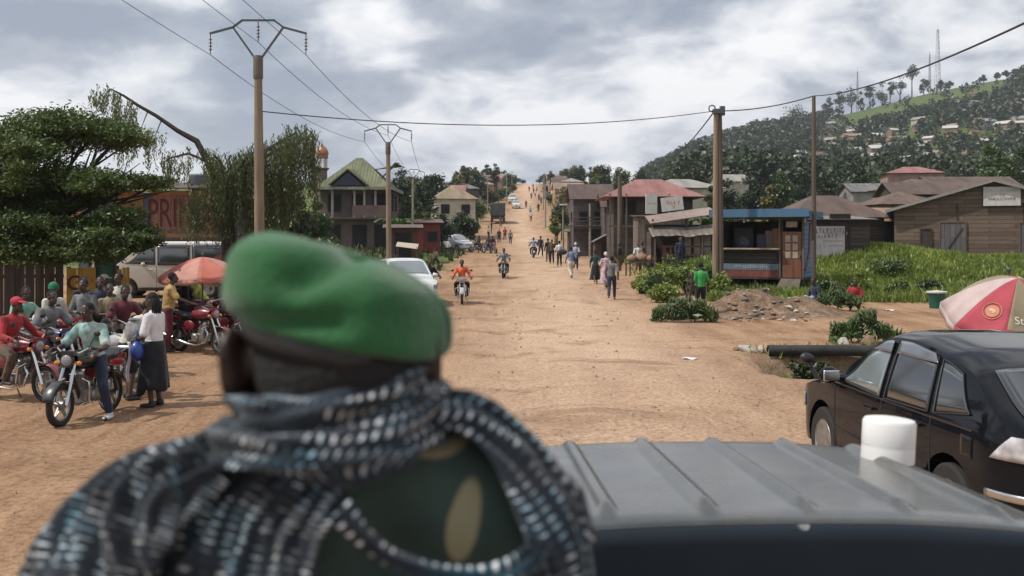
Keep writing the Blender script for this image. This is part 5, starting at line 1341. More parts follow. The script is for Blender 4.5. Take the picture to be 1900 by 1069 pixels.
# plank fence, painted panels, green gate
def fence(label, px0, px1, d0, d1, py_top, m_, name='plank_fence', n=None, pitch=.24, rag=.06):
    x0, x1 = PX(px0, d0), PX(px1, d1); a, c = V((x0, d0, 0)), V((x1, d1, 0)); L_ = (c-a).length
    r = thing(name, label, 'fence', (x0, d0, gz(x0, d0)), math.degrees(math.atan2(c.y-a.y, c.x-a.x)))
    H = CZ+(HY-py_top)*((d0+d1)/2)/F-r.location.z
    b = MB(); k = 0; x = 0
    while x < L_-.02:
        w = min(pitch*random.uniform(.85, 1.1), L_-x); h = H+random.uniform(-rag, rag)
        b.box((x+w/2, random.uniform(-.008, .008), h/2-.1), (w-.012, .025, h+.2)); x += w
    obj('boards', b, m_, r, smooth=False)
    b = MB()
    for z in (.35, H-.35): b.box((L_/2, .05, z), (L_, .06, .09))
    for x in np.arange(.05, L_, 1.9): b.box((x, .12, H/2), (.1, .1, H+.1))
    obj('rail', b, TIMBD, r); return r, L_, H
GB1 = mat('grey brown board', (.088, .07, .06), .9, .4, 2, bump=.4, bscale=20, stretch=(6, 6, .5))
fence('tall grey brown plank fence under the spreading tree', -130, 118, 25, 26, 488, GB1)
YB = mat('yellow painted board', (.46, .27, .05), .8, .25, 3, bump=.3, bscale=20, stretch=(6, 6, .5))
f1, L1, H1 = fence('yellow painted fence panel with red brush lettering', 124, 178, 25.6, 25.9, 499, YB, 'painted_fence')
b = MB(); b.ring((.2, -.03, H1-.35), .16, .03, 20, 6, Matrix.Rotation(R(90), 3, 'X'), 0, 5); b.tube([(.3, -.03, H1-.48), (.36, -.03, H1-.6)], .025, 6); obj('painted_mark', b, mat('dark red brush paint', (.12, .02, .02), .8), f1)
b = MB(); smear(b, .4, .72, H1-.28, .18, -.02, 17); obj('lettering', b, INKR, f1)
fence('yellow slatted fence panel right of the green gate', 212, 241, 26, 26.1, 497, YB, 'painted_fence', pitch=.1)
f2 = thing('gate', 'dark green sheet gate between the yellow fence panels', 'gate', G(180, 25.95), 1)
b = MB(); b.box((.22, 0, .95), (.46, .04, 1.75)); obj('leaf', b, mat('dark green gate paint', (.012, .07, .045), .6, .2), f2, bevel=.01)
b = MB(); b.box((-.02, 0, 1.0), (.07, .08, 2.0)); b.box((.46, 0, 1.0), (.07, .08, 2.0)); obj('frame', b, TIMBD, f2)
fence('dark plank fence running behind the minivan toward the green roofed house', 400, 600, 44, 47, 462, WOODD)

# --------------------------- poles and lines
POLEM = mat('pale pole timber', (.22, .165, .115), .9, .3, 2, bump=.4, bscale=14, stretch=(4, 4, .3))
POLED = mat('dark pole timber', (.10, .078, .06), .9, .3, 2, bump=.4, bscale=14, stretch=(4, 4, .3))
POLEC = mat('grey pole concrete', (.24, .215, .185), .9, .25, 3, bump=.3)
def pole(label, px, d, py_top, w0, w1, m_, name='utility_pole', lean=0, cat='utility pole'):
    x = PX(px, d); z0 = gz(x, d); H = CZ+(HY-py_top)*d/F-z0
    r = thing(name, label, cat, (x, d, z0), 0)
    b = MB(); b.tube([(lean, 0, -.5), (lean*.7, 0, H*.3), (lean*.25, 0, H*.7), (0, 0, H)], [w0, w0*.9+w1*.1, (w0+w1)/2, w1], 12); obj('shaft', b, m_, r)
    return r, H
LINES = []
GAL = mat('dull galvanised steel', (.10, .105, .11), .5, .2, 10, metal=.7); INS = mat('brown insulator', (.06, .035, .03), .3, .2)
def ypole(label, px, d, py_top, w0, w1, k):
    r, H = pole(label, px, d, py_top, w0, w1, POLEM, 'power_pole', .06, 'power pole')
    b = MB(); b.lathe([(w1*1.25, H-.62), (w1*1.3, H-.6), (w1*1.3, H+.05), (w1*1.2, H+.07)], (0, 0, 0), 12); obj('pole_cap', b, mat('weathered pole cap', (.12, .10, .085), .8), r)
    b = MB()
    for s in (-1, 1):
        b.beam((s*.1, 0, H), (s*.76*k, 0, H+.93*k), .055); b.beam((s*.76*k, 0, H+.93*k), (s*1.46*k, 0, H+.74*k), .06); b.beam((s*.76*k, 0, H+.93*k), (s*.48*k, 0, H+1.14*k), .055)
    b.beam((-.5*k, 0, H+1.14*k), (.5*k, 0, H+1.14*k), .055); obj('crossarm', b, GAL, r)
    ends = []
    for x, z in ((-1.44, .72), (0, 1.1), (1.44, .72)):
        b = MB(); zz_ = H+z*k
        b.tube([(x*k, 0, zz_), (x*k, 0, zz_-.6*k)], .015, 6)
        for q in range(4): b.lathe([(.015, -.02), (.055, -.01), (.03, .03), (.015, .03)], (x*k, 0, zz_-.16*k-.1*k*q), 10)
        obj('insulator', b, INS, r); ends.append(r.location+V((x*k, 0, zz_-.62*k)))
    return ends
e1 = ypole('tall power pole with a Y shaped steel head, close behind the soldier', 479, 30, 108, .16, .115, 1.)
e2 = ypole('smaller looking power pole with a Y shaped head before the green roofed house', 720, 55, 266, .15, .11, .9)
e3 = ypole('distant thin pole with a Y head among trees left of the street', 768, 95, 330, .13, .1, .7)
CAB = mat('black cable', (.02, .02, .022), .6)
def wire(label, a, c, sag, r_=.012, name='power_line', group=None, n=24):
    b = MB(); a, c = V(a), V(c)
    b.tube([a.lerp(c, i/n)-V((0, 0, 4*sag*(i/n)*(1-i/n))) for i in range(n+1)], r_, 6)
    o = obj(name, b, CAB, None, ang=None); tag(o, label, 'power line', group); return o
for i, nm in enumerate(('left', 'middle', 'right')):
    w_ = ('outer power line on the fence side', 'centre power line under the steel head', 'outer power line on the street side')[i]
    wire(w_+', running overhead to the tall Y pole', (e1[i].x-1.3, -12, e1[i].z+2.6), e1[i], .5, .008)
    wire(w_+', between the two Y headed poles', e1[i], e2[i], .45, .010)
    wire(w_+', beyond the second Y headed pole', e2[i], e3[i], .5, .012)
# double pole on the right with a bracket
x, d = PX(1331, 41.2), 41.2; z0 = gz(x, d); H = CZ+(HY-205)*d/F-z0
dp = thing('double_pole', 'tall double timber pole with a steel bracket left of the blue kiosk', 'utility pole', (x, d, z0), 0)
for k, (o_, m_, h_) in enumerate(((-.07, POLEM, H), (.12, POLED, H-.1))):
    b = MB(); b.tube([(o_*1.3, .02*k, -.5), (o_, .02*k, H*.5), (o_*.8, .02*k, h_)], [.13, .12, .1], 12); obj('shaft', b, m_, dp)
b = MB(); b.box((.02, -.02, H-.05), (.42, .34, .2)); b.ring((-.22, 0, H+.08), .13, .03, 16, 6, Matrix.Rotation(R(90), 3, 'X')); b.box((.2, -.02, H-.02), (.2, .2, .38)); obj('bracket', b, GAL, dp, bevel=.01)
top = dp.location+V((0, 0, H-.02))
tp, tH = pole('thin dark pole carrying the thick cable, at the right corner of the kiosk', 1510, 41.0, 178, .1, .075, POLED)
wire('thick black cable sagging across the street to the double pole', (PX(488, 30), 30, CZ+(HY-207)*30/F), top+V((-.1, 0, 0)), -.0+.5, .017, 'overhead_cable')
wire('thick black cable from the double pole to the thin dark pole', top, tp.location+V((0, 0, tH)), .16, .024, 'overhead_cable')
wire('thick black cable rising from the thin dark pole over the parked car', tp.location+V((0, 0, tH)), (PX(1960, 15), 15, CZ+(HY+30-45)*15/F), .3, .02, 'overhead_cable')
wire('slanting stay cable running down behind the double pole', top+V((-.1, .1, .0)), (PX(1240, 78), 78, CZ+(HY-296)*78/F), .3, .03, 'stay_cable')
pole('brown timber pole standing before the two storey board houses', 1150, 66, 328, .17, .13, POLED)
pole('grey pole at the front of the purple grey house', 1095, 84, 378, .12, .1, POLEC); pole('thin grey pole left of the purple grey house', 1062, 88, 375, .1, .08, POLEC)
pole('short leaning pole between the trees and the double pole', 1300, 60, 395, .08, .06, TIMB)
pole('bent thin pole before the red shop', 766, 84, 333, .1, .08, POLEC)
sl_, H = pole('street lamp with a flat white arm at the right edge of the street', 1045, 92, 380, .09, .07, POLEC, 'street_lamp', 0, 'street lamp')
b = MB(); b.box((0, 0, H), (.75, .25, .14)); obj('lamp_head', b, WHITES, sl_, bevel=.03)
# ------------------------------------------------------------------ the soldier standing in the pickup bed, seen from behind
SD = 1.05
def S(px, py, d=SD): return V(((px-CX)*d/F, d, CZ+(HY-py)*d/F))
hx0, hy0, hz0 = -.182, 1.06, 2.418
b = MB()
Mh = Matrix.Rotation(R(7), 3, 'Z')
q = lambda x, y, z: V((hx0, hy0, hz0))+Mh @ V((x, y, z))
b.ell(q(0, -.005, .012), (.087, .1, .088), Mh, 20, 14); b.ell(q(0, .03, -.05), (.066, .075, .07), Mh, 18, 12)
b.ell(q(0, .065, -.105), (.03, .03, .025), Mh); b.cap(q(0, .094, .015), q(0, .115, -.03), .012, .018, 10); b.ell(q(0, .095, -.065), (.028, .015, .012), Mh)
for s in (-1, 1):
    b.ell(q(s*.034, .082, .02), (.024, .014, .012), Mh); e = Matrix.Rotation(R(s*22), 3, 'Z') @ Mh
    b.ell(q(s*(.105 if s < 0 else .09), -.02, .0), (.014, .03, .042), e, 12, 10); b.ell(q(s*(.109 if s < 0 else .092), -.03, .018), (.012, .024, .026), e); b.ell(q(s*(.1 if s < 0 else .088), -.01, -.038), (.013, .016, .018), e)
b.cap(q(0, -.02, -.04), (-.2, 1.06, 2.22), .064, .074, 16)
b.ell((-.21, 1.08, 2.05), (.17, .1, .2)); b.cap((-.4, 1.07, 2.19), (-.03, 1.07, 2.19), .055, .055); b.cap((-.21, 1.09, 2.0), (-.21, 1.12, 1.72), .13, .13, 16)
for s in (-1, 1):
    sh = V((-.21+s*.2, 1.08, 2.18)); el = V((-.21+s*.29, 1.1, 1.9)); wr_ = V((-.21+s*.2, 1.33, 1.86))
    b.cap(sh, el, .052, .045); b.cap(el, wr_, .045, .03); h = V((-s*.25, 1, .1)).normalized(); b.cap(wr_, wr_+h*.08, .03, .037)
    for k, (o_, ln) in enumerate(((-.03, .07), (-.01, .08), (.011, .075), (.031, .06))):
        a = wr_+h*.085+V((s*o_, 0, 0)); b.cap(a, a+h*ln*.55+V((0, 0, -.012)), .0105, .0095, 8); b.cap(a+h*ln*.55+V((0, 0, -.012)), a+h*ln*.7+V((0, 0, -.045)), .0095, .0085, 8)
    a = wr_+h*.03-V((s*.028, 0, 0)); b.cap(a, a+h*.06-V((s*.03, 0, .01)), .012, .011, 8)
    b.cap((-.21+s*.1, 1.12, 1.68), (-.21+s*.11, 1.14, 1.25), .085, .055); b.cap((-.21+s*.11, 1.14, 1.25), (-.21+s*.12, 1.1, .86), .055, .038)
    b.cap((-.21+s*.12, 1.08, .79), (-.21+s*.13, 1.25, .785), .04, .032)
SKIN3 = mat('very dark brown skin', (.026, .013, .010), .5, .15, 9)
sol = link('person', fuse(b, .0075, 3), SKIN3); tag(sol, 'soldier in a green beret and striped scarf seen from behind in the pickup bed', 'person')
# hair: close cropped, from the nape up under the beret
b = MB(); b.ell(q(0, -.01, .004), (.0905, .1025, .088), Mh, 28, 18); obj('hair', b, HAIRM, sol, ang=None)
# camouflage jacket
m_, nt, N, L, bs = nodes('camouflage cloth')
tc = N.new('ShaderNodeTexCoord'); cur = ramp(noise(5, 5), [(.4, (.024, .046, .040)), (.6, (.045, .075, .062))])
wv = noise(9, 3)
for k, (x, z, a, c, rot, colr) in enumerate(((-.082, 2.345, .052, .022, 6, (.25, .23, .14)), (-.048, 2.268, .024, .062, 12, (.25, .235, .145)), (-.28, 2.315, .05, .022, 18, (.10, .15, .05)), (-.2, 2.15, .05, .03, -20, (.14, .13, .07)), (-.14, 2.08, .03, .06, 10, (.06, .085, .03)),
                                          (-.3, 2.12, .04, .06, 30, (.15, .135, .075)), (-.02, 2.1, .03, .05, -10, (.15, .135, .075)), (-.45, 2.1, .03, .06, 0, (.07, .1, .035)), (-.22, 1.98, .07, .03, 10, (.15, .135, .075)), (-.48, 1.95, .03, .06, 10, (.15, .135, .075)), (.05, 1.98, .03, .06, 10, (.07, .1, .035)))):
    mp = N.new('ShaderNodeMapping'); mp.vector_type = 'TEXTURE'; mp.inputs['Location'].default_value = (x, 0, z); mp.inputs['Rotation'].default_value = (0, R(rot), 0); mp.inputs['Scale'].default_value = (a, 50, c)
    L.new(tc.outputs['Object'], mp.inputs[0]); ln = N.new('ShaderNodeVectorMath'); ln.operation = 'LENGTH'; L.new(mp.outputs[0], ln.inputs[0])
    ad = N.new('ShaderNodeMath'); ad.operation = 'MULTIPLY_ADD'; ad.inputs[1].default_value = .5; L.new(wv, ad.inputs[0]); L.new(ln.outputs['Value'], ad.inputs[2])
    cur = mix(ramp(ad.outputs[0], [(.0, (1, 1, 1)), (.98, (1, 1, 1)), (1.0, (0, 0, 0))]) if False else ramp(ad.outputs[0], [(.9, (1, 1, 1)), (1., (0, 0, 0))]), cur, colr)
L.new(cur, bs.inputs['Base Color']); bs.inputs['Roughness'].default_value = .95; bs.inputs['Sheen Weight'].default_value = .1
CAMO = m_
b = MB()
b.ell((-.21, 1.08, 2.07), (.205, .135, .23), None, 20, 14); b.cap((-.4, 1.075, 2.2), (-.03, 1.075, 2.2), .073, .073, 16); b.cap((-.21, 1.09, 2.05), (-.21, 1.12, 1.62), .17, .165, 20); b.cap((-.2, 1.06, 2.2), (-.19, 1.06, 2.32), .095, .082, 16); b.cap((-.14, 1.065, 2.315), (-.0, 1.075, 2.235), .078, .08, 16); b.cap((-.22, 1.06, 2.3), (-.42, 1.075, 2.2), .075, .078, 16)
for s in (-1, 1):
    sh = V((-.21+s*.205, 1.08, 2.19)); el = V((-.21+s*.3, 1.1, 1.9)); wr_ = V((-.21+s*.2, 1.33, 1.86)); b.cap(sh, el, .078, .066, 14); b.cap(el, el.lerp(wr_, .92), .066, .05, 14)
jk = link('jacket', fuse(b, .011, 6), CAMO, sol)
b = MB(); b.cap((-.31, 1.12, 1.66), (-.11, 1.12, 1.66), .11, .11)
for s in (-1, 1): b.cap((-.21+s*.1, 1.12, 1.66), (-.21+s*.11, 1.14, 1.25), .105, .082); b.cap((-.21+s*.11, 1.14, 1.25), (-.21+s*.12, 1.1, .93), .082, .07)
link('trousers', fuse(b, .016, 4), CAMO, sol)
for s in (-1, 1):
    b = MB(); b.cap((-.21+s*.12, 1.1, .98), (-.21+s*.12, 1.08, .82), .062, .05); b.ell((-.21+s*.125, 1.16, .79), (.05, .15, .042)); obj('boot', b, PLAST, sol)
# beret
bx_, by_ = -.185, 1.06
def beret(u, v):
    a = 2*math.pi*u; ca, sa = math.cos(a), math.sin(a)
    Rr = .1135+.006*math.sin(2*a+.6)+.004*math.sin(5*a)
    X_ = bx_+Rr*ca; zr = 2.487-.024*ca-.008*max(0, ca)**2-.002*sa
    if v < .62:
        t = v/.62*math.pi/2
        r = math.sin(t)**.85; p = V((bx_-.012*(1-r)+Rr*ca*r, by_+Rr*1.02*sa*r, zr*r+2.478*(1-r)+.064*max(0, math.cos(t))**.8*(1+.12*math.cos(a+2.4)*math.sin(t))))
    else:
        t = (v-.62)/.38; e = V((-.186+.095*ca, 1.058+.107*sa, 2.45-.02*ca))
        o_ = V((bx_+Rr*ca, by_+Rr*1.02*sa, zr)); p = o_.lerp(e, t**1.1); k = math.sin(t*math.pi); p.z -= .010*k*(1+.6*max(0, ca)); p.x += .008*ca*k; p.y += .008*sa*k
    # crease pressed into the crown, and soft slack folds
    A, B = V((-.208, 0, 2.512)), V((-.168, 0, 2.533)); w_ = V((p.x, 0, p.z)); t_ = max(0, min(1, (w_-A).dot(B-A)/(B-A).length_squared)); dd = (w_-(A+(B-A)*t_)).length
    if p.y < by_+.03: g_ = math.exp(-(dd/.0135)**2)*.016; p.y += g_*.8; p.z -= g_*.8
    A, B = V((-.28, 0, 2.475)), V((-.17, 0, 2.468)); t_ = max(0, min(1, (w_-A).dot(B-A)/(B-A).length_squared)); dd = (w_-(A+(B-A)*t_)).length
    if p.y < by_: p.y += .011*math.exp(-(dd/.010)**2); p.y -= .006*math.exp(-((dd-.026)/.014)**2)
    p.z += .0025*math.sin(a*4+v*9)*math.sin(v*3)
    return p
b = MB(); b.grid(beret, 72, 44)
FELT = mat('green felt', (.028, .11, .04), .95, .14, 30, bump=.35, bscale=160, sheen=.3, spec=.05, detail=8)
br_ = obj('beret', b, FELT, sol, ang=None, thick=.003)
k = br_.modifiers.new('soft', 'SMOOTH'); k.factor = .5; k.iterations = 6
b = MB()
def band(u, v): a = 2*math.pi*u; return V((-.186+(.0955+.002*math.sin(math.pi*v))*math.cos(a), 1.058+(.1085+.002*math.sin(math.pi*v))*math.sin(a), 2.452-.02*math.cos(a)-.02*v))
b.grid(band, 48, 4); obj('beret_band', b, mat('black leather band', (.014, .014, .015), .5), sol, ang=None, thick=.003)
# chequered scarf: wraps round the neck, hangs over both shoulders
m_, nt, N, L, bs = nodes('woven striped scarf')
uvn = N.new('ShaderNodeUVMap'); tc = N.new('ShaderNodeTexCoord'); sx = N.new('ShaderNodeSeparateXYZ'); L.new(uvn.outputs[0], sx.inputs[0])
def mth(op, a, b_=None, c=None):
    k = N.new('ShaderNodeMath'); k.operation = op
    for i, s in enumerate((a, b_, c)):
        if s is None: continue
        if isinstance(s, (int, float)): k.inputs[i].default_value = s
        else: L.new(s, k.inputs[i])
    return k.outputs[0]
wn = noise(11, 4, .6, uvn.outputs[0])
uu = mth('MULTIPLY_ADD', wn, .034, sx.outputs[0]); vv = mth('MULTIPLY_ADD', wn, .016, sx.outputs[1])
su = mth('SINE', mth('MULTIPLY', uu, 2*math.pi/.0120)); sv = mth('SINE', mth('MULTIPLY', vv, 2*math.pi/.019))
dash = mth('MULTIPLY', ramp(su, [(.42, (0, 0, 0)), (.8, (1, 1, 1))]), ramp(mth('ADD', sv, noise(22, 2, .5, uvn.outputs[0])), [(.3, (.02, .02, .02)), (.75, (1, 1, 1))]))
big = ramp(noise(13, 4, .6, uvn.outputs[0]), [(.42, (.04, .04, .04)), (.56, (1, 1, 1))])
dash = mth('MULTIPLY', dash, big)
lightc = ramp(noise(9, 3, .5, uvn.outputs[0]), [(.34, (.08, .36, .50)), (.44, (.48, .62, .70)), (.56, (.80, .82, .84)), (.7, (.50, .40, .32))])
darkc = ramp(noise(6, 4, .5, uvn.outputs[0]), [(.35, (.004, .007, .012)), (.58, (.008, .018, .030)), (.72, (.010, .055, .080))])
L.new(mix(dash, darkc, lightc), bs.inputs['Base Color']); bs.inputs['Roughness'].default_value = .95; bs.inputs['Sheen Weight'].default_value = .15
bp = N.new('ShaderNodeBump'); bp.inputs['Strength'].default_value = .5; bp.inputs['Distance'].default_value = .004; L.new(noise(160, 3, .6, uvn.outputs[0]), bp.inputs['Height']); L.new(bp.outputs[0], bs.inputs['Normal'])
SCARF = m_
def spline(pts, n):
    P = [V(p) for p in pts]; P = [P[0]*2-P[1]]+P+[P[-1]*2-P[-2]]; out = []; seg = len(P)-3
    for i in range(n+1):
        t = i/n*seg; k = min(int(t), seg-1); t -= k; a, b_, c, d_ = P[k:k+4]
        out.append(.5*((2*b_)+(c-a)*t+(2*a-5*b_+4*c-d_)*t*t+(3*b_-a-3*c+d_)*t**3))
    return out
def ribbon(mb, pts, w, folds=3, amp=.012, bulge=.02, n=70, nv=20, seed=0, axis=(-.2, 1.1), lift=.1, vofs=0):
    C_ = spline(pts, n); ws = np.interp(np.linspace(0, 1, n+1), np.linspace(0, 1, len(w)), w); vs, fs, uvs = [], [], []; ln = 0
    for i in range(n+1):
        T = (C_[min(i+1, n)]-C_[max(i-1, 0)]).normalized(); o_ = C_[i]-V((axis[0], axis[1], C_[i].z-lift)); nrm = (o_-T*o_.dot(T)).normalized(); sd = T.cross(nrm).normalized()
        if i: ln += (C_[i]-C_[i-1]).length
        for j in range(nv+1):
            v = j/nv*2-1; ph = seed+.9*math.sin(i/n*5+seed*2)
            fold = amp*math.sin(v*folds*math.pi+ph+2.2*math.sin(i/n*3+seed))+amp*.5*math.sin(v*folds*2.3*math.pi+i/n*11+seed)
            vs.append(C_[i]+sd*v*ws[i]*.5+nrm*(bulge*(1-abs(v)**2.2)+fold*(1-.3*abs(v)))); uvs.append((ln+seed*.37, v*ws[i]*.5+vofs+seed*.21))
    fu = []
    for i in range(n):
        for j in range(nv): a = i*(nv+1)+j; f = (a, a+nv+1, a+nv+2, a+1); fs.append(f); fu.append([uvs[k] for k in f])
    mb.add(vs, fs, fu)
sc_ = MB()
def loop(cx, cy, cz, rx, ry, tx_, ty_, n=14, a0=0): return [(cx+rx*math.cos(a0+2*math.pi*k/n), cy+ry*math.sin(a0+2*math.pi*k/n), cz+tx_*math.cos(a0+2*math.pi*k/n)+ty_*math.sin(a0+2*math.pi*k/n)) for k in range(n+1)]
def edge(pts, n=40): return spline(pts, n)
def sheet(mb, ea, eb, nu, nv, bulge, folds, seed, amp=.011, us=1., skew=1.5):
    """loose cloth between two edges: long soft folds, wrinkles across them, uneven hem"""
    A, B = spline(ea, nu), spline(eb, nu); vs, fs, fu, uv = [], [], [], []; ln = 0
    for i in range(nu+1):
        t = i/nu
        if i: ln += ((A[i]+B[i])/2-(A[i-1]+B[i-1])/2).length
        W = (B[i]-A[i]).length
        for j in range(nv+1):
            v = j/nv; p = A[i].lerp(B[i], v); o_ = p-V((-.2, 1.16, p.z-.14)); o_.normalize()
            ph = folds*2*math.pi*(v+.10*math.sin(t*4+seed)+.05*math.sin(t*9+v*5))+skew*t*3+seed
            f = amp*(math.sin(ph)+.55*math.sin(ph*1.9+t*6+seed)+.35*math.sin(ph*.47+2*t)); f += amp*.35*math.sin(t*31+v*13+3*math.sin(v*7))*math.sin(t*7+v*3)
            vs.append(p+o_*(bulge*math.sin(math.pi*v)**.7+f)); uv.append((ln*us+.004*math.sin(v*9+seed), v*W+.01*math.sin(t*5+seed)))
    for i in range(nu):
        for j in range(nv): a = i*(nv+1)+j; f = (a, a+nv+1, a+nv+2, a+1); fs.append(f); fu.append([uv[k] for k in f])
    mb.add(vs, fs, fu)
# cloth wound round the neck, close under the beret
# cloth wound round the neck: one loose collar with slanting folds, close under the beret
def collar(z0, z1, r0, r1, tilt, folds, amp, seed, dx=0., dz=.0, squash=.95):
    nu, nv = 150, 44; vs, fs, fu, uv = [], [], [], []
    for i in range(nu+1):
        a = 2*math.pi*i/nu
        for j in range(nv+1):
            v = j/nv; sl = v*folds*2*math.pi+tilt*math.sin(a+.5)*2.2+1.1*math.sin(a*2+seed)+seed
            f = amp*(math.sin(sl)+.5*math.sin(sl*1.8+a*3+seed)+.3*math.sin(a*9+v*6+seed))*(.35+.65*math.sin(math.pi*min(1, v+.12)))
            r = r0+(r1-r0)*v**1.15+f
            z = z0+(z1-z0)*v+dz*math.cos(a)*(1-.3*v)-.008*math.sin(a)+.5*f
            vs.append((-.186+dx*v+r*math.cos(a), 1.055+r*squash*math.sin(a), z)); uv.append((a*.12+v*.05*tilt, v*abs(z1-z0)*1.8+.02*math.sin(a*2+seed)+seed*.3))
    for i in range(nu):
        for j in range(nv): q_ = i*(nv+1)+j; g_ = (q_, q_+nv+1, q_+nv+2, q_+1); fs.append(g_); fu.append([uv[k] for k in g_])
    sc_.add(vs, fs, fu)
collar(2.403, 2.333, .099, .134, 1.3, 2.2, .008, .7, -.006, .013, 1.06)
collar(2.378, 2.338, .108, .138, 1.5, 1.8, .007, 2.9, -.036, .030, .86)
# big loose drape over the left shoulder and down the back
sheet(sc_, [S(690, 872, .955), S(650, 905, .94), S(615, 975, .925), S(580, 1070, .92), S(555, 1250, .93)], [S(500, 760, 1.06), S(385, 812, 1.07), S(255, 862, 1.09), S(130, 945, 1.11), S(50, 1070, 1.12), S(35, 1250, 1.12)], 100, 110, .028, 8, 1.1, .0058, 1., 2.2)
sheet(sc_, [S(430, 905, .955), S(380, 935, .95), S(330, 990, .95), S(290, 1080, .955), S(275, 1250, .965)], [S(390, 815, 1.02), S(280, 850, 1.04), S(180, 910, 1.06), S(95, 1000, 1.075), S(55, 1100, 1.09), S(40, 1250, 1.1)], 90, 60, .034, 4.5, 4.1, .0062, 1., 1.2)
# right shoulder: folded length of the scarf lying over the shoulder
sheet(sc_, [S(800, 728, 1.08), S(880, 735, 1.09), S(962, 790, 1.09), S(1036, 880, 1.08), S(1080, 990, 1.07), S(1096, 1100, 1.07), S(1102, 1250, 1.07)], [S(790, 790, 1.0), S(860, 806, .99), S(915, 860, .98), S(955, 940, .965), S(985, 1020, .955), S(998, 1100, .955), S(1000, 1250, .955)], 110, 44, .020, 2.6, 3.2, .0042, 1., .7)
ribbon(sc_, [S(1000, 1000, .95), S(985, 1035, .945), S(940, 1062, .94), S(880, 1072, .935), S(800, 1062, .93), S(720, 1032, .925), S(670, 990, .92), S(630, 945, .918)], [.03, .028, .024, .019, .016, .015, .018, .024], 1.4, .003, .005, 60, 12, 5.1, axis=(-.2, 1.2), lift=.12)
# loose end of the cloth lying across the back of the collar
sheet(sc_, [S(345, 848, 1.0), S(430, 835, .975), S(520, 832, .955), S(610, 838, .945), S(700, 838, .945), S(770, 838, .955)], [S(340, 880, .99), S(430, 872, .955), S(520, 880, .935), S(610, 900, .925), S(690, 895, .925), S(765, 862, .945)], 80, 22, .012, 1.5, 8.3, .004, 1., 1.0)
ribbon(sc_, [(-.1, 1.0+.2, 2.3), (-.16, 1.215, 2.22), (-.2, 1.225, 2.1), (-.22, 1.24, 1.95)], [.08, .16, .2, .16], 3, .008, .02, 40, 18, 9, lift=.05)
from mathutils.bvhtree import BVHTree
bv = BVHTree.FromPolygons([v.co.copy() for v in jk.data.vertices], [tuple(p.vertices) for p in jk.data.polygons])
for i_, p in enumerate(sc_.v):
    p = V(p); lc, nn, _, _ = bv.find_nearest(p)
    if lc is None: continue
    need = .006+.004*(math.sin(p.x*170+p.z*60)*math.sin(p.z*140-p.x*50)+1)
    if (p-lc).dot(nn) < need: sc_.v[i_] = tuple(lc+nn*need)
sf = obj('scarf', sc_, SCARF, sol, ang=None, thick=.003)
# ------------------------------------------------------------------ motorbikes and people on the left
TEALS = cloth('teal printed shirt', (.01, .17, .19), .3, 6, (.50, .55, .48)); WHITET = cloth('white cotton', (.62, .60, .62), .12); NAVY = cloth('navy denim', (.022, .028, .05)); BLACKC = cloth('black cloth', (.014, .014, .017)); REDC = cloth('red cloth', (.30, .025, .03))
MARC = cloth('maroon trousers cloth', (.10, .02, .03)); YELC = cloth('yellow ochre shirt', (.42, .27, .10)); MINT = cloth('mint green shirt', (.09, .27, .19), .3, 5, (.3, .45, .38)); GREYC = cloth('grey cloth', (.09, .09, .10), .3, 9, (.2, .2, .2)); ORG = cloth('orange jacket', (.62, .13, .05)); BLUC = cloth('faded blue shirt', (.16, .21, .31)); PALEB = cloth('pale blue shirt', (.32, .38, .47))
PINKC = cloth('pink dress', (.36, .2, .26), .3, 9, (.6, .5, .5)); GRNC = cloth('bright green shirt', (.05, .30, .07)); KHA = cloth('khaki cloth', (.24, .19, .12)); BRN = cloth('brown cloth', (.10, .065, .045)); LIME = cloth('lime vest', (.42, .48, .10)); GRID_ = cloth('grey check shirt', (.12, .12, .13), .3, 12, (.26, .26, .27)); DTEAL = cloth('dark teal dress', (.02, .05, .055)); CREAMC = cloth('cream shirt', (.5, .47, .4)); PINKH = mat('pink cap cloth', (.55, .33, .36), .8); GCAP = mat('green knitted cap', (.02, .15, .07), .9); RCAP = mat('red cap cloth', (.42, .03, .05), .8); WSHOE = mat('white trainers', (.55, .54, .52), .7); BSHOE = mat('dark shoes', (.03, .026, .024), .7); WSCF = mat('white head cloth', (.55, .5, .45), .85)
BG = 'motorbike taxis waiting by the plank fence'
mA = make_motorbike('black and red motorbike ridden by the man in the teal shirt', BLACKP, REDP, G(163, 14.25), 172)
pA = person('man in a teal and white printed shirt sitting astride the nearest motorbike', mA.location, 172, 'ridefoot', TEALS, NAVY, shoes=WSHOE, eyes=True, scale=1.0)
def bike(label, px, d, rz, tank, side=None, group=BG):
    r = dup(mA, G(px, d), rz, label, group)
    for n_ in ('fuel_tank', 'headlight', 'mudguard', 'side_panel'):
        for c in child(r, n_): own(c, (side or tank) if n_ == 'side_panel' else tank)
    if 'group' in r and not group: del r['group']
    return r
mB = bike('maroon motorbike with a chrome fork cut off by the left edge', 28, 15.9, -112, MAROON)
mC = bike('maroon motorbike held by the man in maroon trousers', 368, 21.8, -118, MAROON)
mD = bike('red motorbike parked closest to the beret beside the maroon one', 432, 22.8, -122, REDP, MAROON)
mE = bike('dark red motorbike under the rider in the pink cap', 352, 24.0, -110, MAROON, REDP)
mF = bike('blue motorbike between the teal shirted rider and the fence', 95, 17.4, -125, BLUEP)
mG = bike('black motorbike behind the woman with the blue bag', 232, 18.6, -140, BLACKP)
mH = bike('red motorbike under the rider in the green knitted cap', 112, 19.3, -115, REDP)
mI = bike('silver motorbike just right of the teal shirted man', 212, 16.6, -128, SILVP, BLACKP)
mJ = bike('maroon motorbike in the back row before the yellow fence', 165, 21.2, -120, MAROON)
mK = bike('dark motorbike in the back row before the green gate', 205, 22.3, -112, BLACKP)
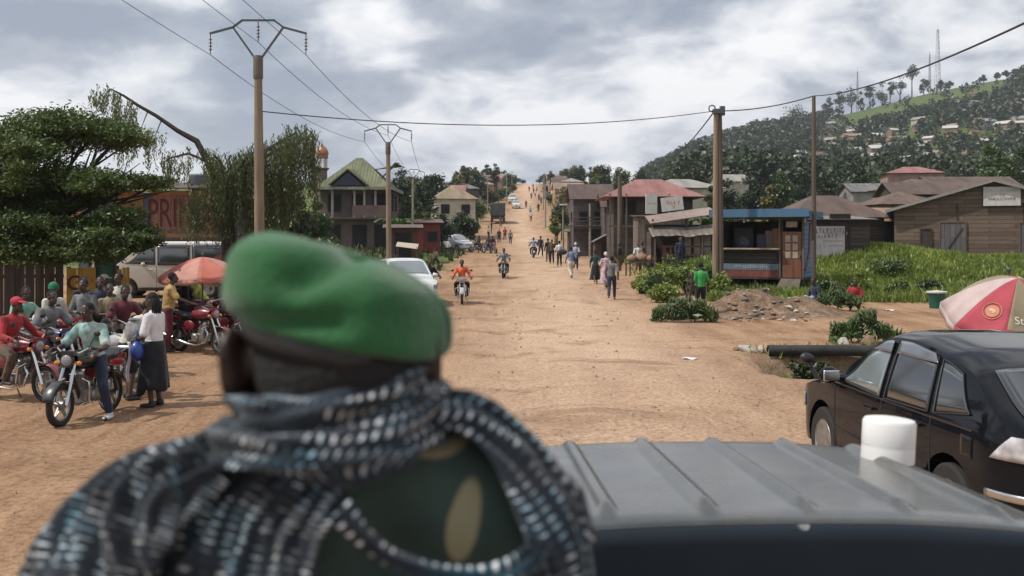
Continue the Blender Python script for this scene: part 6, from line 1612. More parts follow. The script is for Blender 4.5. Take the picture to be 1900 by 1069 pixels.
mL = bike('red and black motorbike far left in the second row', 48, 18.4, -118, REDP, BLACKP)
mM = bike('blue motorbike in the back row under the umbrella edge', 290, 23.6, -115, BLUEP)
mN = bike('maroon motorbike at the umbrella foot, last before the beret', 405, 24.6, -120, MAROON)
W_ = person('woman in a white shirt and long black skirt walking with a blue bag', G(286, 15.2), 78, 'carry', WHITET, BLACKC, legs='skirt', head='long', shoes=BSHOE, eyes=True, skirtz=.27, skirtw=.27)
wl = W_.location
bgm = mat('blue plastic bag', (.015, .05, .24), .35, .2, 8, bump=.5, bscale=20, coat=.3)
b = MB(); b.ell((0, 0, 0), (.1, .14, .16), None, 16, 12); b.tube([(-.02, -.03, .13), (0, 0, .3), (.02, .03, .13)], .012, 6); o = obj('bag', b, bgm, None); o.location = wl+V((-.18, -.2, .87)); tag(o, 'blue plastic bag hanging from the arm of the woman in white', 'bag')
b = MB(); b.grid(lambda u, v: V((.05*(u-.5)+.02*math.sin(v*6), .01*math.sin(u*9+v*4), -.62*v)), 4, 14); o = obj('cloth_strip', b, WHITET, None, thick=.01); o.location = wl+V((-.34, -.12, 1.0)); tag(o, 'white cloth strip hanging in front of the black skirt', 'cloth')
C_ = person('young person in a cream top and dark shorts facing the woman in white', G(241, 15.95), -60, 'bend', CREAMC, BLACKC, legs='shorts', head='hair', skin=SKIN2, shoes=BSHOE, scale=.98)
b = MB(); b.ell((0, 0, 0), (.16, .12, .2), None, 16, 12); b.ring((0, 0, .19), .07, .02, 14, 6); o = obj('bundle', b, cloth('grey bundle cloth', (.12, .12, .13), .35, 6, (.45, .45, .45)), None); o.location = V(G(250, 15.6))+V((0, 0, 1.12)); tag(o, 'grey and white bundle held between the woman and the young person', 'bundle')
def on(bk, label, top, bot, pn='perch', **kw): return person(label, bk.location, math.degrees(bk.rotation_euler.z), pn, top, bot, **kw)
on(mB, 'man in a red shirt and red cap on the motorbike at the left edge', REDC, BRN, 'ride', head='cap', headm=RCAP, sleeves='long')
on(mH, 'rider in a white shirt and green knitted cap waiting on a motorbike', CREAMC, NAVY, 'perch', head='beanie', headm=GCAP, sleeves='long')
on(mL, 'rider in a mint green shirt leaning on the second row motorbike', MINT, NAVY, 'ridefoot', skin=SKIN)
on(mE, 'rider in a black vest and pink cap beneath the orange umbrella', BLACKC, NAVY, 'perch', head='cap', headm=PINKH)
on(mJ, 'rider in a dark jacket sitting before the yellow fence', BLACKC, NAVY, 'perch', sleeves='long')
on(mG, 'rider in a maroon shirt right behind the young person in cream', MARC, BLACKC, 'ridefoot')
on(mF, 'rider in a grey shirt bending over the blue motorbike', GREYC, NAVY, 'ride')
on(mK, 'rider in a grey check shirt before the green gate', GRID_, BRN, 'perch', head='cap', headm=mat('pale cap cloth', (.45, .36, .32), .8))
person('man in a yellow ochre shirt and maroon trousers reaching for a handlebar', G(312, 21.9), -70, 'reach', YELC, MARC, shoes=BSHOE)
person('man in a lime vest standing bent under the orange umbrella', G(374, 24.6), 120, 'bend', LIME, BLACKC)
person('man in a dark navy jacket standing with folded arms by the green gate', G(186, 20.2), 200, 'fold', NAVY, BLACKC, sleeves='long')
person('man with black hair standing before the yellow painted fence', G(157, 19.4), 170, 'fold', GREYC, NAVY)
person('man in a pale shirt standing among the bikes below the van', G(222, 21.5), 160, 'stand', CREAMC, BRN)
person('boy in a khaki shirt standing close behind the bikes near the yellow slats', G(203, 19.5), 210, 'fold', KHA, NAVY, scale=.95)
person('man in dark clothes standing under the umbrella next to the shelves', G(425, 25.5), 190, 'stand', MARC, BLACKC)
hb_ = MB(); hb_.ell((0, 0, .06), (.13, .1, .1)); hb_.ell((.05, .05, .12), (.06, .06, .06)); o = obj('bundle', hb_, WHITET, None); o.location = V(G(74, 17.3))+V((0, 0, 1.12)); tag(o, 'crumpled white bundle lying on the blue motorbike seat', 'bundle')
# orange umbrella with its stall
def umbrella(label, loc, rz, R_, rise, panels, n=8, tilt=(0, 0), H=2.0, val=.0, name='umbrella', lean=(0, 0)):
    r = thing(name, label, 'umbrella', loc, rz)
    b = MB(); b.tube([(lean[0], lean[1], -.1), (0, 0, H+.06)], .02, 10); b.ell((0, 0, H+.06), (.035, .035, .04)); obj('pole', b, GAL, r)
    M = Matrix.Translation((0, 0, H-rise)) @ Matrix.Rotation(R(tilt[0]), 4, 'X') @ Matrix.Rotation(R(tilt[1]), 4, 'Y')
    for k in range(n):
        a0, a1 = 2*math.pi*k/n, 2*math.pi*(k+1)/n; b = MB(); b.T = M
        def pf(u, v, a0=a0, a1=a1):
            P0 = V((math.cos(a0), math.sin(a0), 0)); P1 = V((math.cos(a1), math.sin(a1), 0)); p = P0.lerp(P1, u)
            s_ = v; z = rise*(1-s_**1.6)-.035*math.sin(math.pi*u)*s_
            return V((p.x*R_*s_, p.y*R_*s_, z))
        b.grid(pf, 8, 10)
        if val: b.grid(lambda u, v, a0=a0, a1=a1: V((math.cos(a0), math.sin(a0), 0)).lerp(V((math.cos(a1), math.sin(a1), 0)), u)*R_*(1+.01*math.sin(u*12))+V((0, 0, -val*v-.035*math.sin(math.pi*u))), 8, 2)
        obj('panel', b, panels[k % len(panels)], r, ang=60, thick=.004)
    b = MB(); b.T = M
    for k in range(n): a = 2*math.pi*k/n; b.tube([V((math.cos(a)*R_*t, math.sin(a)*R_*t, rise*(1-t**1.6)-.015)) for t in (0.02, .3, .6, .85, 1)], .007, 5)
    obj('rib', b, GAL, r); return r, M
def fabric(name, c, tr=.35):
    m_, nt_, N_, L_, b_ = nodes(name); o_ = N_['Material Output']
    t_ = N_.new('ShaderNodeBsdfTranslucent'); tcx = N_.new('ShaderNodeTexCoord'); no = N_.new('ShaderNodeTexNoise'); no.inputs['Scale'].default_value = 3.5; no.inputs['Detail'].default_value = 6; L_.new(tcx.outputs['Object'], no.inputs['Vector'])
    rr = N_.new('ShaderNodeValToRGB'); rr.color_ramp.elements[0].position = .3; rr.color_ramp.elements[1].position = .7
    rr.color_ramp.elements[0].color = (*[x*.82 for x in c], 1); rr.color_ramp.elements[1].color = (*[min(1, x*1.12) for x in c], 1); L_.new(no.outputs[0], rr.inputs[0])
    L_.new(rr.outputs[0], b_.inputs['Base Color']); L_.new(rr.outputs[0], t_.inputs[0]); b_.inputs['Roughness'].default_value = .8
    x_ = N_.new('ShaderNodeMixShader'); x_.inputs[0].default_value = tr; L_.new(b_.outputs[0], x_.inputs[1]); L_.new(t_.outputs[0], x_.inputs[2]); L_.new(x_.outputs[0], o_.inputs[0]); return m_
umbrella('faded orange red parasol over the waiting motorbikes', G(376, 23.2), 12, 1.0, .42, [fabric('orange red cloth', (.64, .22, .16)), fabric('faded salmon cloth', (.68, .36, .29))], 8, (4, -3), CZ+(HY-477)*23.2/F-gz(PX(376, 23.2), 23.2), .1)
umbrella('small rust red parasol half hidden behind the beret and the weeping tree', G(447, 33), 20, .9, .3, [fabric('rust red cloth', (.40, .12, .08))], 8, (3, 2), CZ+(HY-463)*33/F-gz(PX(447, 33), 33), .08)
sh_ = thing('shelf_stand', 'wooden shelf stand under the orange parasol, beside the beret', 'shelf', G(418, 26.2), 10)
b = MB()
for x in (-.6, .6):
    for y in (-.2, .2): b.box((x, y, .75), (.06, .06, 1.5))
obj('post', b, TIMB, sh_)
for z in (.5, .85, 1.2, 1.45): b = MB(); b.box((0, 0, z), (1.3, .46, .035)); obj('board', b, mat('pale shelf wood', (.33, .25, .16), .8, .2), sh_)

# ------------------------------------------------------------------ riders and walkers on the road
def ride(label, plabel, px, d, rz, tank, top, bot, **kw):
    r = bike(label, px, d, rz, tank, None, 'motorbikes ridden along the road')
    person(plabel, r.location, rz, 'ride', top, bot, **kw)
ride('dark motorbike next to the white car, coming toward the viewer', 'rider in black clothes beside the white car', 797, 38.6, 192, BLACKP, BLACKC, BLACKC, sleeves='long')
ride('silver motorbike ridden by the man in orange', 'rider in an orange jacket coming down the road', 857, 37.6, 183, SILVP, ORG, BLACKC, sleeves='long')
ride('black motorbike in the middle of the road beyond the orange rider', 'rider in a grey shirt in the middle of the road', 935, 55, 176, BLACKP, GRID_, NAVY)
ride('pale scooter like motorbike ridden away up the road', 'rider in a blue shirt seen from behind riding up the road', 990, 81, 2, SILVP, BLUC, NAVY, sleeves='long')
for px, d, rz, c, lab in ((905, 95, 150, BLACKP, 'dark motorbike standing on the left roadside below the lorry'), (915, 93, 200, REDP, 'red motorbike in the group standing on the left roadside'), (886, 97, 120, BLUEP, 'blue motorbike at the left of the standing roadside group')):
    r = bike(lab, px, d, rz, c, None, 'motorbikes standing on the far roadside'); person('rider sitting on the '+lab.split(' ')[0]+' motorbike of the far left roadside group', r.location, rz, 'perch', random.choice((BLACKC, NAVY, BRN)), NAVY)
walk = [  # px, distance, heading, pose, top, bottom, legs, head, headm, label
 (1135, 39.5, -8, 'walk', GREYC, NAVY, 'trousers', 'hair', None, 'man in a grey shirt and dark trousers walking away at the right roadside'),
 (1124, 46, 10, 'walk', PINKC, PINKC, 'skirt', 'scarf', WSCF, 'woman in a pink dress and pale headscarf walking beside two others'),
 (1105, 50, 5, 'walk', DTEAL, BLACKC, 'skirt', 'hair', None, 'woman in a dark top and long black skirt at the right roadside'),
 (1060, 54, 15, 'walk', BLUC, CREAMC, 'trousers', 'hair', None, 'man in a blue shirt and pale trousers walking up the road edge'),
 (1068, 63, -5, 'walk', PALEB, NAVY, 'trousers', 'scarf', WSCF, 'person with a pale head cloth just beyond the man in the blue shirt'),
 (1038, 68, 8, 'carry', WHITET, BLACKC, 'trousers', 'hair', None, 'man in a white shirt carrying a dark load on the roadside'),
 (1024, 72, 170, 'stand', BRN, BLACKC, 'trousers', 'hair', None, 'man in brown standing at the road edge left of the white shirt'),
 (1017, 74, 20, 'stand', BLACKC, BRN, 'trousers', 'hair', None, 'man in black standing at the road edge by the man in brown'),
 (1003, 84, -20, 'walk', NAVY, NAVY, 'trousers', 'hair', None, 'person in navy walking just right of the blue rider'),
 (807, 62, -35, 'run', BRN, BLACKC, 'shorts', 'hair', None, 'boy in brown running across the dirt behind the white car'),
 (1300, 32.5, 8, 'stand', GRNC, BLACKC, 'trousers', 'hair', None, 'person in a bright green shirt seen from behind at the green banana heap'),
 (1262, 51.5, 190, 'stand', NAVY, NAVY, 'trousers', 'hair', None, 'stallholder in navy standing under the ragged awning'),
 (1150, 62, 60, 'stand', BLACKC, BRN, 'trousers', 'hair', None, 'person in black standing by the brown timber pole'),
 (1184, 57, 200, 'stand', WHITET, BRN, 'trousers', 'hair', None, 'person in a white shirt behind the table of sacks'),
 (1192, 58, 150, 'stand', BRN, BLACKC, 'trousers', 'hair', None, 'person in brown behind the table of sacks'),
 (937, 130, 170, 'walk', REDC, BLACKC, 'trousers', 'hair', None, 'person in red on the road below the dark lorry'),
 (926, 124, 175, 'walk', BLACKC, BLACKC, 'trousers', 'hair', None, 'person in black walking left of the person in red'),
 (947, 120, 0, 'walk', GREYC, NAVY, 'trousers', 'hair', None, 'person in grey walking up the road right of the person in red'),
 (929, 150, 180, 'walk', BRN, BRN, 'trousers', 'hair', None, 'person in brown walking by the tail of the dark lorry'),
 (985, 160, 180, 'walk', WHITET, REDC, 'trousers', 'hair', None, 'person in white and red walking in the middle of the far road'),
 (984, 178, 0, 'walk', PALEB, KHA, 'trousers', 'hair', None, 'person in pale blue in the middle of the far road'),
 (976, 205, 180, 'walk', BRN, BRN, 'trousers', 'hair', None, 'person in brown right of the white car on the hill'),
 (999, 190, 180, 'walk', BLACKC, BLACKC, 'trousers', 'hair', None, 'person in black at the right side of the far road'),
 (912, 140, 90, 'stand', BLACKC, BRN, 'trousers', 'hair', None, 'person in dark clothes standing left of the lorry road edge'),
 (907, 132, 60, 'stand', WHITET, NAVY, 'trousers', 'hair', None, 'person in white standing below the lorry on the left verge')]
for px, d, rz, pn, top, bot, legs, head, hm_, lab in walk:
    person(lab, G(px, d), rz, pn, top, bot, legs=legs, head=head, headm=hm_, skin=SKIN, scale=.82 if 'boy' in lab else (.97 if 'woman' in lab else 1.0), sleeves='long' if top in (NAVY, BLACKC, GREYC) else 'short', skirtz=.2)
for k, (px, d) in enumerate(((986, 250), (993, 262), (990, 285), (1000, 240), (982, 300), (996, 300), (989, 330), (1004, 225))):
    person('tiny person far up the pale road near its crest', G(px, d), random.choice((0, 180)), 'walk', (GREYC, WHITET, BRN, REDC, NAVY, PALEB, BLACKC)[k % 7], (NAVY, BRN, BLACKC)[k % 3], group='tiny people far up the road')
b = MB(); b.ell((0, 0, 0), (.34, .25, .2)); o = obj('load', b, cloth('dark load cloth', (.03, .03, .035)), None); o.location = V(G(1043, 67.7))+V((.0, -.1, .98)); tag(o, 'dark bulky load in the arms of the man in white', 'load')
# sellers sitting with greens, right roadside
person('seller in a red top sitting on the ground behind dark green produce', G(1586, 34.2), 160, 'sit', REDC, BRN, sleeves='short')
person('seller in dark clothes sitting at the foot of the thin dark pole', G(1515, 34.5), 120, 'sit', NAVY, PALEB, sleeves='long')

# ------------------------------------------------------------------ produce, ditch pipe, rubble, small things at the right
def banana_heap(label, px, d, w, n, rz=0, greens=True):
    r = thing('banana_heap', label, 'banana heap', G(px, d), rz)
    b = MB()
    for k in range(n):
        x = random.uniform(-w/2, w/2); y = random.uniform(-.45, .45); z = max(.1, .55*(1-(2*x/w)**2)*(1-abs(y))*random.random()+.12); a = random.uniform(0, 6.28)
        c = V((x, y, z)); M = Matrix.Rotation(a, 3, 'Z') @ Matrix.Rotation(random.uniform(-.5, .9), 3, 'X')
        for q in range(6):
            for e in range(3):
                t = q/6*6.28+e*.4; p0 = c+M @ V((.03*math.cos(t), .03*math.sin(t), .09*e)); p1 = c+M @ V((.1*math.cos(t), .1*math.sin(t), .09*e+.05)); p2 = c+M @ V((.11*math.cos(t), .11*math.sin(t), .09*e+.14))
                b.tube([p0, p1, p2], [.018, .022, .008], 5)
        b.tube([c-M @ V((0, 0, .08)), c+M @ V((0, 0, .34))], .022, 5)
    obj('fruit', b, mat('green bananas', (.028, .055, .014), .5, .35, 6, col2=(.07, .10, .025)), r, ang=None)
    if greens:
        P_ = np.array([(random.uniform(-w/2, w/2), random.uniform(-.5, .5), random.uniform(.08, .62)) for _ in range(260)]); P_[:, 2] *= np.clip(1.15-(2*P_[:, 0]/w)**2, .2, 1)
        part_quads('leaves', leaf_quads(P_, .13, .2, .3), LF_BANANA, r)
    return r
banana_heap('heap of green banana bunches at the feet of the person in green', 1268, 30.2, 1.9, 26)
banana_heap('heap of green banana bunches with curling leaves by the ditch pipe', 1600, 24.4, 1.45, 18)
banana_heap('low dark green heap of produce in front of the seller in red', 1552, 33.6, 1.5, 16)
ch = thing('chair', 'dark wooden chair with a ladder back by the banana heap', 'chair', G(1262, 31.4), 95)
b = MB(); b.box((0, 0, .6), (.5, .55, .07)); obj('seat', b, TIMBD, ch)
for x in (-.22, .22):
    for y in (-.24, .24): b = MB(); b.box((x, y, .3), (.055, .055, .6)); obj('leg', b, TIMBD, ch)
b = MB()
for x in (-.22, .22): b.beam((x, -.25, .6), (x, -.36, 1.45), .055)
for z in (.8, 1.0, 1.2, 1.4): b.box((0, -.25-.13*(z-.6), z), (.46, .035, .08))
obj('backrest', b, TIMBD, ch)
bx = MB(); bx.box((0, 0, .16), (.5, .4, .3)); bx.box((0, 0, .32), (.54, .44, .03)); o = obj('crate', bx, mat('dark blue crate', (.02, .03, .05), .6, .3), None, bevel=.01); o.location = V(G(1253, 31.0))+V((0, 0, .0)); o.rotation_euler = (0, 0, .3); tag(o, 'dark blue crate standing between the chair and the banana heap', 'crate')
pp = thing('drain_pipe', 'long black drain pipe lying across the ditch behind the parked car', 'pipe', (PX(1425, 22.9), 22.9, gz(PX(1425, 22.9)-.2, 22.9)+.06), -3)
b = MB(); b.tube([(0, 0, 0), (1.5, 0, .01), (3.2, 0, -.01), (6, 0, 0)], .125, 20, cap=False); b.tube([(0, 0, 0), (6, 0, 0)], .105, 20, cap=False); obj('pipe', b, mat('black dusty pipe', (.022, .022, .021), .6, .4, 4), pp, ang=None)
STN = mat('pale concrete stone', (.40, .37, .32), .9, .25, 4, bump=.6, bscale=14); STB = mat('brown earthy stone', (.21, .135, .09), .95, .3, 5, bump=.7, bscale=12); STG = mat('dark grey stone', (.12, .11, .10), .95, .3, 5, bump=.7, bscale=12)
def rock(label, px, d, sx, sy, sz, m_, group=None, dz=0, name='stone'):
    b = MB(); b.ell((0, 0, 0), (sx, sy, sz), Matrix.Rotation(random.uniform(0, 3), 3, 'Z'), 12, 8); k = random.uniform(0, 9)
    b.v = [(x*(1+.18*math.sin(x*9/sx*.4+k)+.12*math.sin(z*5/sz+k)), y*(1+.2*math.sin(x*4/sx+k*2)), z*(1+.15*math.sin(y*4/sy+k))) for x, y, z in b.v]
    o = obj(name, b, m_, None, ang=25); p = G(px, d); o.location = V(p)+V((0, 0, sz*.55+dz)); o.rotation_euler = (random.uniform(-.3, .3), random.uniform(-.3, .3), 0); tag(o, label, 'stone', group); return o
rock('pale concrete stone at the street end of the black pipe', 1386, 23.0, .2, .13, .1, STN); rock('smaller pale stone touching the black pipe end', 1412, 23.05, .09, .1, .1, STN); rock('brown stone at the tip of the pale concrete stone', 1366, 23.2, .09, .08, .06, STB)
rock('pale boulder half buried under the curling banana leaves', 1565, 23.6, .16, .14, .13, STN); rock('brown boulder beside the banana heap leaves', 1612, 23.7, .2, .17, .16, STB); rock('mossy stone at the ditch wall below the pipe', 1455, 21.9, .2, .18, .3, STB, dz=-.4)
for k in range(54):
    px = random.uniform(1330, 1425) if k < 30 else random.uniform(1425, 1505); d = random.uniform(30.4, 32.4); s_ = random.uniform(.03, .11)*(1.5 if k % 9 == 0 else 1)
    rock('loose pale or brown stone scattered around the foot of the spoil heap', px, d, s_*1.3, s_*.8, s_*.45, (STB, STN, STB, STG, STB)[k % 5], 'stones around the spoil heap')
for k in range(34):
    px, d = random.uniform(1345, 1480), random.uniform(32.4, 34.2); s_ = random.uniform(.04, .12)
    rock('stone stuck in the top of the spoil heap', px, d, s_*1.3, s_*.8, s_*.5, (STB, STG, STB, STB, STN)[k % 5], 'stones on the spoil heap')
for px, d, lab in ((1278, 21.5, 'white scrap of paper lying flat on the road before the ditch'), (1650, 34.5, 'white scrap lying on the side road below the grass'), (1262, 38, 'pale scrap at the foot of the green bank')):
    b = MB(); b.grid(lambda u, v: V((.32*(u-.5), .22*(v-.5), .02+.02*math.sin(u*7+v*5))), 6, 5); o = obj('paper_scrap', b, WHITET, None, thick=.003); o.location = G(px, d); tag(o, lab, 'paper scrap')
bk_ = thing('bucket', 'dark green bucket with a pale lid at the grass edge by the big parasol', 'bucket', G(1738, 35.5), 0)
b = MB(); b.lathe([(.24, 0), (.3, .5), (.32, .52), (.29, .52)], (0, 0, 0), 20); obj('body', b, mat('dark green plastic', (.01, .10, .075), .5), bk_)
b = MB(); b.lathe([(0, .56), (.36, .55), (.36, .6), (.05, .64), (0, .64)], (0, 0, 0), 20); obj('lid', b, WHITES, bk_)
tb = thing('table', 'low wooden table loaded with brown sacks at the roadside stall', 'table', G(1190, 54), 10)
b = MB(); b.box((0, 0, .75), (1.7, .9, .06)); obj('top', b, TIMB, tb)
for x in (-.75, .75):
    for y in (-.38, .38): b = MB(); b.box((x, y, .36), (.07, .07, .72)); obj('leg', b, TIMB, tb)
for k, (x, y, s_) in enumerate(((-.5, 0, .3), (.05, .1, .36), (.55, -.05, .3))):
    b = MB(); b.ell((0, 0, s_*.62), (s_, s_*.8, s_*.68), None, 14, 10); b.ell((0, 0, s_*1.25), (s_*.3, s_*.3, s_*.22)); o = obj('sack', b, mat('brown sackcloth', (.26, .17, .11), .95, .25, 12, bump=.4), None); o.location = tb.location+V((x, y, .76)); tag(o, ('left brown sack lying on the roadside table', 'tallest brown sack in the middle of the roadside table', 'right brown sack on the roadside table')[k], 'sack')
# big beer parasol behind the parked car
RP = fabric('pinkish red cloth', (.52, .09, .12), .3); BP = fabric('beige cloth', (.36, .30, .20), .3); PP_ = fabric('faded pale pink cloth', (.62, .50, .48), .3)
d_ = 15.5
H_ = CZ+(HY-512)*d_/F
up_, M_ = umbrella('large faded red and beige beer parasol lettered Stella behind the parked black car', (PX(1872, d_), d_, gz(PX(1872, d_), d_)+.06), 0, 1.0, .66, [BP, PP_, RP, BP, PP_, RP, BP, RP], 8, (22, 12), H_, .13, 'parasol', (.1, .25))
up_.rotation_euler = (0, 0, R(-31))
def on_panel(u_ang, t, lift=.012):
    a = R(u_ang); n = 8; k = math.floor(u_ang/45); a0, a1 = R(45*k), R(45*(k+1)); u = (a-a0)/(a1-a0)
    def P(u, v): p = V((math.cos(a0), math.sin(a0), 0)).lerp(V((math.cos(a1), math.sin(a1), 0)), u); return V((p.x*1.0*v, p.y*1.0*v, .66*(1-v**1.6)-.035*math.sin(math.pi*u)*v))
    p = P(u, t); du = (P(u+.01, t)-p).normalized(); dv = (p-P(u, t-.02)).normalized(); nn = du.cross(dv); nn = -nn if nn.z < 0 else nn
    nn.normalize(); return p+nn*lift, du, nn
def put_text(s, size, ang, t, m_, sx_=1.):
    p, du, nn = on_panel(ang, t); vv_ = nn.cross(du); Q = M_ @ (Matrix.Translation(p) @ Matrix(((du.x, vv_.x, nn.x, 0), (du.y, vv_.y, nn.y, 0), (du.z, vv_.z, nn.z, 0), (0, 0, 0, 1))))
    o = text('lettering', s, size, m_, up_, (0, 0, 0), (0, 0, 0), .004, sx=sx_); o.matrix_basis = Q @ Matrix.Diagonal((sx_, 1, 1, 1)); return Q
PALEL = mat('pale printed letters', (.66, .60, .52), .7)
put_text('Stella', .17, 292, .70, PALEL); put_text('mu roho', .085, 292, .84, PALEL)
for ang in (247,):
    p, du, nn = on_panel(ang, .66); vv_ = nn.cross(du); Q = M_ @ (Matrix.Translation(p) @ Matrix(((du.x, vv_.x, nn.x, 0), (du.y, vv_.y, nn.y, 0), (du.z, vv_.z, nn.z, 0), (0, 0, 0, 1))))
    b = MB(); b.T = Q; b.ring((0, 0, 0), .135, .008, 28, 6); b.lathe([(0, .004), (.1, .003), (.1, -.004)], (0, 0, 0), 28); em = obj('emblem', b, mat('orange brown emblem', (.5, .2, .12), .7, .2), up_)
    b = MB(); b.T = Q; b.ell((-.01, .01, .006), (.05, .03, .006)); b.ell((.03, .0, .006), (.025, .035, .006)); obj('emblem_figure', b, mat('tan emblem', (.6, .38, .22), .7), em)

# loose stones and grit thrown to the side of the wheel tracks
gp = MB()
for k in range(1500):
    y = 5+42*random.random()**1.3; x = random.gauss(0, 1)*1.2+random.choice((-4.5, -8.0, -2.4, 1.2, 4.6)); s_ = random.uniform(.008, .024)*(1+.03*y)*random.choice((1, 1, 1, 1.7))
    a = random.uniform(0, 3); ca, sa = math.cos(a)*s_, math.sin(a)*s_; z = gz(x, y); h_ = s_*random.uniform(.5, .9)
    gp.add([(x+ca, y+sa, z-.01), (x-sa, y+ca, z-.01), (x-ca, y-sa, z-.01), (x+sa*.8, y-ca*.8, z-.01), (x+ca*.5, y+sa*.5, z+h_), (x-ca*.4, y-sa*.5, z+h_*.9)], [(0, 1, 4), (1, 2, 5), (1, 5, 4), (2, 3, 5), (3, 0, 4), (3, 4, 5)])
o = obj('gravel', gp, mat('mixed grit', (.17, .105, .065), .95, .3, .7, col2=(.42, .33, .25)), None, smooth=False); tag(o, kind='stuff'); o['label'] = 'grit and small stones scattered over the dirt road'
# ------------------------------------------------------------------ grass, weeds, hedges of growth
def tufts(name, label, xs, ys, n, hgt, test, m_, blade=.035, kind='stuff'):
    x = rng.uniform(*xs, n*3); y = rng.uniform(*ys, n*3); k = test(x, y) > rng.random(n*3); x, y = x[k][:n], y[k][:n]; z = land(x, y); m = len(x)
    nb = 5; x = np.repeat(x, nb)+rng.normal(0, .07, m*nb); y = np.repeat(y, nb)+rng.normal(0, .07, m*nb); z = np.repeat(z, nb)
    h = hgt*rng.uniform(.4, 1.25, m*nb)*np.repeat(.6+.7*np.clip(wob(x[::nb], y[::nb], 1.4)*.5+.5, 0, 1), nb); a = rng.uniform(0, 6.283, m*nb); l = rng.uniform(.15, .75, m*nb)*h
    w = blade*rng.uniform(.6, 1.4, m*nb); dx, dy = np.cos(a), np.sin(a)
    p0 = np.stack([x-dy*w, y+dx*w, z-.02], -1); p1 = np.stack([x+dy*w, y-dx*w, z-.02], -1); p2 = np.stack([x+dx*l*.5+dy*w, y+dy*l*.5-dx*w, z+h*.7], -1); p3 = np.stack([x+dx*l, y+dy*l, z+h], -1)
    o = link(name, quads(name, np.stack([p0, p1, p2, p3], 1)), m_); tag(o, kind=kind); o['label'] = label; return o
def bank(x, y): return sstep(37.2, 39, y+.7*wob(x, y, 1.9))*sstep(.9, 2.2, x-xroad(y)-hwroad(y)+.8*wob(x, y, 1.9))
tufts('grass', 'long bright green grass covering the bank below the brown hall', (5, 32), (37, 53), 17000, .36, bank, LF_GRASS)
tufts('verge_weeds', 'weeds along the right road edge and around the stalls', (5, 16), (50, 100), 3500, .45, lambda x, y: .5*sstep(.4, 1.5, x-xroad(y)-hwroad(y)+.8*wob(x, y, 1.9)), LF_GRASS, .05)
tufts('ditch_weeds', 'dark weeds hanging into the ditch under the pipe', (5.0, 12), (18.0, 23.8), 260, .2, lambda x, y: .9*sstep(5.0, 5.8, x-.25*(y-21.6))*(np.exp(-((y-.1*x+.6-18.9)/.3)**2)+np.exp(-((y-.1*x+.6-22.9)/.3)**2)), LF_GRASS, .018)
tufts('far_verge_grass', 'dry grass on the verges of the far road', (-26, 34), (62, 330), 9000, .5, lambda x, y: .8*sstep(.6, 3, np.abs(x-xroad(y))-hwroad(y)), LF_OLIVE, .08)
def shrub(name, label, px, d, w, h, n, lm, leaf=.1, group=None, cat='bush'):
    x, y, z = G(px, d); r = thing(name, label, cat, (x, y, z), 0, group); bl = bush_blobs(w, h, 8)
    b = MB()
    for k in bl: b.tube([(k[0][0]*.2, k[0][1]*.2, -.1), V(k[0])*.6, k[0]], [.03, .02, .008], 5)
    obj('stem', b, BARKD, r); part_quads('foliage', leaf_quads(blob_points(bl, n, .2), leaf, .4, .5), lm, r); return r
SH = [(1215, 40.5, .9, 1.0, 'weedy bush at the road corner of the green bank'), (1240, 42, 1.1, 1.35, 'pale green bush behind the chair on the bank'), (1275, 42.5, 1.0, 1.5, 'leafy bush behind the person in green'), (1305, 41.5, .9, 1.2, 'bush against the foot of the double pole'), (1235, 38.5, .8, .8, 'low bush above the banana heap'), (1332, 40, .7, 1.0, 'bush right of the double pole below the kiosk'), (1265, 46, 1.2, 1.7, 'tall weeds in front of the ragged awning'), (1205, 44.5, .8, .9, 'small roadside bush before the table of sacks'), (1190, 43, .6, .6, 'smallest weed clump at the road edge')]
for k, (px, d, w, h, lab) in enumerate(SH): shrub('bush', lab, px, d, w, h, 1100, (LF_GRASS, LF_MID, LF_YEL)[0 if k % 3 else 1], .085)
for k, (px, d, w, h, lab) in enumerate(((1640, 44, 1.3, .9, 'dark bush on the grass mound left of the hall door'), (1725, 39.5, .7, .8, 'dark bush in the grass near the green bucket'), (1600, 41, .9, 1.0, 'bush at the foot of the dark hut'), (1535, 39.5, .7, .8, 'bush beside the kiosk ramp'), (1670, 40, .8, .6, 'low bush at the dirt edge of the grass'), (1485, 42.6, .6, .6, 'weeds growing under the kiosk floor'), (1560, 37.5, .6, .7, 'bush behind the heap of the seller in red'))): shrub('bush', lab, px, d, w, h, 800, (LF_MID, LF_DARK, LF_GRASS)[k % 3], .08)
for k, (px, d, w, h, lm, lab) in enumerate(((575, 36, 1.4, 2.2, LF_OLIVE, 'tall olive bush to the right of the weeping tree'), (625, 40, 1.3, 2.6, LF_MID, 'leafy bush before the green roofed house'), (600, 34, 1.2, 1.6, LF_OLIVE, 'low olive bush just above the beret'), (690, 50, 1.2, 1.5, LF_MID, 'bush at the foot of the second power pole'), (545, 33, 1.0, 1.7, LF_MID, 'bush behind the tall power pole'), (505, 35, 1.2, 2.0, LF_DARK, 'dark bush under the weeping curtains'))): shrub('bush', lab, px, d, w, h, 1500, lm, .11)

for k, (px, d, w, h, lab) in enumerate(((1480, 22.0, .4, 1.3, 'dark weeds in the ditch under the left part of the pipe'), (1518, 21.9, .45, 1.25, 'dark weeds in the ditch by the wing mirror of the parked car'), (1500, 22.1, .5, 1.2, 'dark weeds in the ditch right below the black pipe'))): shrub('weed_clump', lab, px, d, w, h, 420, LF_DARK, .06, cat='weeds')
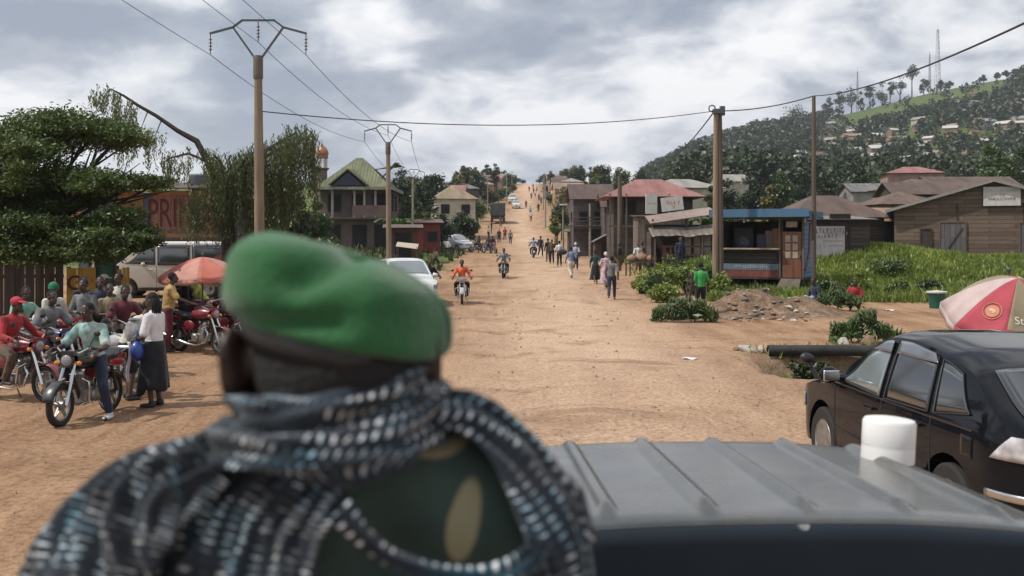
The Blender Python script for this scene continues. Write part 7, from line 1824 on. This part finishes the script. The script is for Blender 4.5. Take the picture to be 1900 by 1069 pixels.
# ------------------------------------------------------------------ trees of the middle distance
T = [ # px, top row, distance, width px, material, label
 (742, 312, 100, 70, LF_DARK, 'dark tree right behind the second power pole'), (780, 335, 105, 80, LF_DARK, 'dark round tree between the second power pole and the tan roof'), (760, 352, 92, 60, LF_MID, 'green tree over the red shop'),
 (820, 395, 98, 70, LF_DARK, 'bushy dark tree over the parked white car'), (862, 390, 104, 62, LF_DARK, 'bushy dark tree right of the parked white car'), (790, 392, 90, 50, LF_MID, 'low tree touching the red shop roof'),
 (808, 322, 170, 70, LF_DARK, 'broad dark tree behind the tan roofed house'), (848, 330, 185, 55, LF_OLIVE, 'olive tree right above the tan roof'), (886, 318, 200, 52, LF_DARK, 'tall dark tree left of the slender crown'), (918, 302, 240, 26, LF_DARK, 'slender tree with a small high crown on the left skyline'),
 (945, 322, 300, 34, LF_MID, 'round tree at the left of the road crest'), (912, 352, 200, 40, LF_OLIVE, 'olive tree above the lorry'), (935, 350, 250, 36, LF_MID, 'green tree beside the far road'), (885, 372, 160, 40, LF_MID, 'green tree left of the lorry'), (872, 408, 120, 36, LF_OLIVE, 'low olive tree on the left verge'), (760, 325, 210, 60, LF_DARK, 'dark skyline tree behind the second power pole'), (720, 335, 160, 70, LF_DARK, 'dark tree behind the green roofed house'),
 (1023, 316, 330, 22, LF_DARK, 'small dark tree on the crest right of the road'), (1048, 318, 300, 34, LF_DARK, 'dark tree on the right skyline near the crest'), (1080, 310, 260, 44, LF_DARK, 'broad dark tree above the purple grey house'), (1045, 345, 170, 50, LF_YEL, 'yellowing tree left of the brown roof'), (1042, 372, 130, 46, LF_DARK, 'dark green tree left of the purple grey house'),
 (1115, 304, 240, 52, LF_DARK, 'dark tree between the brown and red roofs'), (1150, 308, 230, 50, LF_MID, 'green tree behind the brown timber pole'), (1190, 312, 220, 44, LF_DARK, 'dark tree above the red roof'), (1030, 400, 118, 26, LF_YEL, 'small yellow green tree at the right road edge'), (1020, 360, 230, 26, LF_OLIVE, 'olive tree at the right edge of the far road'),
 (1295, 308, 130, 70, LF_DARK, 'dark tree right of the red roof'), (1345, 330, 110, 70, LF_DARK, 'dark tree directly behind the double pole'), (1395, 322, 120, 80, LF_DARK, 'broad dark tree above the kiosk roof'), (1440, 318, 125, 80, LF_MID, 'green tree above the kiosk door'), (1485, 312, 130, 70, LF_DARK, 'dark tree left of the thin dark pole'), (1530, 316, 120, 70, LF_DARK, 'dark tree above the brown hipped roof'), (1590, 305, 125, 85, LF_DARK, 'largest dark tree above the brown hipped roof'), (1640, 318, 150, 60, LF_MID, 'green tree left of the pink house'), (1250, 318, 180, 60, LF_OLIVE, 'olive tree just right of the red roof peak'), (1320, 345, 90, 40, LF_OLIVE, 'low olive tree beside the double pole'), (1425, 345, 95, 36, LF_YEL, 'dry yellow shrub rising behind the kiosk roof'),
 (1838, 262, 115, 100, LF_MID, 'large round tree above the ridge of the brown hall'), (958, 330, 400, 24, LF_DARK, 'dark tree on the left shoulder of the road crest'), (970, 335, 450, 16, LF_MID, 'small green tree almost on the road crest, left side'), (1009, 324, 400, 24, LF_DARK, 'dark tree on the right shoulder of the road crest'), (1001, 333, 450, 15, LF_MID, 'small green tree almost on the road crest, right side'), (952, 343, 290, 22, LF_OLIVE, 'olive tree hanging over the left edge of the far road'), (1013, 345, 290, 18, LF_DARK, 'small dark tree at the right edge of the far road'),
 (1898, 270, 118, 90, LF_DARK, 'dark tree at the right edge above the hall'), (1770, 318, 140, 50, LF_DARK, 'dark tree right of the pink house'), (1735, 322, 170, 50, LF_MID, 'green tree behind the pink house'),
 (450, 330, 62, 110, LF_OLIVE, 'bushy tree behind the weeping curtains, left of the power pole'), (535, 325, 66, 110, LF_DARK, 'bushy dark tree behind the weeping curtains, right of the power pole'), (390, 345, 70, 90, LF_DARK, 'dark tree behind the bar and the weeping tree'), (590, 372, 75, 70, LF_MID, 'tree against the left wall of the green roofed house')]
for px, pt, d, w, lm, lab in T: simple_tree(lab, px, pt, d, w, lm, n=2600 if w > 60 else 1700, crown_from=.3 if w < 30 else .14)
# banana plants and a bright clump by the houses
for k, (px, d, h, lab) in enumerate(((735, 82, 3.0, 'banana plant beside the rust red kiosk'), (1033, 108, 2.6, 'banana plant at the right road edge'), (1312, 66, 2.4, 'banana plant behind the market awning'))):
    x, y, z = G(px, d); r = thing('banana_plant', lab, 'banana plant', (x, y, z), 0); b = MB(); b.tube([(0, 0, -.1), (.05, 0, h*.6)], [.13, .09], 8); obj('stem', b, LF_BANANA, r); b = MB()
    for q in range(9):
        a = q*.7; L_ = h*.62
        b.grid(lambda u, v, a=a, L_=L_: V((math.cos(a)*L_*u-math.sin(a)*(v-.5)*.55*math.sin(math.pi*min(1, u+.08))**.6, math.sin(a)*L_*u+math.cos(a)*(v-.5)*.55*math.sin(math.pi*min(1, u+.08))**.6, h*.58+L_*.75*math.sin(u*2.2)*(1-.25*u)-abs(v-.5)*.15)), 8, 2)
    obj('leaf', b, LF_BANANA, r, ang=None)

# ------------------------------------------------------------------ houses lining the far street
HW = [MUD, CREAM, OCHRE, WOODP, PINKP, WOODD, GREYP]; HR = [RUST, RUST2, PALER, TANR, GREYR, REDR]
adjw = {0: 'mud', 1: 'cream', 2: 'ochre', 3: 'grey board', 4: 'pinkish', 5: 'dark board', 6: 'grey'}; adjr = {0: 'rusty', 1: 'brown rusted', 2: 'pale', 3: 'tan', 4: 'grey', 5: 'faded red'}
seen = set()
for sd in (-1, 1):
    y = 118. if sd > 0 else 142.
    k = 0
    while y < 440:
        if 150 < y < 166 and sd < 0: y = 172
        w = random.uniform(5, 8.5); x = float(xroad(y))+sd*(float(hwroad(y))+random.uniform(2.5, 5.5)+w/2)
        a, c = (k*3+(1 if sd > 0 else 4)) % 7, (k*5+(2 if sd > 0 else 0)) % 6
        lab = 'small %s house with a %s roof, %s side of far street' % (adjw[a], adjr[c], 'right' if sd > 0 else 'left')
        if (lab in seen): lab = lab.replace('small', 'smaller distant')
        seen.add(lab)
        house(lab, (x, y, gz(x, y)-.3), random.uniform(-6, 6), w, 6, random.uniform(2.5, 3.4), random.uniform(.9, 1.5), HW[a], HR[c], 'gable' if k % 2 else 'hip', axis='x' if k % 3 else 'y', front=[('door', -w*.2, 1.1, .9, 1.9, SHADE), ('window', w*.2, 1.5, .8, .9, INSHADE)], group='houses lining the far street')
        for q in range(2):
            xx = x+sd*random.uniform(2, 9); yy = y+random.uniform(-6, 6); tp_ = (xx*F/yy+CX)
            s_ = F/yy; h_ = random.uniform(3.5, 7); z_ = gz(xx, yy)
            simple_tree('round leafy tree among the houses of the far street', tp_, HY-(z_+h_-CZ)*s_, yy, random.uniform(3, 5.5)*s_, (LF_OLIVE, LF_MID, LF_DARK, LF_YEL)[(k+q+(sd > 0)) % 4], 'trees among the far street houses', n=700, nb=8, crown_from=.2, leaf=.35)
        k += 1; y += random.uniform(17, 27)
for k, (px, d) in enumerate(((1012, 150), (1008, 200), (1010, 250), (905, 190), (940, 230), (950, 290))):
    pole(('grey pole at the right edge of the far road', 'grey pole at the left edge of the far road')[px < 960]+', %s one' % ('nearest', 'middle', 'farthest')[k % 3], px, d, HY-(gz(PX(px, d), d)+6.5-CZ)*F/d, .11, .08, POLEC)

# ------------------------------------------------------------------ the far hill: houses, wood, ridge trees, masts
def hill_at(px, py):
    """where the sight line through a photo pixel meets the hillside"""
    for y in np.arange(335, 900, 3.):
        x = (px-CX)*y/F
        if land(x, y) >= CZ+(HY-py)*y/F: return x, y, gz(x, y)
    return None
HP = [PALER, mat('bright tin', (.5, .49, .47), .45, .2, metal=.2), RUST, mat('dull tin', (.28, .29, .3), .5, .25, metal=.2), TANR]
protos = []
for k in range(5):
    r = thing('house', 'x', 'house', (0, 0, 0), 0); w, d2, h = (7, 5.5, 3.2)
    b = MB(); gable_wall(b, w, d2, h, 1.5, 'x', -2.5); obj('wall', b, (CREAM, MUD, OCHRE, GREYP, PINKP)[k], r, smooth=False)
    b = MB(); gable(b, w, d2, h+.05, 1.5, .5, .08, axis='x'); obj('roof', b, HP[k], r, smooth=False); protos.append(r)
HL = ['hillside house with a pale tin roof among the trees', 'hillside house with a bright tin roof among the trees', 'hillside house with a rusty roof among the trees', 'hillside house with a dull grey roof among the trees', 'hillside house with a tan roof among the trees']
hs_ = []; used = [False]*5
cl_ = [(1590, 283, 90, 28, 56), (1440, 296, 75, 18, 24), (1700, 265, 110, 30, 28), (1820, 240, 90, 28, 22), (1640, 240, 80, 16, 10), (1540, 262, 60, 18, 16), (1860, 200, 40, 12, 8), (1760, 300, 60, 12, 14)]
for cx0, cy0, sx0, sy0, n in cl_:
    for k in range(n):
        q = hill_at(random.gauss(cx0, sx0*.6), random.gauss(cy0, sy0*.6))
        if q is None or any((q[0]-u[0])**2+(q[1]-u[1])**2 < 150 for u in hs_): continue
        hs_.append(q); i = random.choice((0, 1, 1, 2, 3, 3, 4)); z = q[2]+.5
        if used[i]: r = dup(protos[i], (q[0], q[1], z), random.uniform(-60, 60), scale=random.uniform(.55, 1.05))
        else: r = protos[i]; r.location = (q[0], q[1], z); used[i] = True
        r['label'] = HL[i]; r['group'] = HL[i].replace('house', 'houses').replace(' a ', ' ').replace('roof', 'roofs')
for i in range(5):
    if not used[i]:
        for c in list(protos[i].children): bpy.data.objects.remove(c)
        bpy.data.objects.remove(protos[i])
# wood on the hillside: one mass of crowns
hp = np.array([(u[0], u[1]) for u in hs_]); P_, S_ = [], []
cnt = 0
while cnt < 4300:
    y = 190+650*rng.random()**.8; px = rng.uniform(1190 if y > 340 else 1260, 2150); x = (px-CX)*y/F
    if y > 340 and hill(x, y) < zroad(y)+.3: continue
    pr = CX+F*x/y; vy = HY-(gz(x, y)-CZ)*F/y
    ridge_y = np.interp(pr, _rp, _re)
    if pr > 1530 and vy < ridge_y+34 and rng.random() < .93 and pr < 1880: continue          # open grass under the ridge
    if len(hp) and np.any((np.abs(hp[:, 0]-x) < 6.5) & (hp[:, 1]-y > -6) & (hp[:, 1]-y < 15)): continue
    if pr > 1400 and vy > 240 and rng.random() < .25: continue
    h = rng.uniform(4, 9.5)*(1.15 if 1290 < pr < 1430 else .75 if pr < 1260 else 1); w = h*rng.uniform(.32, .5); z = gz(x, y); cnt += 1
    nq = 56 if y > 340 else 230; d = rng.normal(size=(nq, 3)); d /= np.linalg.norm(d, axis=1)[:, None]; d *= (.55+.5*rng.random((nq, 1)))
    P_.append(np.array([x, y, z+h*.58])+d*np.array([w, w, h*.45])); S_.append(np.full(nq, h*(.115 if y > 340 else .06)))
P_ = np.concatenate(P_); S_ = np.concatenate(S_)
fo = link('hillside_wood', quads('hillside_wood', leaf_quads(P_, S_, .3, .75)), leafmat('far wood leaves', (.02, .034, .014), (.045, .066, .024), (.11, .13, .045), .15, .02)); tag(fo, kind='stuff'); fo['label'] = 'dark wood covering the far hillside between the houses'
RT = [(1338, 278, 24, 'a'), (1375, 258, 26, 'a'), (1405, 240, 30, 'a'), (1435, 222, 36, 'b'), (1482, 190, 44, 'a'), (1470, 215, 26, 'a'), (1538, 180, 24, 'b'), (1558, 168, 24, 'c'), (1580, 160, 30, 'a'), (1597, 170, 16, 'b'), (1614, 156, 20, 'c'), (1637, 150, 30, 'a'), (1652, 152, 18, 'b'), (1670, 138, 26, 'a'), (1692, 118, 26, 'c'), (1714, 146, 22, 'a'), (1745, 148, 16, 'a'), (1762, 150, 12, 'a'), (1825, 140, 14, 'a'), (1850, 138, 16, 'b'), (1868, 136, 14, 'a'), (1890, 130, 20, 'a')]
lab_ = {'a': 'round crowned tree on the hill ridge', 'b': 'narrow tree on the hill ridge', 'c': 'tall tree on the hill ridge with bare stem'}
for px, pt, w, t in RT:
    y = 815.; x = PX(px, y); z = gz(x, y); s_ = F/y; h = max(7, CZ+(HY-pt)/s_-z)
    simple_tree(lab_[t], px, HY-(z+h-CZ)*s_, y, w*(1.35 if t != 'b' else 1.1), LF_DARK, 'trees standing along the hill ridge: '+lab_[t].split(' tree')[0], n=420, nb=7, crown_from=.1 if t != 'c' else .4, leaf=.9)
def mast(label, px, pt, d, w):
    x = PX(px, d); z = gz(x, d); H = CZ+(HY-pt)*d/F-z; r = thing('lattice_mast', label, 'radio mast', (x, d, z), 0); b = MB()
    for sx_, sy_ in ((-1, -1), (1, -1), (1, 1), (-1, 1)): b.beam((sx_*w, sy_*w, -2), (sx_*w*.3, sy_*w*.3, H*.93), .22)
    n = 12
    for k in range(n):
        z0_, z1_ = H*.93*k/n, H*.93*(k+1)/n; a, c = w*(1-.7*k/n), w*(1-.7*(k+1)/n)
        for s in (-1, 1): b.beam((s*a, -a, z0_), (-s*c, -c, z1_), .13); b.beam((a, s*a, z0_), (c, -s*c, z1_), .13)
    b.tube([(0, 0, H*.9), (0, 0, H)], .12, 6); obj('lattice', b, mat('pale red mast steel', (.3, .27, .28), .6), r)
mast('tallest lattice mast on the hill ridge', 1740, 46, 822, 2.0); mast('thin shorter mast beside the tallest lattice mast', 1725, 95, 826, .9); mast('thin mast farther left on the ridge among trees', 1591, 127, 826, .9)
